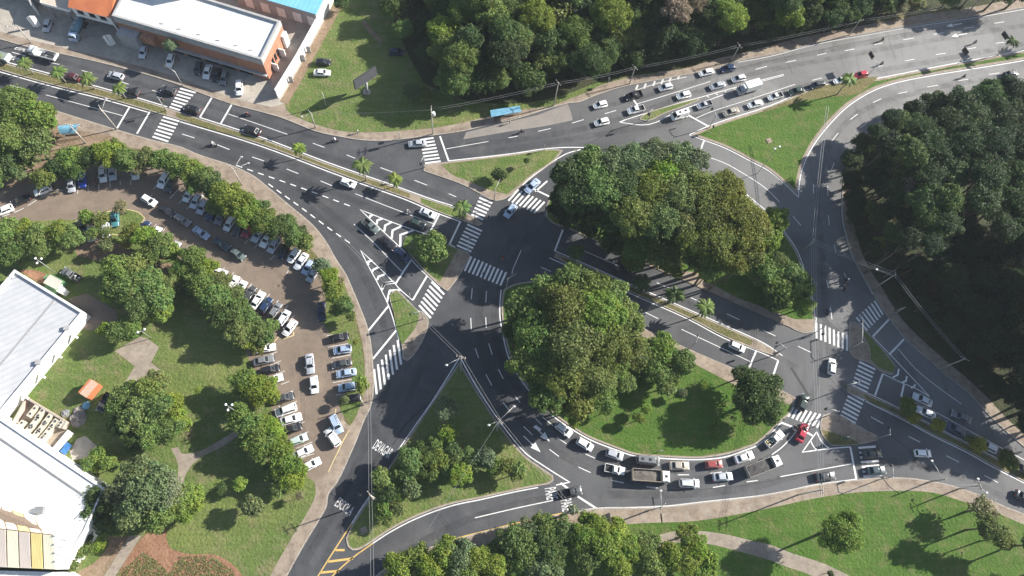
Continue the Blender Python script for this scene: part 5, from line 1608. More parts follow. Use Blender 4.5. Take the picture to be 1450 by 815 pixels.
tree(558, 8, 22, 'dark', 'dark tree at the upper left corner of the northern wood', hc=6)
tree(570, 40, 18, 'mid', 'leaning tree over the dirt track by the northern wood', hc=5)
tree(700, 116, 18, 'dark', 'bushy dark tree behind the straight bus shelter', hc=5)
tree(484, 4, 12, 'dark', 'dark bush at the top of the white boundary wall', hc=3)
for x, y, r in ((1190, 14, 20), (1218, 8, 20), (1180, 24, 16), (1255, 0, 18), (1210, 22, 12)):
    tree(x, y, r, 'dark', 'leafy tree in the dense wood north of the avenue', 'trees of the northern wood', hc=6)
for x, y, r, k, lb in ((1300, 4, 14, 'pale', 'dry bush'), (1345, -4, 16, 'olive', 'olive bush'), (1275, 12, 10, 'pale', 'pale dry shrub'), (1420, -14, 22, 'dark', 'dark tree'), (1450, -16, 24, 'dark', 'deep green tree'), (1385, -16, 18, 'mid', 'green tree')):
    tree(x, y, r, k, lb + ' beyond the upper right end of the avenue pavement', hc=4 if r < 17 else 8, size='open' if k == 'pale' else None)

# wood on the right
RB = [(1448, 122), (1400, 128), (1356, 138), (1310, 146), (1282, 150), (1252, 172), (1240, 200), (1230, 236), (1228, 262), (1232, 296), (1236, 330), (1250, 356)]
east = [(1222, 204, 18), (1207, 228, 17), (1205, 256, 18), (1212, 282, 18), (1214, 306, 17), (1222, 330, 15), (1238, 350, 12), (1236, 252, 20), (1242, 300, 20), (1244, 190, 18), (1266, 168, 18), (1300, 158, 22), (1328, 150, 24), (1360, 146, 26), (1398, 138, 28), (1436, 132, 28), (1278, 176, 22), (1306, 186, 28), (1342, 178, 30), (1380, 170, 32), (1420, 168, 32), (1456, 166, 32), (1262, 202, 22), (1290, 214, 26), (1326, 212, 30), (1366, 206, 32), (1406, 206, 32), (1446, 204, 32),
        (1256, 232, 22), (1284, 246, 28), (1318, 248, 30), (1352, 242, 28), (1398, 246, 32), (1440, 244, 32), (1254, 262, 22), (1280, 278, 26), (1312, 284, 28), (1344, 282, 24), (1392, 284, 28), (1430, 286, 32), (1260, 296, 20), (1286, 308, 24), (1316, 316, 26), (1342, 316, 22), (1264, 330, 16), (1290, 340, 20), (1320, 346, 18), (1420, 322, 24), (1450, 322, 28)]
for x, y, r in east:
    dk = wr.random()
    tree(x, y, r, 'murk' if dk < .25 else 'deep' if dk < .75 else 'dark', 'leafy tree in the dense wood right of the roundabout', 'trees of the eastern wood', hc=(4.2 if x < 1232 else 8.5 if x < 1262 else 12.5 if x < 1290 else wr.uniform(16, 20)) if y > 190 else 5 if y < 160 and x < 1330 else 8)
tree(1290, 262, 20, 'pinkish', 'grey half-bare tree standing out of the eastern wood', hc=14, size='open')
tree(1244, 342, 9, 'bright', 'small palm-like light tuft at the edge of the eastern wood', hc=5, size='small')
# tall trees farther in, whose shade covers the road below the wood
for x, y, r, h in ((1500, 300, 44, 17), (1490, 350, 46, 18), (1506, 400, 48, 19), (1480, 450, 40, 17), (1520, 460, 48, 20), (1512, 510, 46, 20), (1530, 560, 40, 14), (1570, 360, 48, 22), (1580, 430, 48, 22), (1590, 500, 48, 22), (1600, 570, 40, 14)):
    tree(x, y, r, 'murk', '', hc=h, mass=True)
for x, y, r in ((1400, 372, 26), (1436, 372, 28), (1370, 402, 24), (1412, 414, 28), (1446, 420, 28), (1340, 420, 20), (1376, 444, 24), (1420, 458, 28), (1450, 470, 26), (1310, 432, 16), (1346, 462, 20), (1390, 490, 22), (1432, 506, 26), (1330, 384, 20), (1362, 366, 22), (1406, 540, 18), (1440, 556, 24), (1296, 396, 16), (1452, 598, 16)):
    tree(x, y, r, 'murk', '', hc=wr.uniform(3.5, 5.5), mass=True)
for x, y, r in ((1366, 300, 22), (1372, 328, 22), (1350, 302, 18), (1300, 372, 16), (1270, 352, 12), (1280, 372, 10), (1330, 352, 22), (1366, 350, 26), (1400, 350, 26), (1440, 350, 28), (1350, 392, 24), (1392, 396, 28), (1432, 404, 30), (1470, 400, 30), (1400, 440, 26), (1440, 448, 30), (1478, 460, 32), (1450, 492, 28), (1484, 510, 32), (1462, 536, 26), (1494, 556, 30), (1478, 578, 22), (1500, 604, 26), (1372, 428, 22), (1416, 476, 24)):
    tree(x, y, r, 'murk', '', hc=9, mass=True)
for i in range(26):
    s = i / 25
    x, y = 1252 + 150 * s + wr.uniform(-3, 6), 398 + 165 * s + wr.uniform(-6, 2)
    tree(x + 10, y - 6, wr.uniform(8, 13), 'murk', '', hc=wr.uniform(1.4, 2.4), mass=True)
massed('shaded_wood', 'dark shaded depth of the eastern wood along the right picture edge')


# palms on the medians
def palm_crown(seed):
    rnd = random.Random(seed)
    bm = bmesh.new()
    for k in range(15):
        a = 2 * math.pi * k / 15 + rnd.uniform(-.2, .2)
        up = rnd.uniform(.1, 1.0)
        L = rnd.uniform(1.9, 2.6)
        d = Vector((math.cos(a), math.sin(a), 0))
        n = Vector((-d.y, d.x, 0))
        prev = None
        for i in range(9):
            s = i / 8
            p = d * L * s * (1 - .12 * s) + Vector((0, 0, up * L * .55 * s - (1.0 + up * .3) * s * s * L * .52))
            w = .34 * math.sin(math.pi * min(1, s * .9 + .12)) + .03
            cur = (bm.verts.new(p + n * w - Vector((0, 0, w * .5))), bm.verts.new(p), bm.verts.new(p - n * w - Vector((0, 0, w * .5))))
            if prev and i % 1 == 0:
                for q in (0, 1):
                    bm.faces.new((prev[q], prev[q + 1], cur[q + 1], cur[q]))
            prev = cur
            # leaflets fringe
            if i and i < 8:
                for sg in (1, -1):
                    t = p + n * sg * (w + .28) - Vector((0, 0, .25)) + d * .18
                    bm.faces.new([bm.verts.new(q) for q in (p + d * .05, p - d * .07, t)])
    me = bpy.data.meshes.new('palm_crown')
    bm.to_mesh(me)
    bm.free()
    me.materials.append(M['leaf'])
    return me


def palm_trunk():
    bm = bmesh.new()
    tube(bm, [(0, 0, -.1), (.03, 0, .3), (.02, .02, .6), (0, 0, 1)], [.16, .12, .10, .085], 7)
    me = bpy.data.meshes.new('palm_trunk')
    bm.to_mesh(me)
    bm.free()
    me.materials.append(M['palmbark'])
    return me


PC, PT = [palm_crown(i) for i in range(3)], palm_trunk()
PALMS = [((48, 104.5), 4.2, 1.0, 'mid', 'palm on the long median beside the white flatbed truck'), ((94, 117), 4.4, 1.1, 'mid', 'palm on the long median beside the maroon car'),
         ((135, 126), 4.2, 1.15, 'mid', 'palm on the long median below the silver car'), ((178.6, 139), 4.2, 1.0, 'mid', 'palm on the long median beside the black hatchback'),
         ((4, 93), 3.5, .9, 'mid', 'palm on the long median at the left picture edge'), ((428, 223), 4.4, .95, 'bright', 'small palm on the long median right of the motorcyclist'), ((519, 256), 7.6, 1.25, 'mid', 'tallest palm on the long median with a slim trunk'),
         ((561.5, 264), 3.8, 1.0, 'bright', 'small palm on the long median before the drain gap'), ((655, 310), 6.4, 1.15, 'mid', 'palm at the crosswalk end of the long median'),
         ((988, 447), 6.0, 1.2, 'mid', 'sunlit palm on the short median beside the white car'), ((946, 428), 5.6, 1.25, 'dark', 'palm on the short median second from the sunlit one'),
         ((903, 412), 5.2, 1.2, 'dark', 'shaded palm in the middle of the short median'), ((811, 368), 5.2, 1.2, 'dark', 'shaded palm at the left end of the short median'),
         ((1184.5, 134), 7.0, 1.25, 'mid', 'tall palm on the grass beside the red car'), ((1413, 78), 6.0, 1.05, 'dark', 'dark palm at the upper right median'), ((1472, 64), 6.5, 1.2, 'dark', 'dark palm past the right picture edge')]
for i, (b, h, k, col, lb) in enumerate(PALMS):
    p = P(*b)
    o = empty('palm_tree', Vector((p.x, p.y, ZK)), i * 1.3, lb, 'palm', 'palms on the medians')
    c = link('crown', PC[i % 3], o)
    c.location.z = h
    c.scale = (k, k, k)
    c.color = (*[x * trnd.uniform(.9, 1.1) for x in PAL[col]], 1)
    t = link('trunk', PT, o)
    t.scale = (k, k, h)
# low planting in the flower bed: countless little tufts
def tufts(name, polys, n, size, col, seed):
    rnd = random.Random(seed)
    bm = bmesh.new()
    for poly in polys:
        w = [P(*q) for q in poly]
        x0, x1 = min(p.x for p in w), max(p.x for p in w)
        y0, y1 = min(p.y for p in w), max(p.y for p in w)
        k = 0
        while k < n:
            x, y = rnd.uniform(x0, x1), rnd.uniform(y0, y1)
            inside = False
            for a, b in zip(w, w[1:] + w[:1]):
                if (a.y > y) != (b.y > y) and x < (b.x - a.x) * (y - a.y) / (b.y - a.y) + a.x: inside = not inside
            k += 1
            if not inside: continue
            for _ in range(4):
                a = rnd.uniform(0, 6.28)
                s = size * rnd.uniform(.5, 1.2)
                p = Vector((x, y, ZG + .03))
                d = Vector((math.cos(a), math.sin(a), .9)) * s
                e = Vector((-math.sin(a), math.cos(a), 0)) * s * .35
                bm.faces.new([bm.verts.new(q) for q in (p - e, p + e, p + d)])
    o = bm_obj(name, bm, M['leaf'])
    o.color = (*col, 1)
    tag(o, 'low leafy planting in the red flower bed', 'plants', kind='stuff')


tufts('bed_planting', [zt(0, 607, [(665, 800), (800, 685), (880, 740), (950, 810), (900, 900), (640, 900)]), zt(0, 607, [(950, 790), (1000, 710), (1180, 705), (1280, 770), (1320, 830), (1300, 900), (960, 900)])], 1500, .24, (0.20, 0.21, 0.075), 5)


# ---------------------------------------------------------------- vehicles
def loft(bm, secs, mi=0):
    """secs: list of (x, half width, z bottom, z shoulder, z top) ; rounded section"""
    rings = []
    for x, w, zb, zs, zt_ in secs:
        y = [(w * .90, zb), (w, zb + .12), (w, zs), (w * .95, zs + (zt_ - zs) * .6), (w * .78, zt_)]
        pts = [(yy, zz) for yy, zz in y] + [(-yy, zz) for yy, zz in reversed(y)]
        rings.append([bm.verts.new((x, yy, zz)) for yy, zz in pts])
    n = len(rings[0])
    for a, b in zip(rings, rings[1:]):
        for k in range(n):
            f = bm.faces.new((a[k], a[(k + 1) % n], b[(k + 1) % n], b[k]))
            f.material_index = mi
            f.smooth = True
    bm.faces.new(rings[0]).material_index = mi
    bm.faces.new(rings[-1][::-1]).material_index = mi


def quad_slab(bm, q, t=.012, mi=0):
    """thin pane over four points, pushed out along its normal"""
    q = [Vector(p) for p in q]
    n = (q[1] - q[0]).cross(q[3] - q[0]).normalized() * t
    u = [bm.verts.new(p) for p in q]
    v = [bm.verts.new(p + n) for p in q]
    bm.faces.new(v).material_index = mi
    for i in range(4):
        bm.faces.new((u[i], u[(i + 1) % 4], v[(i + 1) % 4], v[i])).material_index = mi


def lerp4(q, s0, s1, t0, t1):
    a, b, c, d = [Vector(p) for p in q]
    f = lambda s, t: a.lerp(b, s).lerp(d.lerp(c, s), t)
    return [f(s0, t0), f(s1, t0), f(s1, t1), f(s0, t1)]


# profile: L, W, hood height, belt, roof, x of windscreen foot/top, rear foot/top
SPEC = {'hatchback': dict(L=3.95, W=1.70, hood=.92, belt=.95, roof=1.48, ff=1.02, ft=.30, rt=-1.55, rf=-1.88, tail=.98),
        'sedan': dict(L=4.45, W=1.74, hood=.90, belt=.94, roof=1.45, ff=1.02, ft=.30, rt=-1.05, rf=-1.62, tail=1.0),
        'suv': dict(L=4.35, W=1.82, hood=1.05, belt=1.08, roof=1.68, ff=1.15, ft=.55, rt=-1.85, rf=-2.08, tail=1.1),
        'pickup': dict(L=4.75, W=1.78, hood=1.0, belt=1.03, roof=1.62, ff=1.15, ft=.55, rt=-.42, rf=-.55, tail=1.0),
        'small_pickup': dict(L=4.4, W=1.68, hood=.92, belt=.96, roof=1.5, ff=1.05, ft=.4, rt=-.35, rf=-.5, tail=.95),
        'van': dict(L=4.9, W=1.92, hood=1.15, belt=1.2, roof=2.15, ff=1.95, ft=1.35, rt=-2.35, rf=-2.43, tail=1.25)}
CAT = {'hatchback': 'car', 'sedan': 'car', 'suv': 'car', 'pickup': 'pickup truck', 'small_pickup': 'pickup truck', 'van': 'van'}


def wheel_parts(root, x, y, r=.31, w=.2):
    bm = bmesh.new(); tube(bm, [(0, -w / 2, 0), (0, w / 2, 0)], r, 14)
    o = bm_obj('wheel', bm, M['tyre'], root)
    o.location = (x, y, r)
    s = 1 if y > 0 else -1
    bm = bmesh.new(); tube(bm, [(0, s * (w / 2 + .001), 0), (0, s * (w / 2 + .02), 0)], r * .62, 10)
    bm_obj('rim', bm, M['rim'], o)


def make_car(kind):
    S = SPEC[kind]
    L, W, hw = S['L'], S['W'], S['W'] / 2
    xf, xr = L / 2, -L / 2
    root = empty(kind if kind != 'small_pickup' else 'small_pickup', (0, 0, 0))
    bm = bmesh.new()
    b = S['belt']
    bed = 'pickup' in kind
    back = [(xr, hw * .82, .42, .62, .74), (xr + .06, hw * .93, .30, .72, S['tail'] - .06), (xr + .35, hw, .24, .76, S['tail'])]
    if bed:
        back = [(S['rf'] - .0, hw * .99, .24, .80, b)]
    loft(bm, back + [(S['rf'] + .25, hw, .22, .80, b), (0, hw, .20, .80, b + .01), (S['ff'] - .05, hw, .22, .78, b), (S['ff'] + .1, hw * .99, .23, .76, S['hood']),
                     (xf - .55, hw * .97, .24, .70, S['hood'] - .06), (xf - .18, hw * .90, .28, .64, S['hood'] - .17), (xf - .02, hw * .74, .34, .56, S['hood'] - .34)])
    # roof and pillars
    rz_ = S['roof']
    cw, rw = hw * .88, hw * .70
    xs = [(S['rf'], cw, b - .03), (S['ff'], cw, b - .03)]
    lowq = [(S['rf'], -cw, b - .03), (S['ff'], -cw, b - .03), (S['ff'], cw, b - .03), (S['rf'], cw, b - .03)]
    topq = [(S['rt'], -rw, rz_ - .04), (S['ft'], -rw, rz_ - .04), (S['ft'], rw, rz_ - .04), (S['rt'], rw, rz_ - .04)]
    mid_ = (S['rt'] + S['ft']) / 2
    lv = [bm.verts.new(p) for p in lowq]
    tv = [bm.verts.new(p) for p in topq]
    crown_ = [bm.verts.new(p) for p in ((S['rt'] + .14, -rw * .82, rz_), (S['ft'] - .16, -rw * .82, rz_), (S['ft'] - .16, rw * .82, rz_), (S['rt'] + .14, rw * .82, rz_))]
    for i in range(4):
        j = (i + 1) % 4
        bm.faces.new((lv[i], lv[j], tv[j], tv[i]))
        bm.faces.new((tv[i], tv[j], crown_[j], crown_[i])).smooth = True
    bm.faces.new(crown_)
    if bed:
        z0, z1, t = .62, S['tail'], .07
        x0, x1 = xr + .05, S['rf'] - .02
        box(bm, x0, x1, -hw * .97, hw * .97, .30, z0)
        box(bm, x0, x1, hw * .97 - t, hw * .97, z0 + .002, z1)
        box(bm, x0, x1, -hw * .97, -hw * .97 + t, z0 + .002, z1)
        box(bm, x0, x0 + t, -hw * .97 + t + .002, hw * .97 - t - .002, z0 + .002, z1 - .02)
    body = bm_obj('body', bm, M['car'], root)
    body.color = (.6, .6, .6, 1)
    # panes
    lo, to = [Vector(p) for p in lowq], [Vector(p) for p in topq]
    bm = bmesh.new(); quad_slab(bm, lerp4([lo[1], lo[2], to[2], to[1]], .07, .93, .10, .93)); bm_obj('windscreen', bm, M['glass'], root)
    bm = bmesh.new(); quad_slab(bm, lerp4([lo[3], lo[0], to[0], to[3]], .10, .90, .16, .88)); bm_obj('rear_window', bm, M['glass'], root)
    for q in ([lo[0], lo[1], to[1], to[0]], [lo[2], lo[3], to[3], to[2]]):
        bm = bmesh.new()
        if kind == 'van':
            rng = ((.72, .95),) if q[0] is lo[0] else ((.05, .28),)
        elif bed: rng = ((.12, .86),) if q[0] is lo[0] else ((.14, .88),)
        else: rng = ((.10, .49), (.53, .90))
        for s0, s1 in rng: quad_slab(bm, lerp4(q, s0, s1, .16, .90))
        bm_obj('side_window', bm, M['glass'], root)
    for sy in (-1, 1):
        bm = bmesh.new(); box(bm, xf - .30, xf - .12, sy * hw * .80 - .13, sy * hw * .80 + .13, S['hood'] - .33, S['hood'] - .19); bm_obj('headlight', bm, M['lamp'], root)
        bm = bmesh.new(); box(bm, xr - .012, xr + .10, sy * hw * .78 - .10, sy * hw * .78 + .10, .70, S['tail'] - .1); bm_obj('tail_light', bm, M['tail'], root)
        bm = bmesh.new(); box(bm, S['ff'] - .28, S['ff'] - .12, sy * (hw + .02), sy * (hw + .17), b - .02, b + .13); m_ = bm_obj('mirror', bm, M['car'], root); m_.color = (.6, .6, .6, 1)
        for x in (L * .31, -L * .29): wheel_parts(root, x, sy * (hw - .10), .31 if kind in ('hatchback', 'sedan') else .35)
    bm = bmesh.new(); box(bm, xf - .10, xf + .015, -hw * .6, hw * .6, .36, .50); bm_obj('grille', bm, M['plastic'], root)
    if bed:
        bm = bmesh.new(); box(bm, xr + .13, S['rf'] - .03, -hw * .97 + .072, hw * .97 - .072, .623, .66); bm_obj('bed_liner', bm, M['plastic'], root)
    if kind == 'suv':
        for sy in (-1, 1):
            bm = bmesh.new(); tube(bm, [(S['rt'] + .2, sy * rw * .86, rz_ + .05), (S['ft'] - .25, sy * rw * .86, rz_ + .05)], .03, 5); bm_obj('roof_rail', bm, M['steel'], root)
    if kind == 'van':
        bm = bmesh.new()
        for x in (-1.4, .2): box(bm, x - .25, x + .25, -.25, .25, rz_ + .002, rz_ + .09)
        bm_obj('roof_hatch', bm, M['plastic'], root)
    return root


PROTO = {}
COLR = {'white': (.78, .78, .76), 'silver': (.42, .44, .47), 'pale silver': (.55, .57, .60), 'grey': (.17, .175, .18), 'charcoal': (.055, .058, .06), 'black': (.014, .014, .016), 'dark blue': (.018, .035, .085), 'blue': (.02, .07, .42),
        'red': (.40, .025, .045), 'dull red': (.30, .06, .055), 'maroon': (.075, .014, .018), 'teal': (.06, .20, .22), 'dark green': (.028, .048, .040), 'beige': (.40, .36, .30), 'pale blue': (.36, .45, .58), 'dark teal': (.03, .055, .065), 'greenish grey': (.11, .135, .125), 'greenish silver': (.42, .50, .47), 'navy': (.012, .018, .05)}


def jit(c):
    f = trnd.uniform(.92, 1.06)
    return tuple(x * f for x in c) + (1,)


def car(px, py, dx, dy, kind, col, label, z=.012, group=None, zc=.7):
    if kind not in PROTO:
        PROTO[kind] = make_car(kind)
        o = PROTO[kind]
    else:
        o = copy_tree(PROTO[kind])
    o.location = Vector((*P(px, py, zc).xy, z))
    o.rotation_euler.z = heading(px, py, dx, dy)
    s = trnd.uniform(.98, 1.05)
    o.scale = (s, s * trnd.uniform(.99, 1.03), s)
    recolor(o, ('body', 'mirror'), jit(COLR[col]))
    tag(o, label, CAT[kind], group)
    return o


ROADZ, LOTZ = .012, ZG + .012
WV = {'suv': 'SUV', 'small_pickup': 'small pickup', 'pickup': 'pickup'}


def fleet(items, group, z):
    for px, py, dx, dy, kind, col, where in items:
        car(px, py, dx, dy, kind, col, '%s %s %s' % (col, WV.get(kind, kind), where), z, group)


fleet([(102, 108, -1, -.27, 'sedan', 'maroon', 'on the avenue beside the second median palm'),
       (164, 107, -1, -.25, 'hatchback', 'silver', 'on the avenue before the filling station'),
       (187, 130, -1, -.3, 'hatchback', 'black', 'half behind a median palm on the avenue'),
       (238.5, 127.5, -1, -.3, 'hatchback', 'charcoal', 'about to leave the upper left crosswalk'),
       (272, 154, -1, -.35, 'hatchback', 'black', 'beside the upper left crosswalk on the right'),
       (357, 184, -1, -.35, 'sedan', 'black', 'on the avenue behind the motorcyclist near the white wall'),
       (591, 203, -1, .06, 'sedan', 'silver', 'stopped across the crosswalk below the vacant lot')], 'cars on the western avenue', ROADZ)
fleet([(493, 259, 1, .37, 'hatchback', 'white', 'beside the tallest median palm'),
       (606, 302, 1, .42, 'sedan', 'pale silver', 'waiting at the stop line next to the median'),
       (591.6, 316.5, 1, .42, 'hatchback', 'dark green', 'waiting beside the hatched chevrons'),
       (525, 320, .78, .62, 'pickup', 'greenish grey', 'beside the chevron triangle at the left'),
       (549.7, 344, .78, .62, 'sedan', 'black', 'between the pickup and the shaded car at the chevrons'),
       (569.5, 360.5, .78, .66, 'sedan', 'dark blue', 'in tree shade beside the teardrop island'),
       (753.7, 263, -.7, .7, 'sedan', 'pale blue', 'coming out of the shade towards the upper crosswalk'),
       (722.8, 298.5, -.62, .8, 'hatchback', 'pale blue', 'just past the upper shaded crosswalk')], 'cars round the western mouth of the roundabout', ROADZ)
fleet([(850, 148, -1, .26, 'hatchback', 'white', 'leading the upper queue, nearest the kerb'),
       (852, 172.5, -1, .25, 'hatchback', 'white', 'leading the queue in the lane next to the diamond island'),
       (897, 135, -1, .28, 'pickup', 'black', 'at the faded kerb hatching'),
       (900.6, 155, -1, .25, 'pickup', 'white', 'with empty open bed at the tip of the diamond island'),
       (942.5, 123, -1, .28, 'hatchback', 'pale silver', 'under the faded kerb hatching'),
       (968, 134.6, -1, .27, 'hatchback', 'white', 'in the second lane above the diamond island'),
       (1000, 102, -1, .25, 'sedan', 'white', 'in the dappled shade at the kerb beside the wood'),
       (1030.6, 96.5, -1, .2, 'hatchback', 'dark blue', 'last in the kerb lane of the queue'),
       (1016, 121, -1, .27, 'sedan', 'silver', 'in the second lane before the white box truck'),
       (1046, 111, -1, .25, 'hatchback', 'pale silver', 'last in the second lane of the queue'),
       (997.5, 148, -1, .32, 'small_pickup', 'silver', 'with black bed behind the white van'),
       (1035, 158, -1, .3, 'sedan', 'beige', 'in the lane along the grass triangle, nearest the roundabout'),
       (1069, 147, -1, .28, 'sedan', 'white', 'along the grass triangle behind the beige car'),
       (1098, 136, -1, .3, 'small_pickup', 'white', 'with grey bed along the grass triangle'),
       (1127.5, 128.6, -1, .25, 'sedan', 'dark green', 'along the grass triangle behind the white pickup'),
       (1157, 120, -1, .26, 'suv', 'charcoal', 'along the grass triangle behind the dark green sedan'),
       (1190.5, 113, -1, .28, 'sedan', 'white', 'beside the tall palm by the grass triangle'),
       (1219, 105.4, -1, .25, 'hatchback', 'red', 'last of the queue beside the tall palm'),
       (1432, 104, 1, -.2, 'sedan', 'charcoal', 'on the outer lane by the wood at the right picture edge')], 'queueing cars on the north-east avenue', ROADZ)
fleet([(1178, 518.6, .06, -1, 'hatchback', 'white', 'alone in the middle of the right junction'),
       (1137.4, 569.6, .42, -1, 'hatchback', 'dark green', 'crossing the crosswalk by the big round tree'),
       (1136, 612.5, .42, -1, 'sedan', 'red', 'at the stop line by the small painted triangle'),
       (1097, 621, .78, -.66, 'pickup', 'white', 'with goods in its bed at the roundabout exit'),
       (1054, 647, 1, -.33, 'sedan', 'white', 'in the inner ring lane behind the white pickup'),
       (1011, 657, 1, -.08, 'hatchback', 'dull red', 'in the inner ring lane'),
       (962, 659, 1, .0, 'sedan', 'beige', 'in the inner ring lane behind the dull red one'),
       (870.5, 643.5, .95, .3, 'hatchback', 'silver', 'in the inner ring lane behind the dark grey van'),
       (828.4, 628.7, .85, .5, 'hatchback', 'white', 'in the inner ring lane at the edge of the shade'),
       (798.5, 608, .78, .62, 'hatchback', 'white', 'coming out of the grove shade on the ring'),
       (870.5, 664.4, .97, .2, 'small_pickup', 'white', 'with grey bed in the middle ring lane'),
       (976, 684, 1, .02, 'suv', 'pale silver', 'with roof rails between the two dump trucks'),
       (1023.6, 674.6, 1, -.06, 'sedan', 'silver', 'directly behind the upper dump truck'),
       (809, 696.3, 1, -.2, 'pickup', 'charcoal', 'passing the give-way lettering'),
       (1169, 674, 1, -.1, 'sedan', 'charcoal', 'alone in the outer lane before the stop line'),
       (1235.6, 642.7, 1, -.05, 'sedan', 'dark green', 'on the lower right crosswalk, upper one'),
       (1240.7, 665.7, 1, -.07, 'sedan', 'dark teal', 'on the lower right crosswalk, lower one'),
       (1307, 641.4, 1, .03, 'hatchback', 'white', 'with glass roof beyond the lower right crosswalk'),
       (1306, 565.5, -.88, -.42, 'sedan', 'pale silver', 'waiting in the shade at the painted chevrons'),
       (1311, 584, -.88, -.42, 'sedan', 'pale silver', 'waiting in the shade behind the small median trees'),
       (1360.6, 589.7, -.9, -.4, 'sedan', 'grey', 'deep in the shade on the lower right arm'),
       (1352, 607, -.88, -.44, 'sedan', 'dark blue', 'in the shade beside the second small median tree'),
       (1399, 631.7, -.88, -.46, 'hatchback', 'pale silver', 'half hidden by the last small median trees'),
       (1447, 663, -.88, -.46, 'sedan', 'black', 'at the right picture edge beside the median'),
       (1452, 705, .9, .5, 'sedan', 'charcoal', 'cut by the right picture edge below the median'),
       (1044, 490.6, .92, .4, 'hatchback', 'white', 'waiting at the end of the short palm median'),
       (893, 371.5, -.9, -.4, 'sedan', 'teal', 'shaded under the northern half island grove')], 'cars on the roundabout', ROADZ)
fleet([(917.5, 651.5, 1, .1, 'van', 'grey', 'in the inner ring lane above the lower dump truck'),
       (962, 163, -1, .32, 'van', 'white', 'stopped at the line right of the diamond island')], 'vans at the roundabout', ROADZ)
# off the road
fleet([(67.6, 36.5, -.35, 1, 'hatchback', 'silver', 'on the filling station forecourt'),
       (203, 74, -.3, 1, 'hatchback', 'pale silver', 'leftmost of those parked at the brick shop'),
       (241.6, 86, -.3, 1, 'hatchback', 'white', 'second from left of those parked at the brick shop'),
       (281, 97, -.3, 1, 'hatchback', 'charcoal', 'parked left of the white black-roofed car at the shop'),
       (294, 102, -.3, 1, 'sedan', 'white', 'in the middle of those parked at the brick shop'),
       (306.5, 106, -.3, 1, 'hatchback', 'black', 'parked right of the white sedan at the shop'),
       (317.5, 111, -.3, 1, 'hatchback', 'grey', 'rightmost in the shop shade'),
       (339, 125, .03, 1, 'suv', 'white', 'in the sun on the shop forecourt'),
       (457.5, 88, 1, .03, 'hatchback', 'black', 'on the grass of the vacant lot'),
       (456.4, 103, 1, .03, 'sedan', 'white', 'on the grass below the black one'),
       (561.5, 74, 1, -.05, 'hatchback', 'navy', 'in the tree shade beside the dirt track'),
       (148, 569.6, -.6, 1, 'small_pickup', 'black', 'near the orange container'),
       (100.8, 388.8, -.85, -.5, 'pickup', 'grey', 'with loaded bed beside the small green hut')], 'parked vehicles off the road', LOTZ)
# the car park, row by row
UP = 'in the upper row of the car park'
fleet([(6.4, 298, -.9, .38, 'hatchback', 'white', 'parked along the lane edge at the left picture edge'),
       (29.4, 284, -.9, .38, 'sedan', 'black', 'parked along the lane edge'),
       (61, 269.5, -.9, .36, 'hatchback', 'white', 'parked along the lane edge under branches'),
       (101.5, 262, .02, 1, 'hatchback', 'silver', 'leftmost ' + UP), (117, 255, .05, 1, 'hatchback', 'blue', UP),
       (145.7, 247, .1, 1, 'sedan', 'white', UP + ', second right of the blue one'), (159.5, 244, .05, 1, 'sedan', 'silver', UP + ', third right of the blue one'),
       (192.5, 244, .0, 1, 'hatchback', 'white', UP + ' under the thin pale tree'),
       (232.8, 255.5, -.5, .86, 'suv', 'white', UP + ' at the bend'), (243, 262, -.5, .86, 'hatchback', 'charcoal', UP + ' right of the white SUV'),
       (267.5, 276, -.5, .86, 'hatchback', 'white', 'in the shaded row, first after the bend'), (278, 285, -.5, .86, 'hatchback', 'pale silver', 'in the shaded row, second after the bend'),
       (287.5, 293, -.5, .86, 'hatchback', 'silver', 'in the shaded row, third after the bend'), (300.6, 300.6, -.5, .86, 'sedan', 'dark blue', 'in the shaded row, fourth after the bend'),
       (313, 308, -.5, .86, 'hatchback', 'grey', 'in the shaded row, fifth after the bend'),
       (325, 317, -.5, .86, 'hatchback', 'white', 'in the shaded row left of the red one'), (338.6, 322, -.5, .86, 'sedan', 'charcoal', 'in the shaded row directly left of the red one'),
       (351, 326, -.5, .86, 'hatchback', 'red', 'in the shaded row of the car park')], 'cars parked in the upper row', LOTZ)
fleet([(366, 331.5, -.55, .84, 'sedan', 'silver', 'right of the red one in the car park'), (378, 339, -.55, .84, 'sedan', 'white', 'second right of the red one in the car park'),
       (388.7, 347, -.55, .84, 'suv', 'silver', 'third right of the red one in the car park'), (402.5, 354.5, -.55, .84, 'sedan', 'black', 'fourth right of the red one in the car park'),
       (416.3, 361.5, -.55, .84, 'hatchback', 'white', 'fifth right of the red one in the car park'), (426.5, 370, -.55, .84, 'sedan', 'pale silver', 'sixth right of the red one in the car park'),
       (436.5, 378.6, -.55, .84, 'hatchback', 'pale blue', 'seventh right of the red one in the car park'), (443, 389, -.55, .84, 'hatchback', 'silver', 'at the corner end of the row right of the red one'),
       (455.7, 441, 0, 1, 'sedan', 'navy', 'in deep shade at the strip right of the car park')], 'cars parked in the upper right row', LOTZ)
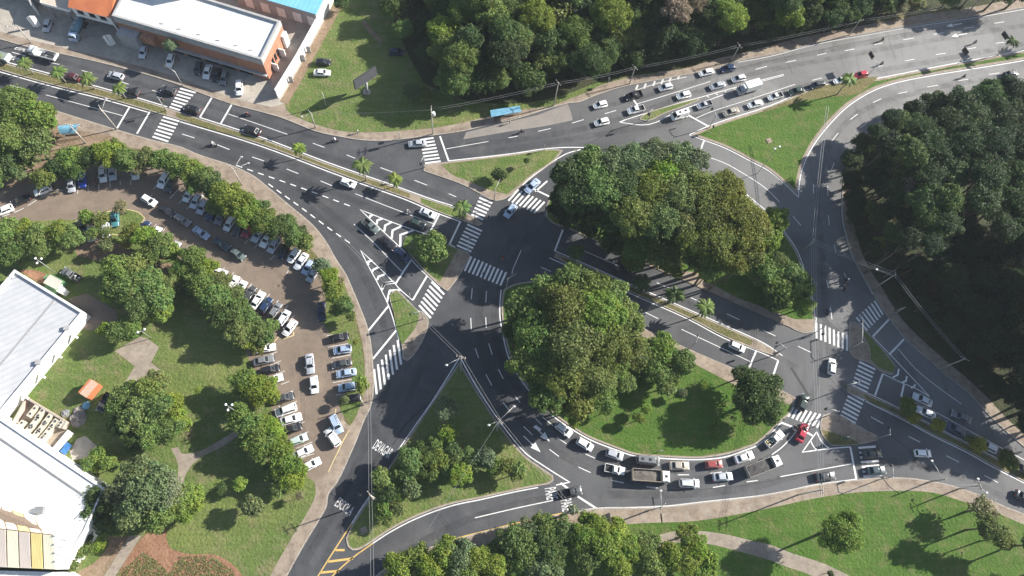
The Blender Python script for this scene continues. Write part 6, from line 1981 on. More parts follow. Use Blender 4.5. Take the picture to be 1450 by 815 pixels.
fleet([(211.8, 284, .85, .52, 'hatchback', 'white', 'at the head of the middle line in the car park'), (236.5, 298.6, .85, .5, 'hatchback', 'black', 'second in the middle line of the car park'),
       (259, 312, .85, .5, 'suv', 'grey', 'third in the middle line of the car park'), (285.3, 330, .82, .55, 'sedan', 'pale blue', 'fourth in the middle line of the car park'),
       (314, 346, .82, .5, 'sedan', 'dark teal', 'fifth in the middle line of the car park'), (337, 360, .85, .55, 'hatchback', 'greenish grey', 'last in the middle line of the car park'),
       (439, 515, .1, 1, 'sedan', 'silver', 'standing in the aisle, upper one'), (445, 544.3, .1, 1, 'hatchback', 'white', 'standing in the aisle, lower one'),
       (476, 600.6, .45, .9, 'suv', 'pale blue', 'parked askew at the lower grass tip'), (471.2, 619, -.6, -.85, 'suv', 'white', 'parked askew against the yellow kerb')], 'cars standing in the aisle', LOTZ)
fleet([(204, 323, .55, -.84, 'hatchback', 'dark blue', 'by the tip of the car park grass island'), (163, 310, .05, 1, 'hatchback', 'teal', 'behind the thin tree on the grass island'),
       (130, 331, .05, 1, 'hatchback', 'silver', 'under branches left of the grass island'), (150.5, 326, .05, 1, 'hatchback', 'pale silver', 'under branches beside the grass island'), (118, 320, .05, 1, 'hatchback', 'charcoal', 'under branches at the left of the grass island'),
       (220, 331, .55, -.84, 'hatchback', 'white', 'mostly under a tree in the lower row, nearest the grass island'), (247, 352, .55, -.84, 'hatchback', 'silver', 'hidden under a tree in the lower row'),
       (305, 390, .55, -.84, 'hatchback', 'white', 'under leaves in the lower row, first from the top'), (313, 392, .55, -.84, 'hatchback', 'silver', 'under leaves in the lower row, second from the top'),
       (329, 402, .55, -.84, 'sedan', 'white', 'third from the top of the lower row'), (340.5, 408, .55, -.84, 'hatchback', 'white', 'fourth from the top of the lower row'),
       (353.5, 416, .55, -.84, 'hatchback', 'charcoal', 'fifth from the top of the lower row'), (365, 425, .55, -.84, 'sedan', 'white', 'sixth from the top of the lower row'),
       (376.5, 432, .55, -.84, 'hatchback', 'dark blue', 'seventh from the top of the lower row'), (390, 439, .55, -.84, 'hatchback', 'grey', 'eighth from the top of the lower row'),
       (402, 450, .55, -.84, 'hatchback', 'pale silver', 'ninth from the top of the lower row'), (410.6, 464, -.6, .82, 'hatchback', 'white', 'at the lower end of the row by yellow kerb paint')], 'cars parked in the lower row', LOTZ)
fleet([(376.2, 493, 1, -.17, 'sedan', 'white', 'topmost in the left bays of the aisle'), (374, 509.8, 1, -.25, 'sedan', 'grey', 'second from top in the left bays'),
       (383, 523, 1, -.25, 'hatchback', 'black', 'third from top in the left bays'), (388.5, 537, 1, -.3, 'hatchback', 'white', 'fourth from top in the left bays'),
       (403, 563, 1, -.3, 'hatchback', 'charcoal', 'half under a tree in the left bays'), (405.2, 580.5, -1, .38, 'suv', 'white', 'below the leafy tree in the left bays'),
       (412.5, 593.5, 1, -.3, 'sedan', 'white', 'second below the leafy tree in the left bays'), (414.5, 607, 1, -.4, 'hatchback', 'black', 'third below the leafy tree in the left bays'),
       (423, 622.5, 1, -.4, 'hatchback', 'greenish silver', 'fourth below the leafy tree in the left bays'), (429.5, 640, 1, -.5, 'sedan', 'white', 'fifth below the leafy tree in the left bays'),
       (414, 652, 1, -.5, 'hatchback', 'pale silver', 'mostly under branches in the left bays'), (440, 658, 1, -.5, 'sedan', 'white', 'lowest in the left bays')], 'cars parked in the left bays', LOTZ)
fleet([(480, 477.6, 1, -.22, 'sedan', 'black', 'topmost in the right bays'), (485, 495, -1, .16, 'hatchback', 'pale blue', 'second from top in the right bays'),
       (484, 515, -1, .18, 'sedan', 'charcoal', 'third from top in the right bays'), (490.5, 528, -1, .16, 'sedan', 'pale blue', 'fourth from top in the right bays'),
       (492, 547.7, -1, .16, 'hatchback', 'pale blue', 'fifth from top in the right bays'), (498, 564, -1, .16, 'hatchback', 'black', 'lowest in the right bays beside a bush')], 'cars parked in the right bays', LOTZ)


# trucks
def truck_base(name, label, L, W, px, py, dx, dy, z, cat='truck', cab='white', wheels=(.36, -.22, -.36), cabL=1.9, cabH=2.6):
    o = empty(name, Vector((*P(px, py, 1.4).xy, z)), heading(px, py, dx, dy), label, cat)
    hw = W / 2
    bm = bmesh.new(); box(bm, -L / 2 + .1, L / 2 - .3, -.45, .45, .62, .92); bm_obj('chassis', bm, M['plastic'], o)
    xf = L / 2
    bm = bmesh.new()
    loft(bm, [(xf - cabL, hw * .95, .55, 1.6, cabH - .05), (xf - cabL * .6, hw * .96, .5, 1.6, cabH), (xf - .45, hw * .96, .5, 1.6, cabH - .04), (xf - .12, hw * .94, .5, 1.4, 1.75), (xf, hw * .88, .55, 1.0, 1.25)])
    b = bm_obj('cab', bm, M['car'], o); b.color = jit(COLR[cab])
    bm = bmesh.new(); quad_slab(bm, [(xf - .10, -hw * .78, 1.72), (xf - .10, hw * .78, 1.72), (xf - .40, hw * .70, cabH - .12), (xf - .40, -hw * .70, cabH - .12)], .03); bm_obj('windscreen', bm, M['glass'], o)
    for sy in (-1, 1):
        bm = bmesh.new(); box(bm, xf - cabL * .62, xf - .55, sy * hw * .962 - .012, sy * hw * .962 + .012, 1.5, 2.1); bm_obj('side_window', bm, M['glass'], o)
        bm = bmesh.new(); box(bm, xf - .06, xf + .02, sy * hw * .66 - .16, sy * hw * .66 + .16, .78, .98); bm_obj('headlight', bm, M['lamp'], o)
        bm = bmesh.new(); box(bm, xf - .35, xf - .22, sy * (hw + .03), sy * (hw + .2), 1.5, 2.0); bm_obj('mirror', bm, M['plastic'], o)
        for k in wheels: wheel_parts(o, k * L, sy * (hw - .2), .46, .3)
    return o, hw, xf


def dump_truck(px, py, dx, dy, bedcol, loadmat, label):
    L, W, cabL = 8.3, 2.5, 1.9
    o, hw, xf = truck_base('dump_truck', label, L, W, px, py, dx, dy, ROADZ)
    x0, x1 = -L / 2, xf - cabL - .25
    bm = bmesh.new(); box(bm, xf - cabL * .75, xf - cabL * .45, -.25, .25, 2.602, 2.66); bm_obj('roof_hatch', bm, M['plastic'], o)
    bm = bmesh.new(); t = .08
    box(bm, x0, x1, -hw, hw, 1.0, 1.12)
    for y0, y1 in ((-hw, -hw + t), (hw - t, hw)): box(bm, x0, x1, y0, y1, 1.122, 2.35)
    for a, b_ in ((x0, x0 + t), (x1 - t, x1)): box(bm, a, b_, -hw + t + .002, hw - t - .002, 1.122, 2.3)
    box(bm, x1 + .002, x1 + .06, -hw, hw, 1.4, 2.42)
    bm_obj('dump_bed', bm, flat('dump_bed_paint', bedcol, .6), o)
    bm = bmesh.new()
    n = 9
    g = [[bm.verts.new((x0 + .1 + (x1 - x0 - .2) * i / n, -hw + .1 + (2 * hw - .2) * j / 4, 1.72 + .28 * math.sin(math.pi * i / n) * (1 - abs(j - 2) / 3) + trnd.uniform(-.06, .06))) for j in range(5)] for i in range(n + 1)]
    for i in range(n):
        for j in range(4): bm.faces.new((g[i][j], g[i + 1][j], g[i + 1][j + 1], g[i][j + 1]))
    bm_obj('load', bm, M[loadmat], o)
    bm = bmesh.new()
    for k in range(6):
        x = x0 + .5 + k * (x1 - x0 - 1) / 5
        for sy in (-1, 1): box(bm, x - .05, x + .05, sy * (hw + .035) - .034, sy * (hw + .035) + .034, 1.1, 2.3)
    bm_obj('bed_rib', bm, M['grey'], o)
    return o


dump_truck(922, 673.5, 1, .07, (.36, .30, .23), 'load', 'white-cabbed dump truck with tan-railed bed beside the dark grey van')
dump_truck(1081, 659.5, .93, -.36, (.30, .285, .26), 'load2', 'white-cabbed dump truck with grey bed nearest the roundabout exit')
# box truck
o, hw, xf = truck_base('box_truck', 'white box truck with dark blue cab glass in the north-east queue', 6.4, 2.1, 1060, 124, -1, .3, ROADZ, cab='silver', cabL=1.8, cabH=2.2, wheels=(.33, -.28))
bm = bmesh.new(); box(bm, -3.2, xf - 2.0, -1.08, 1.08, .95, 3.0); bm_obj('cargo_box', bm, M['whitewall'], o)
bm = bmesh.new(); box(bm, xf - 1.95, xf - 1.3, -.7, .7, 2.202, 2.8); bm_obj('wind_deflector', bm, M['whitewall'], o)
# flatbed
o, hw, xf = truck_base('flatbed_truck', 'white flatbed truck with dark load on the avenue at upper left', 7.2, 2.2, 60.5, 75, -1, -.27, ROADZ, cab='white', cabL=1.9, cabH=2.5, wheels=(.34, -.27))
bm = bmesh.new(); box(bm, -3.6, xf - 2.1, -1.1, 1.1, .95, 1.08)
for y0, y1 in ((-1.1, -1.03), (1.03, 1.1)): box(bm, -3.6, xf - 2.1, y0, y1, 1.082, 1.55)
box(bm, -3.6, -3.4, -1.02, 1.02, 1.082, 1.6)
bm_obj('cargo_bed', bm, M['whitewall'], o)
for i in range(4):
    for j in range(2):
        bm = bmesh.new(); x = -3.1 + i * .95; y = -.5 + j; box(bm, x - .36, x + .36, y - .36, y + .36, 1.085, 1.45 + .12 * ((i + j) % 3)); bm_obj('crate', bm, M['dark'] if (i + j) % 3 else M['grey'], o)
o, hw, xf = truck_base('light_truck', 'white light truck cut by the left picture edge on the avenue', 6.0, 2.1, -3, 78, -1, -.27, ROADZ, cab='greenish grey', cabL=1.8, cabH=2.3, wheels=(.33, -.28))
bm = bmesh.new(); box(bm, -3.0, xf - 2.0, -1.03, 1.03, .95, 1.9); bm_obj('cargo_bed', bm, flat('grey_green_tarp', (.22, .25, .22), .8), o)
bm = bmesh.new(); box(bm, -3.05, -2.55, -1.05, 1.05, .94, 2.0); bm_obj('tailboard', bm, M['whitewall'], o)
# tanker at the filling station
o, hw, xf = truck_base('tank_truck', 'blue-grey tank truck unloading under the tiled house', 7.6, 2.3, 110, 40, -.45, 1, LOTZ, cab='pale blue', cabL=1.7, cabH=2.4, wheels=(.34, -.2, -.34))
bm = bmesh.new(); tube(bm, [(-3.7, 0, 1.95), (-3.6, 0, 1.95), (1.75, 0, 1.95), (1.85, 0, 1.95)], [.8, 1.05, 1.05, .8], 16); bm_obj('tank', bm, flat('teal_tank', (.13, .25, .32), .35), o)
bm = bmesh.new(); box(bm, -3.3, 1.5, -.22, .22, 2.98, 3.06); bm_obj('walkway', bm, M['steel'], o)
for x in (-2.4, -.9, .6):
    bm = bmesh.new(); tube(bm, [(x, 0, 3.061), (x, 0, 3.18)], .28, 10); bm_obj('manhole', bm, M['grey'], o)
# goods in the two loaded pickups
for px, py, lb, ang in ((1090.5, 625.5, 'cartons and a yellow sack in the bed of the white pickup', (.78, -.66)), (108, 393.5, 'cream sacks heaped in the bed of the grey pickup', (-.85, -.5))):
    g = empty('cargo_heap', Vector((*P(px, py, .9).xy, (ROADZ if px > 500 else LOTZ) + .68)), heading(px, py, *ang), lb, 'cargo')
    for i, (x, y, s, cc) in enumerate(((-.5, -.3, .3, (.55, .50, .38)), (.1, .25, .32, (.60, .56, .45)), (-.45, .35, .26, (.62, .50, .15)), (.45, -.25, .3, (.62, .60, .55)))):
        bm = bmesh.new()
        blob(bm, (x, y, s * .55), (s, s * .85, s * .55), 0, 8, 6)
        bm_obj('sack', bm, flat('sack_cloth', cc, .9), g)


# ---------------------------------------------------------------- people and motorcycles
def body_mesh(joints, edges, radii, name, zones, child=True):
    """one continuous skinned figure; faces take the material of the zone test"""
    me = bpy.data.meshes.new(name)
    names = list(joints)
    me.from_pydata([joints[n] for n in names], [(names.index(a), names.index(b)) for a, b in edges], [])
    o = bpy.data.objects.new(name, me)
    COL.objects.link(o)
    md = o.modifiers.new('skin', 'SKIN')
    for i, n in enumerate(names):
        me.skin_vertices[0].data[i].radius = (radii[n], radii[n])
    me.skin_vertices[0].data[names.index('pelvis')].use_root = True
    sb = o.modifiers.new('sub', 'SUBSURF')
    sb.levels = sb.render_levels = 1
    bpy.context.view_layer.update()
    out = bpy.data.meshes.new_from_object(o.evaluated_get(bpy.context.evaluated_depsgraph_get()))
    bpy.data.objects.remove(o)
    for m in (M['skin'], M['cloth'], M['trouser'], M['plastic']): out.materials.append(m)
    for f in out.polygons:
        f.material_index = zones(f.center)
        f.use_smooth = True
    return out


def hands(J, E_, Rr, side, w, d):
    """a palm, four fingers and a thumb at the end of an arm"""
    d = Vector(d).normalized()
    u, v = frame_of(d)
    J['palm' + side] = tuple(Vector(w) + d * .05); Rr['palm' + side] = .035
    E_.append(('wrist' + side, 'palm' + side))
    for k in range(4):
        nm = 'finger%d' % k + side
        b = Vector(w) + d * .09 + u * (.018 * (k - 1.5))
        J[nm] = tuple(b); Rr[nm] = .010
        E_.append(('palm' + side, nm))
        t = b + d * (.05 + .012 * (1.5 - abs(k - 1.5))) + v * .02
        J[nm + 't'] = tuple(t); Rr[nm + 't'] = .008
        E_.append((nm, nm + 't'))
    J['thumb' + side] = tuple(Vector(w) + d * .05 + u * .055); Rr['thumb' + side] = .010
    E_.append(('palm' + side, 'thumb' + side))


def figure(pose):
    J = {'pelvis': (0, 0, .92), 'waist': (0, 0, 1.06), 'chest': (.01, 0, 1.30), 'neck': (0, 0, 1.48), 'chin': (.02, 0, 1.56), 'head': (.02, 0, 1.66), 'crown': (.01, 0, 1.74)}
    Rr = {'pelvis': .15, 'waist': .135, 'chest': .155, 'neck': .062, 'chin': .075, 'head': .098, 'crown': .07}
    E_ = [('pelvis', 'waist'), ('waist', 'chest'), ('chest', 'neck'), ('neck', 'chin'), ('chin', 'head'), ('head', 'crown')]
    if pose == 'walk':
        legs = {'L': ((.0, .10, .90), (.16, .10, .50), (.06, .10, .09), (.20, .10, .05)), 'R': ((.0, -.10, .90), (.06, -.10, .49), (-.26, -.10, .14), (-.15, -.10, .05))}
        arms = {'L': ((0, .2, 1.40), (-.08, .25, 1.14), (-.04, .25, .90)), 'R': ((0, -.2, 1.40), (.06, -.25, 1.14), (.20, -.25, .94))}
    elif pose == 'ride':
        for k in ('pelvis', 'waist', 'chest', 'neck', 'chin', 'head', 'crown'):
            x, y, z = J[k]
            J[k] = (x + (z - .92) * .28 - .25, y, z - .10)
        legs = {'L': ((-.25, .12, .80), (.18, .22, .74), (-.02, .20, .36), (.14, .20, .30)), 'R': ((-.25, -.12, .80), (.18, -.22, .74), (-.02, -.20, .36), (.14, -.20, .30))}
        arms = {'L': ((-.12, .2, 1.28), (.10, .30, 1.06), (.38, .30, 1.05)), 'R': ((-.12, -.2, 1.28), (.10, -.30, 1.06), (.38, -.30, 1.05))}
    else:
        legs = {'L': ((0, .10, .90), (.02, .11, .50), (0, .11, .09), (.14, .12, .05)), 'R': ((0, -.10, .90), (.02, -.11, .50), (0, -.11, .09), (.14, -.12, .05))}
        arms = {'L': ((0, .2, 1.40), (-.02, .25, 1.12), (.06, .25, .88)), 'R': ((0, -.2, 1.40), (-.02, -.25, 1.12), (.10, -.24, .90))}
    for s in 'LR':
        for n, p, r in zip(('hip', 'knee', 'ankle', 'toe'), legs[s], (.095, .066, .05, .04)): J[n + s] = p; Rr[n + s] = r
        E_ += [('pelvis', 'hip' + s), ('hip' + s, 'knee' + s), ('knee' + s, 'ankle' + s), ('ankle' + s, 'toe' + s)]
        for n, p, r in zip(('shoulder', 'elbow', 'wrist'), arms[s], (.07, .05, .034)): J[n + s] = p; Rr[n + s] = r
        E_ += [('chest', 'shoulder' + s), ('shoulder' + s, 'elbow' + s), ('elbow' + s, 'wrist' + s)]
        hands(J, E_, Rr, s, arms[s][2], Vector(arms[s][2]) - Vector(arms[s][1]))
    hz = J['pelvis'][2]

    def zone(c):
        if pose == 'ride':
            if c.z < .34 and c.x > -.1: return 3
            if c.z < .86 and abs(c.y) < .33 and c.x < .33: return 2
            if c.z > J['neck'][2] + .03: return 0
            if c.x > .32: return 0
            return 1
        if c.z < .09: return 3
        if c.z < .93 and abs(c.y) < .2: return 2
        if c.z > 1.50: return 0
        if abs(c.y) > .2 and c.z < 1.06: return 0
        return 1
    return body_mesh(J, E_, Rr, 'person', zone), J


FIG = {p: figure(p) for p in ('walk', 'ride', 'stand')}


def person(px, py, dx, dy, pose, shirt, label, z=ZK + .012, head='hair', hcol=(.03, .02, .015), world=None):
    me, J = FIG[pose]
    o = link('person', me)
    o.location = world if world is not None else Vector((*P(px, py, .5).xy, z))
    o.rotation_euler.z = heading(px, py, dx, dy)
    o.color = (*shirt, 1)
    tag(o, label, 'person')
    h = Vector(J['head'])
    bm = bmesh.new()
    if head == 'helmet':
        blob(bm, h + Vector((-.005, 0, .03)), (.155, .135, .15), 0, 12, 8)
        c = bm_obj('helmet', bm, M['objpaint'], o)
        c.color = (*hcol, 1)
        bm = bmesh.new()
        for k in range(5):
            pass
        blob(bm, h + Vector((.055, 0, .015)), (.112, .115, .06), 0, 10, 6)
        bm_obj('visor', bm, M['glass'], c)
    else:
        blob(bm, h + Vector((-.025, 0, .045)), (.115, .108, .095), 0, 10, 7)
        c = bm_obj('hair', bm, M['objpaint'], o)
        c.color = (*hcol, 1)
        bm = bmesh.new()
        blob(bm, h + Vector((.105, 0, -.01)), (.022, .016, .026), 0, 6, 5); bm_obj('nose', bm, M['skin'], o)
        for sy in (-1, 1):
            bm = bmesh.new(); blob(bm, h + Vector((.092, sy * .034, .018)), (.012, .014, .009), 0, 6, 5); bm_obj('eye', bm, M['plastic'], o)
            bm = bmesh.new(); blob(bm, h + Vector((0, sy * .10, 0)), (.025, .014, .036), 0, 6, 5); bm_obj('ear', bm, M['skin'], o)
        bm = bmesh.new(); box(bm, h.x + .088, h.x + .100, -.026, .026, h.z - .056, h.z - .046); bm_obj('mouth', bm, M['tail'], o)
    return o


def make_bike():
    o = empty('motorcycle', (0, 0, 0))
    bm = bmesh.new()
    tube(bm, [(.62, 0, .32), (.50, 0, .72), (.42, 0, .98)], .045, 6)
    tube(bm, [(.46, 0, .82), (.05, 0, .62), (-.35, 0, .62), (-.62, 0, .34)], .05, 6)
    tube(bm, [(.40, 0, .70), (.15, 0, .32), (-.2, 0, .30), (-.35, 0, .6)], .045, 6)
    blob(bm, (.02, 0, .42), (.2, .13, .17))
    bm_obj('frame', bm, M['plastic'], o)
    bm = bmesh.new(); blob(bm, (.16, 0, .80), (.28, .14, .13), 0, 10, 7); t = bm_obj('fuel_tank', bm, M['objpaint'], o); t.color = (.05, .05, .05, 1)
    bm = bmesh.new(); box(bm, -.78, -.08, -.13, .13, .70, .79); bmesh.ops.bevel(bm, geom=bm.edges[:], offset=.03, segments=2, affect='EDGES'); bm_obj('seat', bm, M['plastic'], o)
    bm = bmesh.new(); tube(bm, [(.36, -.36, 1.04), (.44, -.2, 1.02), (.44, .2, 1.02), (.36, .36, 1.04)], .022, 6); bm_obj('handlebar', bm, M['steel'], o)
    bm = bmesh.new(); blob(bm, (.58, 0, .86), (.08, .1, .1)); bm_obj('headlight', bm, M['lamp'], o)
    bm = bmesh.new(); box(bm, -.86, -.79, -.08, .08, .62, .72); bm_obj('tail_light', bm, M['tail'], o)
    for x in (.64, -.62):
        bm = bmesh.new()
        n = 18
        pts = [(.29 * math.cos(2 * math.pi * k / n), 0, .29 * math.sin(2 * math.pi * k / n)) for k in range(n + 1)]
        tube(bm, pts, .055, 6, 0, False)
        w = bm_obj('wheel', bm, M['tyre'], o); w.location = (x, 0, .33)
        bm = bmesh.new(); tube(bm, [(0, -.05, 0), (0, .05, 0)], .23, 12); bm_obj('rim', bm, M['rim'], w)
    return o


BIKE = [None]


def rider(px, py, dx, dy, bikecol, shirt, helm, where, rl, bag=None):
    o = BIKE[0] = BIKE[0] or None
    if BIKE[0] is None:
        o = BIKE[0] = make_bike()
    else:
        o = copy_tree(BIKE[0])
    p = Vector((*P(px, py, .7).xy, ROADZ))
    o.location = p
    o.rotation_euler.z = heading(px, py, dx, dy)
    recolor(o, ('fuel_tank',), (*bikecol, 1))
    tag(o, 'motorcycle ' + where, 'motorcycle', 'motorcycles in the traffic')
    r = person(px, py, dx, dy, 'ride', shirt, rl.split(' and ')[0].split(' with ')[0] + ' riding ' + where, head='helmet', hcol=helm, world=p + Vector((0, 0, .02)))
    if bag:
        b = empty('delivery_box', p + Matrix.Rotation(o.rotation_euler.z, 3, 'Z') @ Vector((-.72, 0, .80)), o.rotation_euler.z, bag + ' delivery box carried behind the rider ' + where, 'box')
        bm = bmesh.new(); box(bm, -.23, .23, -.23, .23, 0, .42); q = bm_obj('box_body', bm, M['objpaint'], b); q.color = (.5, .02, .03, 1) if bag == 'red' else (.05, .05, .05, 1)
        bm = bmesh.new(); box(bm, -.24, .24, -.24, .24, .422, .46); bm_obj('lid', bm, M['plastic'], b)


W_, K_, RD = (.75, .75, .74), (.03, .03, .035), (.5, .02, .03)
rider(350, 160.5, -1, -.35, K_, (.16, .06, .05), K_, 'on the avenue under the white wall end', 'person in brown top and dark helmet')
rider(474, 198, -1, -.05, K_, W_, W_, 'near the vacant lot kerb', 'person in white top and white helmet')
rider(302, 203.6, 1, .37, W_, W_, W_, 'on the lower carriageway below the upper left crosswalk', 'person in white with white helmet')
rider(577.5, 299.5, 1, .4, K_, (.4, .4, .42), W_, 'beside the waiting silver sedan', 'person in grey top and white helmet')
rider(712, 365, -.5, .8, RD, (.08, .07, .08), RD, 'at the crosswalk under the grove shadow', 'person in dark top and red helmet')
rider(738, 186, -1, .25, K_, (.06, .06, .07), K_, 'beside the concrete bus bay', 'person in dark top and dark helmet')
rider(1248, 90, -1, .25, K_, (.07, .07, .09), K_, 'behind the red hatchback', 'person in dark blue top and dark helmet')
rider(1249, 56, -1, .27, K_, (.09, .08, .07), K_, 'in the top lane of the avenue', 'person in dark jacket and helmet')
rider(1380, 60, -1, .3, K_, (.07, .07, .08), K_, 'near the painted lane arrows', 'person in black jacket and dark helmet')
rider(1365, 108, 1, -.25, K_, (.06, .07, .08), K_, 'on the outer lane by the eastern wood', 'person in dark top and black helmet')
rider(1199, 396.5, -.1, -1, K_, (.10, .09, .09), W_, 'entering the sunlit gap on the right, upper one', 'person in dark top and pale helmet')
rider(1196, 406.5, -.1, -1, K_, (.12, .12, .13), K_, 'entering the sunlit gap on the right, lower one', 'person in grey top and dark helmet')
rider(1172.5, 440, 0, -1, K_, (.08, .08, .1), W_, 'just above the right crosswalk', 'person in dark top and light helmet')
rider(1142, 603, .5, -.9, RD, (.5, .05, .07), W_, 'at the crosswalk ahead of the red sedan', 'person in red top and white helmet', 'red')
rider(1126, 605.5, .5, -.9, K_, (.05, .05, .06), K_, 'at the stop line left of the red sedan', 'person in black top and black helmet', 'black')
rider(902, 372, -.9, -.4, W_, (.45, .30, .18), W_, 'in the grove shade beside the teal sedan', 'person in tan top and white helmet')
rider(135, 258.5, .1, 1, (.3, .05, .05), (.2, .08, .08), K_, 'in the motorcycle bay of the car park', 'person in dull red top')
person(507, 187, -1, .1, 'walk', W_, 'person in white top walking on the pavement below the vacant lot')
person(681, 345, .9, .3, 'walk', (.06, .06, .08), 'person in dark top walking over the middle crosswalk') if False else None
person(1150, 474, .6, .5, 'stand', W_, 'person in white top standing at the pavement corner by the right crosswalk')
person(1152, 604, 1, -.3, 'walk', W_, 'person in white top walking beside the lower crosswalk')
person(1219, 446.5, -.5, .5, 'walk', (.3, .33, .38), 'person in grey top on the shaded right crosswalk')
person(684, 388, .8, .3, 'walk', (.10, .11, .14), 'person in dark top crossing the middle crosswalk')
person(722, 173, -1, .2, 'stand', W_, 'person in white top waiting at the concrete bus bay')


# ---------------------------------------------------------------- poles, signals, signs
def utility_pole(base, top, label, lamp=None, arms=1, r=.17, transformer=False):
    b, t = Vector(base), Vector(top)
    P0 = P(*base)
    # height that makes the top appear where it is in the photo
    k = P(*top).xy.length / max(.1, P0.xy.length)
    h = min(13, max(5.5, H * (1 - 1 / k))) if k > 1 else 9
    o = empty('utility_pole', Vector((P0.x, P0.y, ZK)), 0, label, 'pole')
    bm = bmesh.new(); tube(bm, [(0, 0, -.1), (0, 0, h)], [r, r * .6], 8); bm_obj('pole', bm, M['concrete'], o)
    rot = trnd.uniform(0, 3.1)
    for i in range(arms):
        z = h - .25 - i * .9
        bm = bmesh.new(); d = Vector((math.cos(rot), math.sin(rot), 0)) * 1.0
        tube(bm, [Vector((0, 0, z)) - d, Vector((0, 0, z)) + d], .07, 4); ca = bm_obj('crossarm', bm, M['timber'], o)
        for s in (-.9, -.3, .3, .9):
            bm = bmesh.new(); tube(bm, [d * s + Vector((0, 0, z + .072)), d * s + Vector((0, 0, z + .25))], .06, 6); bm_obj('insulator', bm, M['whitewall'], ca)
    if transformer:
        bm = bmesh.new(); tube(bm, [(.55, 0, h - 2.6), (.55, 0, h - 1.4)], .38, 12); bm_obj('transformer', bm, M['whitewall'], o)
    for la in (lamp or ()):
        e = P(la[0], la[1], h - .6) - P0
        e.z = h - .5
        if e.xy.length > 4.5: e = Vector((*(e.xy.normalized() * 4), e.z))
        bm = bmesh.new(); tube(bm, [(0, 0, h - 1.2), Vector((e.x * .5, e.y * .5, h - .6)), e], .05, 6); la_ = bm_obj('lamp_arm', bm, M['steel'], o)
        d = e.xy.normalized() if e.xy.length > .01 else Vector((1, 0))
        bm = bmesh.new(); blob(bm, e + Vector((d.x * .3, d.y * .3, 0)), (.38, .26, .11), 0, 8, 5); bm_obj('lamp_head', bm, M['steel'], la_)
    return o, h


TOPS = {}
for key, base, top, kw, lb in (
        ('a', (44.6, 61), (21.7, 37), dict(lamp=[(12, 38)]), 'concrete utility pole on the filling station pavement'),
        ('b', (166, 183), (141.6, 153), dict(lamp=[(150, 142)]), 'pale concrete lamp pole left of the lower left crosswalk'),
        ('c', (122, 203), (98, 176), dict(), 'concrete utility pole leaning past the curved bus shelter'),
        ('d', (343, 262), (331, 237), dict(lamp=[(341, 224), (350, 232)]), 'concrete lamp pole between the car park belt and the avenue'),
        ('f', (447, 181), (437, 160), dict(lamp=[(429, 165)]), 'slender lamp pole with curved arm on the pavement by the vacant lot'),
        ('g', (462, 150.5), (457, 131.5), dict(arms=0), 'thin pale pole standing in the grass left of the billboard'),
        ('i', (613, 190), (609.5, 154.5), dict(arms=2, transformer=True), 'utility pole with white transformer at the vacant lot corner'),
        ('j', (784, 150), (787, 116), dict(), 'dark utility pole right of the straight bus shelter'),
        ('k', (891, 119), (896, 94), dict(), 'utility pole at the faded kerb hatching'),
        ('l', (1035, 87), (1043, 62), dict(), 'utility pole in the dappled shade beside the queue'),
        ('m', (1202, 50), (1216, 27), dict(), 'utility pole by the wood edge above the tall palm'),
        ('n', (1368, 20), (1386, -2), dict(), 'utility pole at the upper right end of the pavement'),
        ('o', (1236.2, 409), (1266.5, 386), dict(lamp=[(1228, 378)]), 'tall concrete pole on the shaded pavement by the eastern wood'),
        ('p', (1134.8, 356.5), (1152.8, 340.7), dict(arms=2), 'concrete pole at the right rim of the northern half island'),
        ('q', (1331.8, 521.5), (1366.6, 507.7), dict(), 'pale pole leaning over the shaded lower right pavement'),
        ('r', (653, 527), (651.5, 504), dict(arms=2, lamp=[(634, 516)]), 'utility pole at the upper tip of the triangular island'),
        ('s', (703, 610), (708, 592), dict(lamp=[(694, 601), (726, 577)]), 'double-armed lamp pole at the right side of the triangular island'),
        ('t', (533, 707), (525.5, 699), dict(arms=2), 'utility pole at the left side of the triangular island'),
        ('u', (801, 728), (813, 721), dict(), 'utility pole above the bottom grove'),
        ('v', (919, 722.5), (938, 717), dict(lamp=[(935, 697)]), 'lamp pole on the bottom pavement below the lower dump truck'),
        ('w', (1131, 700), (1162, 684), dict(arms=2), 'utility pole on the bottom pavement near the charcoal sedan'),
        ('x', (1357, 692), (1389, 689.5), dict(lamp=[(1384, 680), (1394, 696)]), 'tall lamp pole on the curved pavement with a cross-shaped shadow'),
        ('y', (1316, 682), (1322, 678), dict(arms=0, lamp=[(1314, 646)]), 'lamp pole with long arm reaching over the white glass-roofed car'),
        ('z', (515.6, 573), (512, 566), dict(arms=0), 'white post at the pavement beside the car park tip')):
    o, h = utility_pole(base, top, lb, **kw)
    TOPS[key] = (o.location.copy(), h)


def span(a, b, n=3, label='', sag=.6, gap=.55, drop=0.3, r=.022):
    """a bundle of overhead wires between two pole tops"""
    pa = TOPS[a][0] + Vector((0, 0, TOPS[a][1] - drop)) if isinstance(a, str) else a
    pb = TOPS[b][0] + Vector((0, 0, TOPS[b][1] - drop)) if isinstance(b, str) else b
    d = (pb - pa)
    nrm = Vector((-d.y, d.x, 0)).normalized()
    o = empty('overhead_line', pa, 0, label, 'cable')
    for k in range(n):
        off = nrm * gap * (k - (n - 1) / 2)
        pts = [pa.lerp(pb, i / 10) + off - Vector((0, 0, 4 * sag * (i / 10) * (1 - i / 10))) - pa for i in range(11)]
        bm = bmesh.new(); tube(bm, pts, r, 4); bm_obj('wire', bm, M['wire'], o)


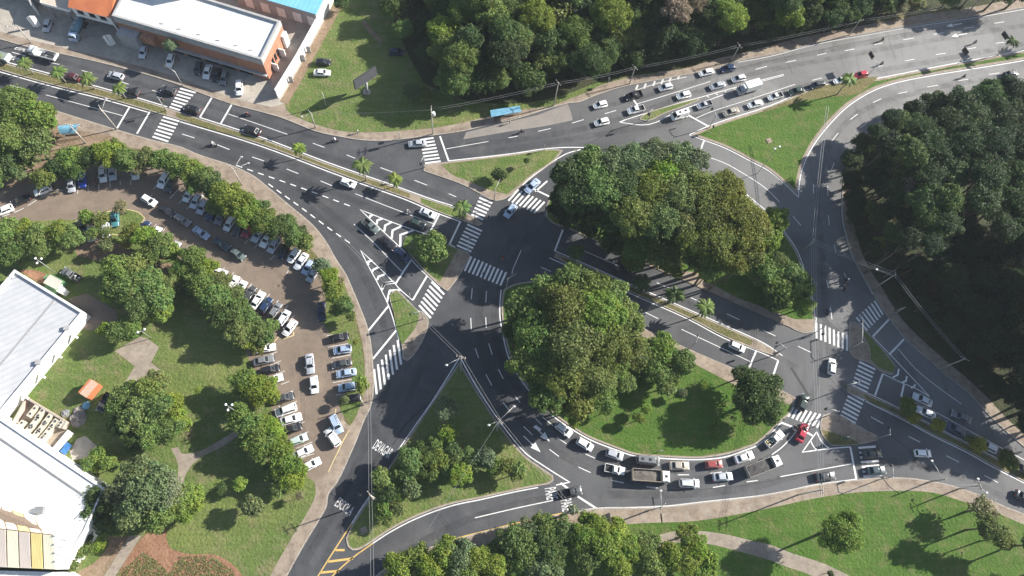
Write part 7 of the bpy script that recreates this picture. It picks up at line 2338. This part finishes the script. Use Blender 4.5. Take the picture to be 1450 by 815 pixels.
span('i', 'j', 2, 'overhead wires from the transformer pole past the straight bus shelter')
span('j', 'k', 2, 'overhead wires along the northern wood to the kerb hatching')
span('k', 'l', 2, 'overhead wires along the northern wood above the queue')
span('l', 'm', 2, 'overhead wires along the wood edge above the avenue')
span('m', 'n', 2, 'overhead wires at the upper right pavement')
span('i', 'f', 1, 'single wire across the vacant lot')
span(P(1172, 150, 10), 'p', 2, 'pair of overhead wires hanging over the shaded ring road', r=.05)
span('p', 'w', 3, 'long overhead wires down the right junction', .9, r=.03)
span('p', 'o', 3, 'overhead wires crossing the shaded ring road to the tall pole', r=.045)
span('o', 'q', 2, 'overhead wires beside the eastern wood', r=.045)
span('r', P(478, 330, 9), 2, 'overhead wires over the teardrop island to the car park belt')
span('r', 's', 2, 'overhead wires along the right side of the triangular island')
span('s', P(600, 758, 8), 1, 'single wire over the triangular island lawn')
span('t', P(520, 470, 9), 2, 'overhead wires along the lane left of the triangular island', 1.0)
span('t', P(528, 880, 9), 2, 'overhead wires leaving over the yellow hatching')
span('u', 'v', 2, 'overhead wires above the bottom pavement, left span')
span('v', 'w', 2, 'overhead wires above the bottom pavement, middle span')
span('w', 'x', 2, 'overhead wires above the bottom pavement, right span')
span('s', 'u', 2, 'overhead wires over the ring lane to the bottom grove')


def area_lamp(px, base, label, n=3):
    p = P(*base)
    k = P(*px).xy.length / p.xy.length
    h = max(5, min(12, H * (1 - 1 / k)))
    o = empty('area_lamp', Vector((p.x, p.y, ZK)), 0, label, 'street lamp')
    bm = bmesh.new(); tube(bm, [(0, 0, -.1), (0, 0, h)], [.08, .05], 7); bm_obj('pole', bm, M['steel'], o)
    for i in range(n):
        a = 2 * math.pi * i / n + .5
        d = Vector((math.cos(a), math.sin(a), 0))
        bm = bmesh.new(); tube(bm, [(0, 0, h - .05), d * .6 + Vector((0, 0, h + .1))], .035, 5); la = bm_obj('lamp_arm', bm, M['steel'], o)
        bm = bmesh.new(); blob(bm, d * .72 + Vector((0, 0, h + .12)), (.27, .27, .12), 0, 9, 5); bm_obj('lamp_head', bm, M['whitewall'], la)


area_lamp((55, 368), (82, 388), 'lamp post with three white heads beside the campus hall')
area_lamp((323, 577), (343, 588), 'lamp post with three white heads over the middle lawn')
area_lamp((1102, 209), (1072, 246), 'lamp post with white heads on the grass triangle', 2)
area_lamp((201, 468), (215, 479), 'thin lamp post at the paved square', 2)


def signal(base, dirpx, L, label, h=5.6, heads=1):
    p = P(*base)
    a = heading(*base, *dirpx)
    o = empty('traffic_light', Vector((p.x, p.y, ZK)), a, label, 'traffic light')
    bm = bmesh.new(); tube(bm, [(0, 0, -.1), (0, 0, h)], [.11, .09], 8); bm_obj('post', bm, M['steel'], o)
    bm = bmesh.new(); tube(bm, [(0, 0, h - .6), (L * .25, 0, h - .05), (L, 0, h + .1)], [.08, .07, .05], 7); bm_obj('arm', bm, M['steel'], o)
    for x, z in [(L, h + .1)] + ([(.18, 3.2)] if heads > 1 else []):
        bm = bmesh.new(); box(bm, x - .13, x + .13, -.16, .16, z - 1.0, z - .05)
        box(bm, x - .14, x - .131, -.30, .30, z - 1.12, z + .06)
        hd = bm_obj('signal_head', bm, M['dark'], o)
        for k, cc in enumerate(((.35, .02, .02), (.4, .26, .02), (.02, .25, .08))):
            bm = bmesh.new(); tube(bm, [(x + .131, 0, z - .22 - .3 * k), (x + .17, 0, z - .22 - .3 * k)], .10, 10); bm_obj('lens', bm, flat('lens', cc, .2), hd)
    return o


for base, d, L, lb in (((259, 121), (-.6, -.35), 3.2, 'traffic light with bracket at the upper left crosswalk'),
                       ((236, 157), (.9, .3), 1.2, 'traffic light on the median dirt gap between the left crosswalks'),
                       ((663, 361), (.2, -1), 2.2, 'traffic light at the top of the left teardrop island'),
                       ((599, 452), (-.9, .2), 2.6, 'traffic light at the lower teardrop island'),
                       ((602, 237), (-.4, .9), 2.4, 'traffic light at the left tip of the upper grass triangle'),
                       ((700, 283), (.4, -.8), 2.6, 'traffic light at the lower tip of the upper grass triangle'),
                       ((672, 315), (1, .3), 3.4, 'traffic light at the right end of the long median'),
                       ((771, 307), (.3, -1), 2.4, 'traffic light at the left corner of the northern half island'),
                       ((717, 407), (.9, -.5), 2.6, 'traffic light at the top left corner of the southern half island'),
                       ((917, 171), (-.3, .4), 2.2, 'traffic light at the tip of the diamond island'),
                       ((1004, 181), (-.5, -1), 2.4, 'traffic light at the left tip of the grass triangle'),
                       ((1203, 494), (0, -1), 5.2, 'traffic light with long arm beside the right crosswalk'),
                       ((1198, 549), (-1, .25), 3.2, 'traffic light on the tip of the lower right median'),
                       ((1152, 472), (-.2, 1), 2.0, 'traffic light at the corner below the northern half island'),
                       ((1240, 621), (-.1, -1), 1.6, 'traffic light at the right tip of the small sign island'),
                       ((1244, 679), (-.1, -1), 2.4, 'traffic light on the bottom pavement by the lower right crosswalk'),
                       ((1098, 502), (-.6, -.4), 2.2, 'traffic light at the right tip of the palm median'),
                       ((1262, 446), (-.9, .3), 2.4, 'traffic light on the shaded pavement by the right crosswalk'),
                       ((1170, 589), (-.9, -.2), 2.8, 'traffic light at the left corner of the small sign island'),
                       ((975, 494), (.4, -1), 1.8, 'traffic light on the footpath of the southern half island')):
    signal(base, d, L, lb)


def road_sign(base, hd, w, h, z, label, color, words=None, cant=0.0):
    p = P(*base)
    o = empty('road_sign', Vector((p.x, p.y, ZK)), heading(*base, *hd), label, 'sign')
    bm = bmesh.new(); tube(bm, [(0, 0, -.1), (0, 0, z + h)], .07, 7)
    if cant: tube(bm, [(0, 0, z + h * .5), (0, cant, z + h * .5)], .06, 6)
    bm_obj('post', bm, M['steel'], o)
    bm = bmesh.new(); box(bm, .08, .12, cant - w / 2, cant + w / 2, z, z + h); bm_obj('panel', bm, flat('sign_face', color, .5), o)
    bm = bmesh.new(); box(bm, .0705, .0795, cant - w / 2 - .03, cant + w / 2 + .03, z - .03, z + h + .03); bm_obj('frame', bm, M['grey'], o)
    return o


DG = (.022, .024, .03)
road_sign((1227, 109), (-1, .25), 2.0, 1.3, 4.6, 'dark sign panel over the avenue behind the red hatchback', DG, cant=-3.2)
road_sign((1352, 94), (-1, .25), 2.0, 1.5, 4.4, 'dark sign panel over the median right of the tall palm', DG, cant=-1.0)
road_sign((1411, 77), (-1, .25), 2.2, 1.4, 4.4, 'dark sign panel on a pole beside the dark median palm', DG, cant=-2.4)
road_sign((1190, 622), (-.2, 1), 1.0, 2.0, 1.2, 'small dark green sign board on the little sign island', (.03, .09, .07))
road_sign((918, 722.8), (-1, .1), 1.6, 1.2, 4.6, 'grey sign panel beside the bottom lamp pole', (.12, .13, .14), cant=-1.5)
road_sign((566.6, 196), (-1, .1), .7, .7, 2.2, 'small white sign on a thin post at the vacant lot pavement', (.7, .7, .68))
road_sign((860, 121), (-.9, .3), .8, .8, 2.4, 'small sign on the pavement before the faded hatching', (.6, .6, .58))
road_sign((581, 421), (-.4, -.8), .9, .6, 2.0, 'small sign in the lower teardrop island grass', (.05, .12, .08))
road_sign((584, 347), (-.8, -.4), .5, .8, 1.4, 'small white marker sign in the upper teardrop island grass', (.75, .74, .70))
road_sign((770, 213), (-.9, -.2), .6, .6, 1.9, 'small dark sign on the upper grass triangle', (.05, .05, .05))
road_sign((932, 640), (.2, 1), .7, .9, 1.8, 'small sign at the ring kerb above the grey van', (.5, .5, .5))
road_sign((1006, 187), (-.9, .3), .6, .9, 2.0, 'small green sign at the left tip of the grass triangle', (.03, .10, .06))
# manhole slabs and boxes
for px, lb in (((1089, 199), 'square pinkish concrete cover in the grass triangle'), ((515, 751), 'round pinkish concrete cover at the bottom of the triangular island')):
    o = empty('access_cover', P(*px, ZG), .4, lb, 'cover')
    bm = bmesh.new(); box(bm, -.7, .7, -.7, .7, 0, .12); bm_obj('slab', bm, M['walk'], o)
    bm = bmesh.new(); box(bm, -.35, .35, -.35, .35, .121, .16); bm_obj('lid', bm, M['path'], o)
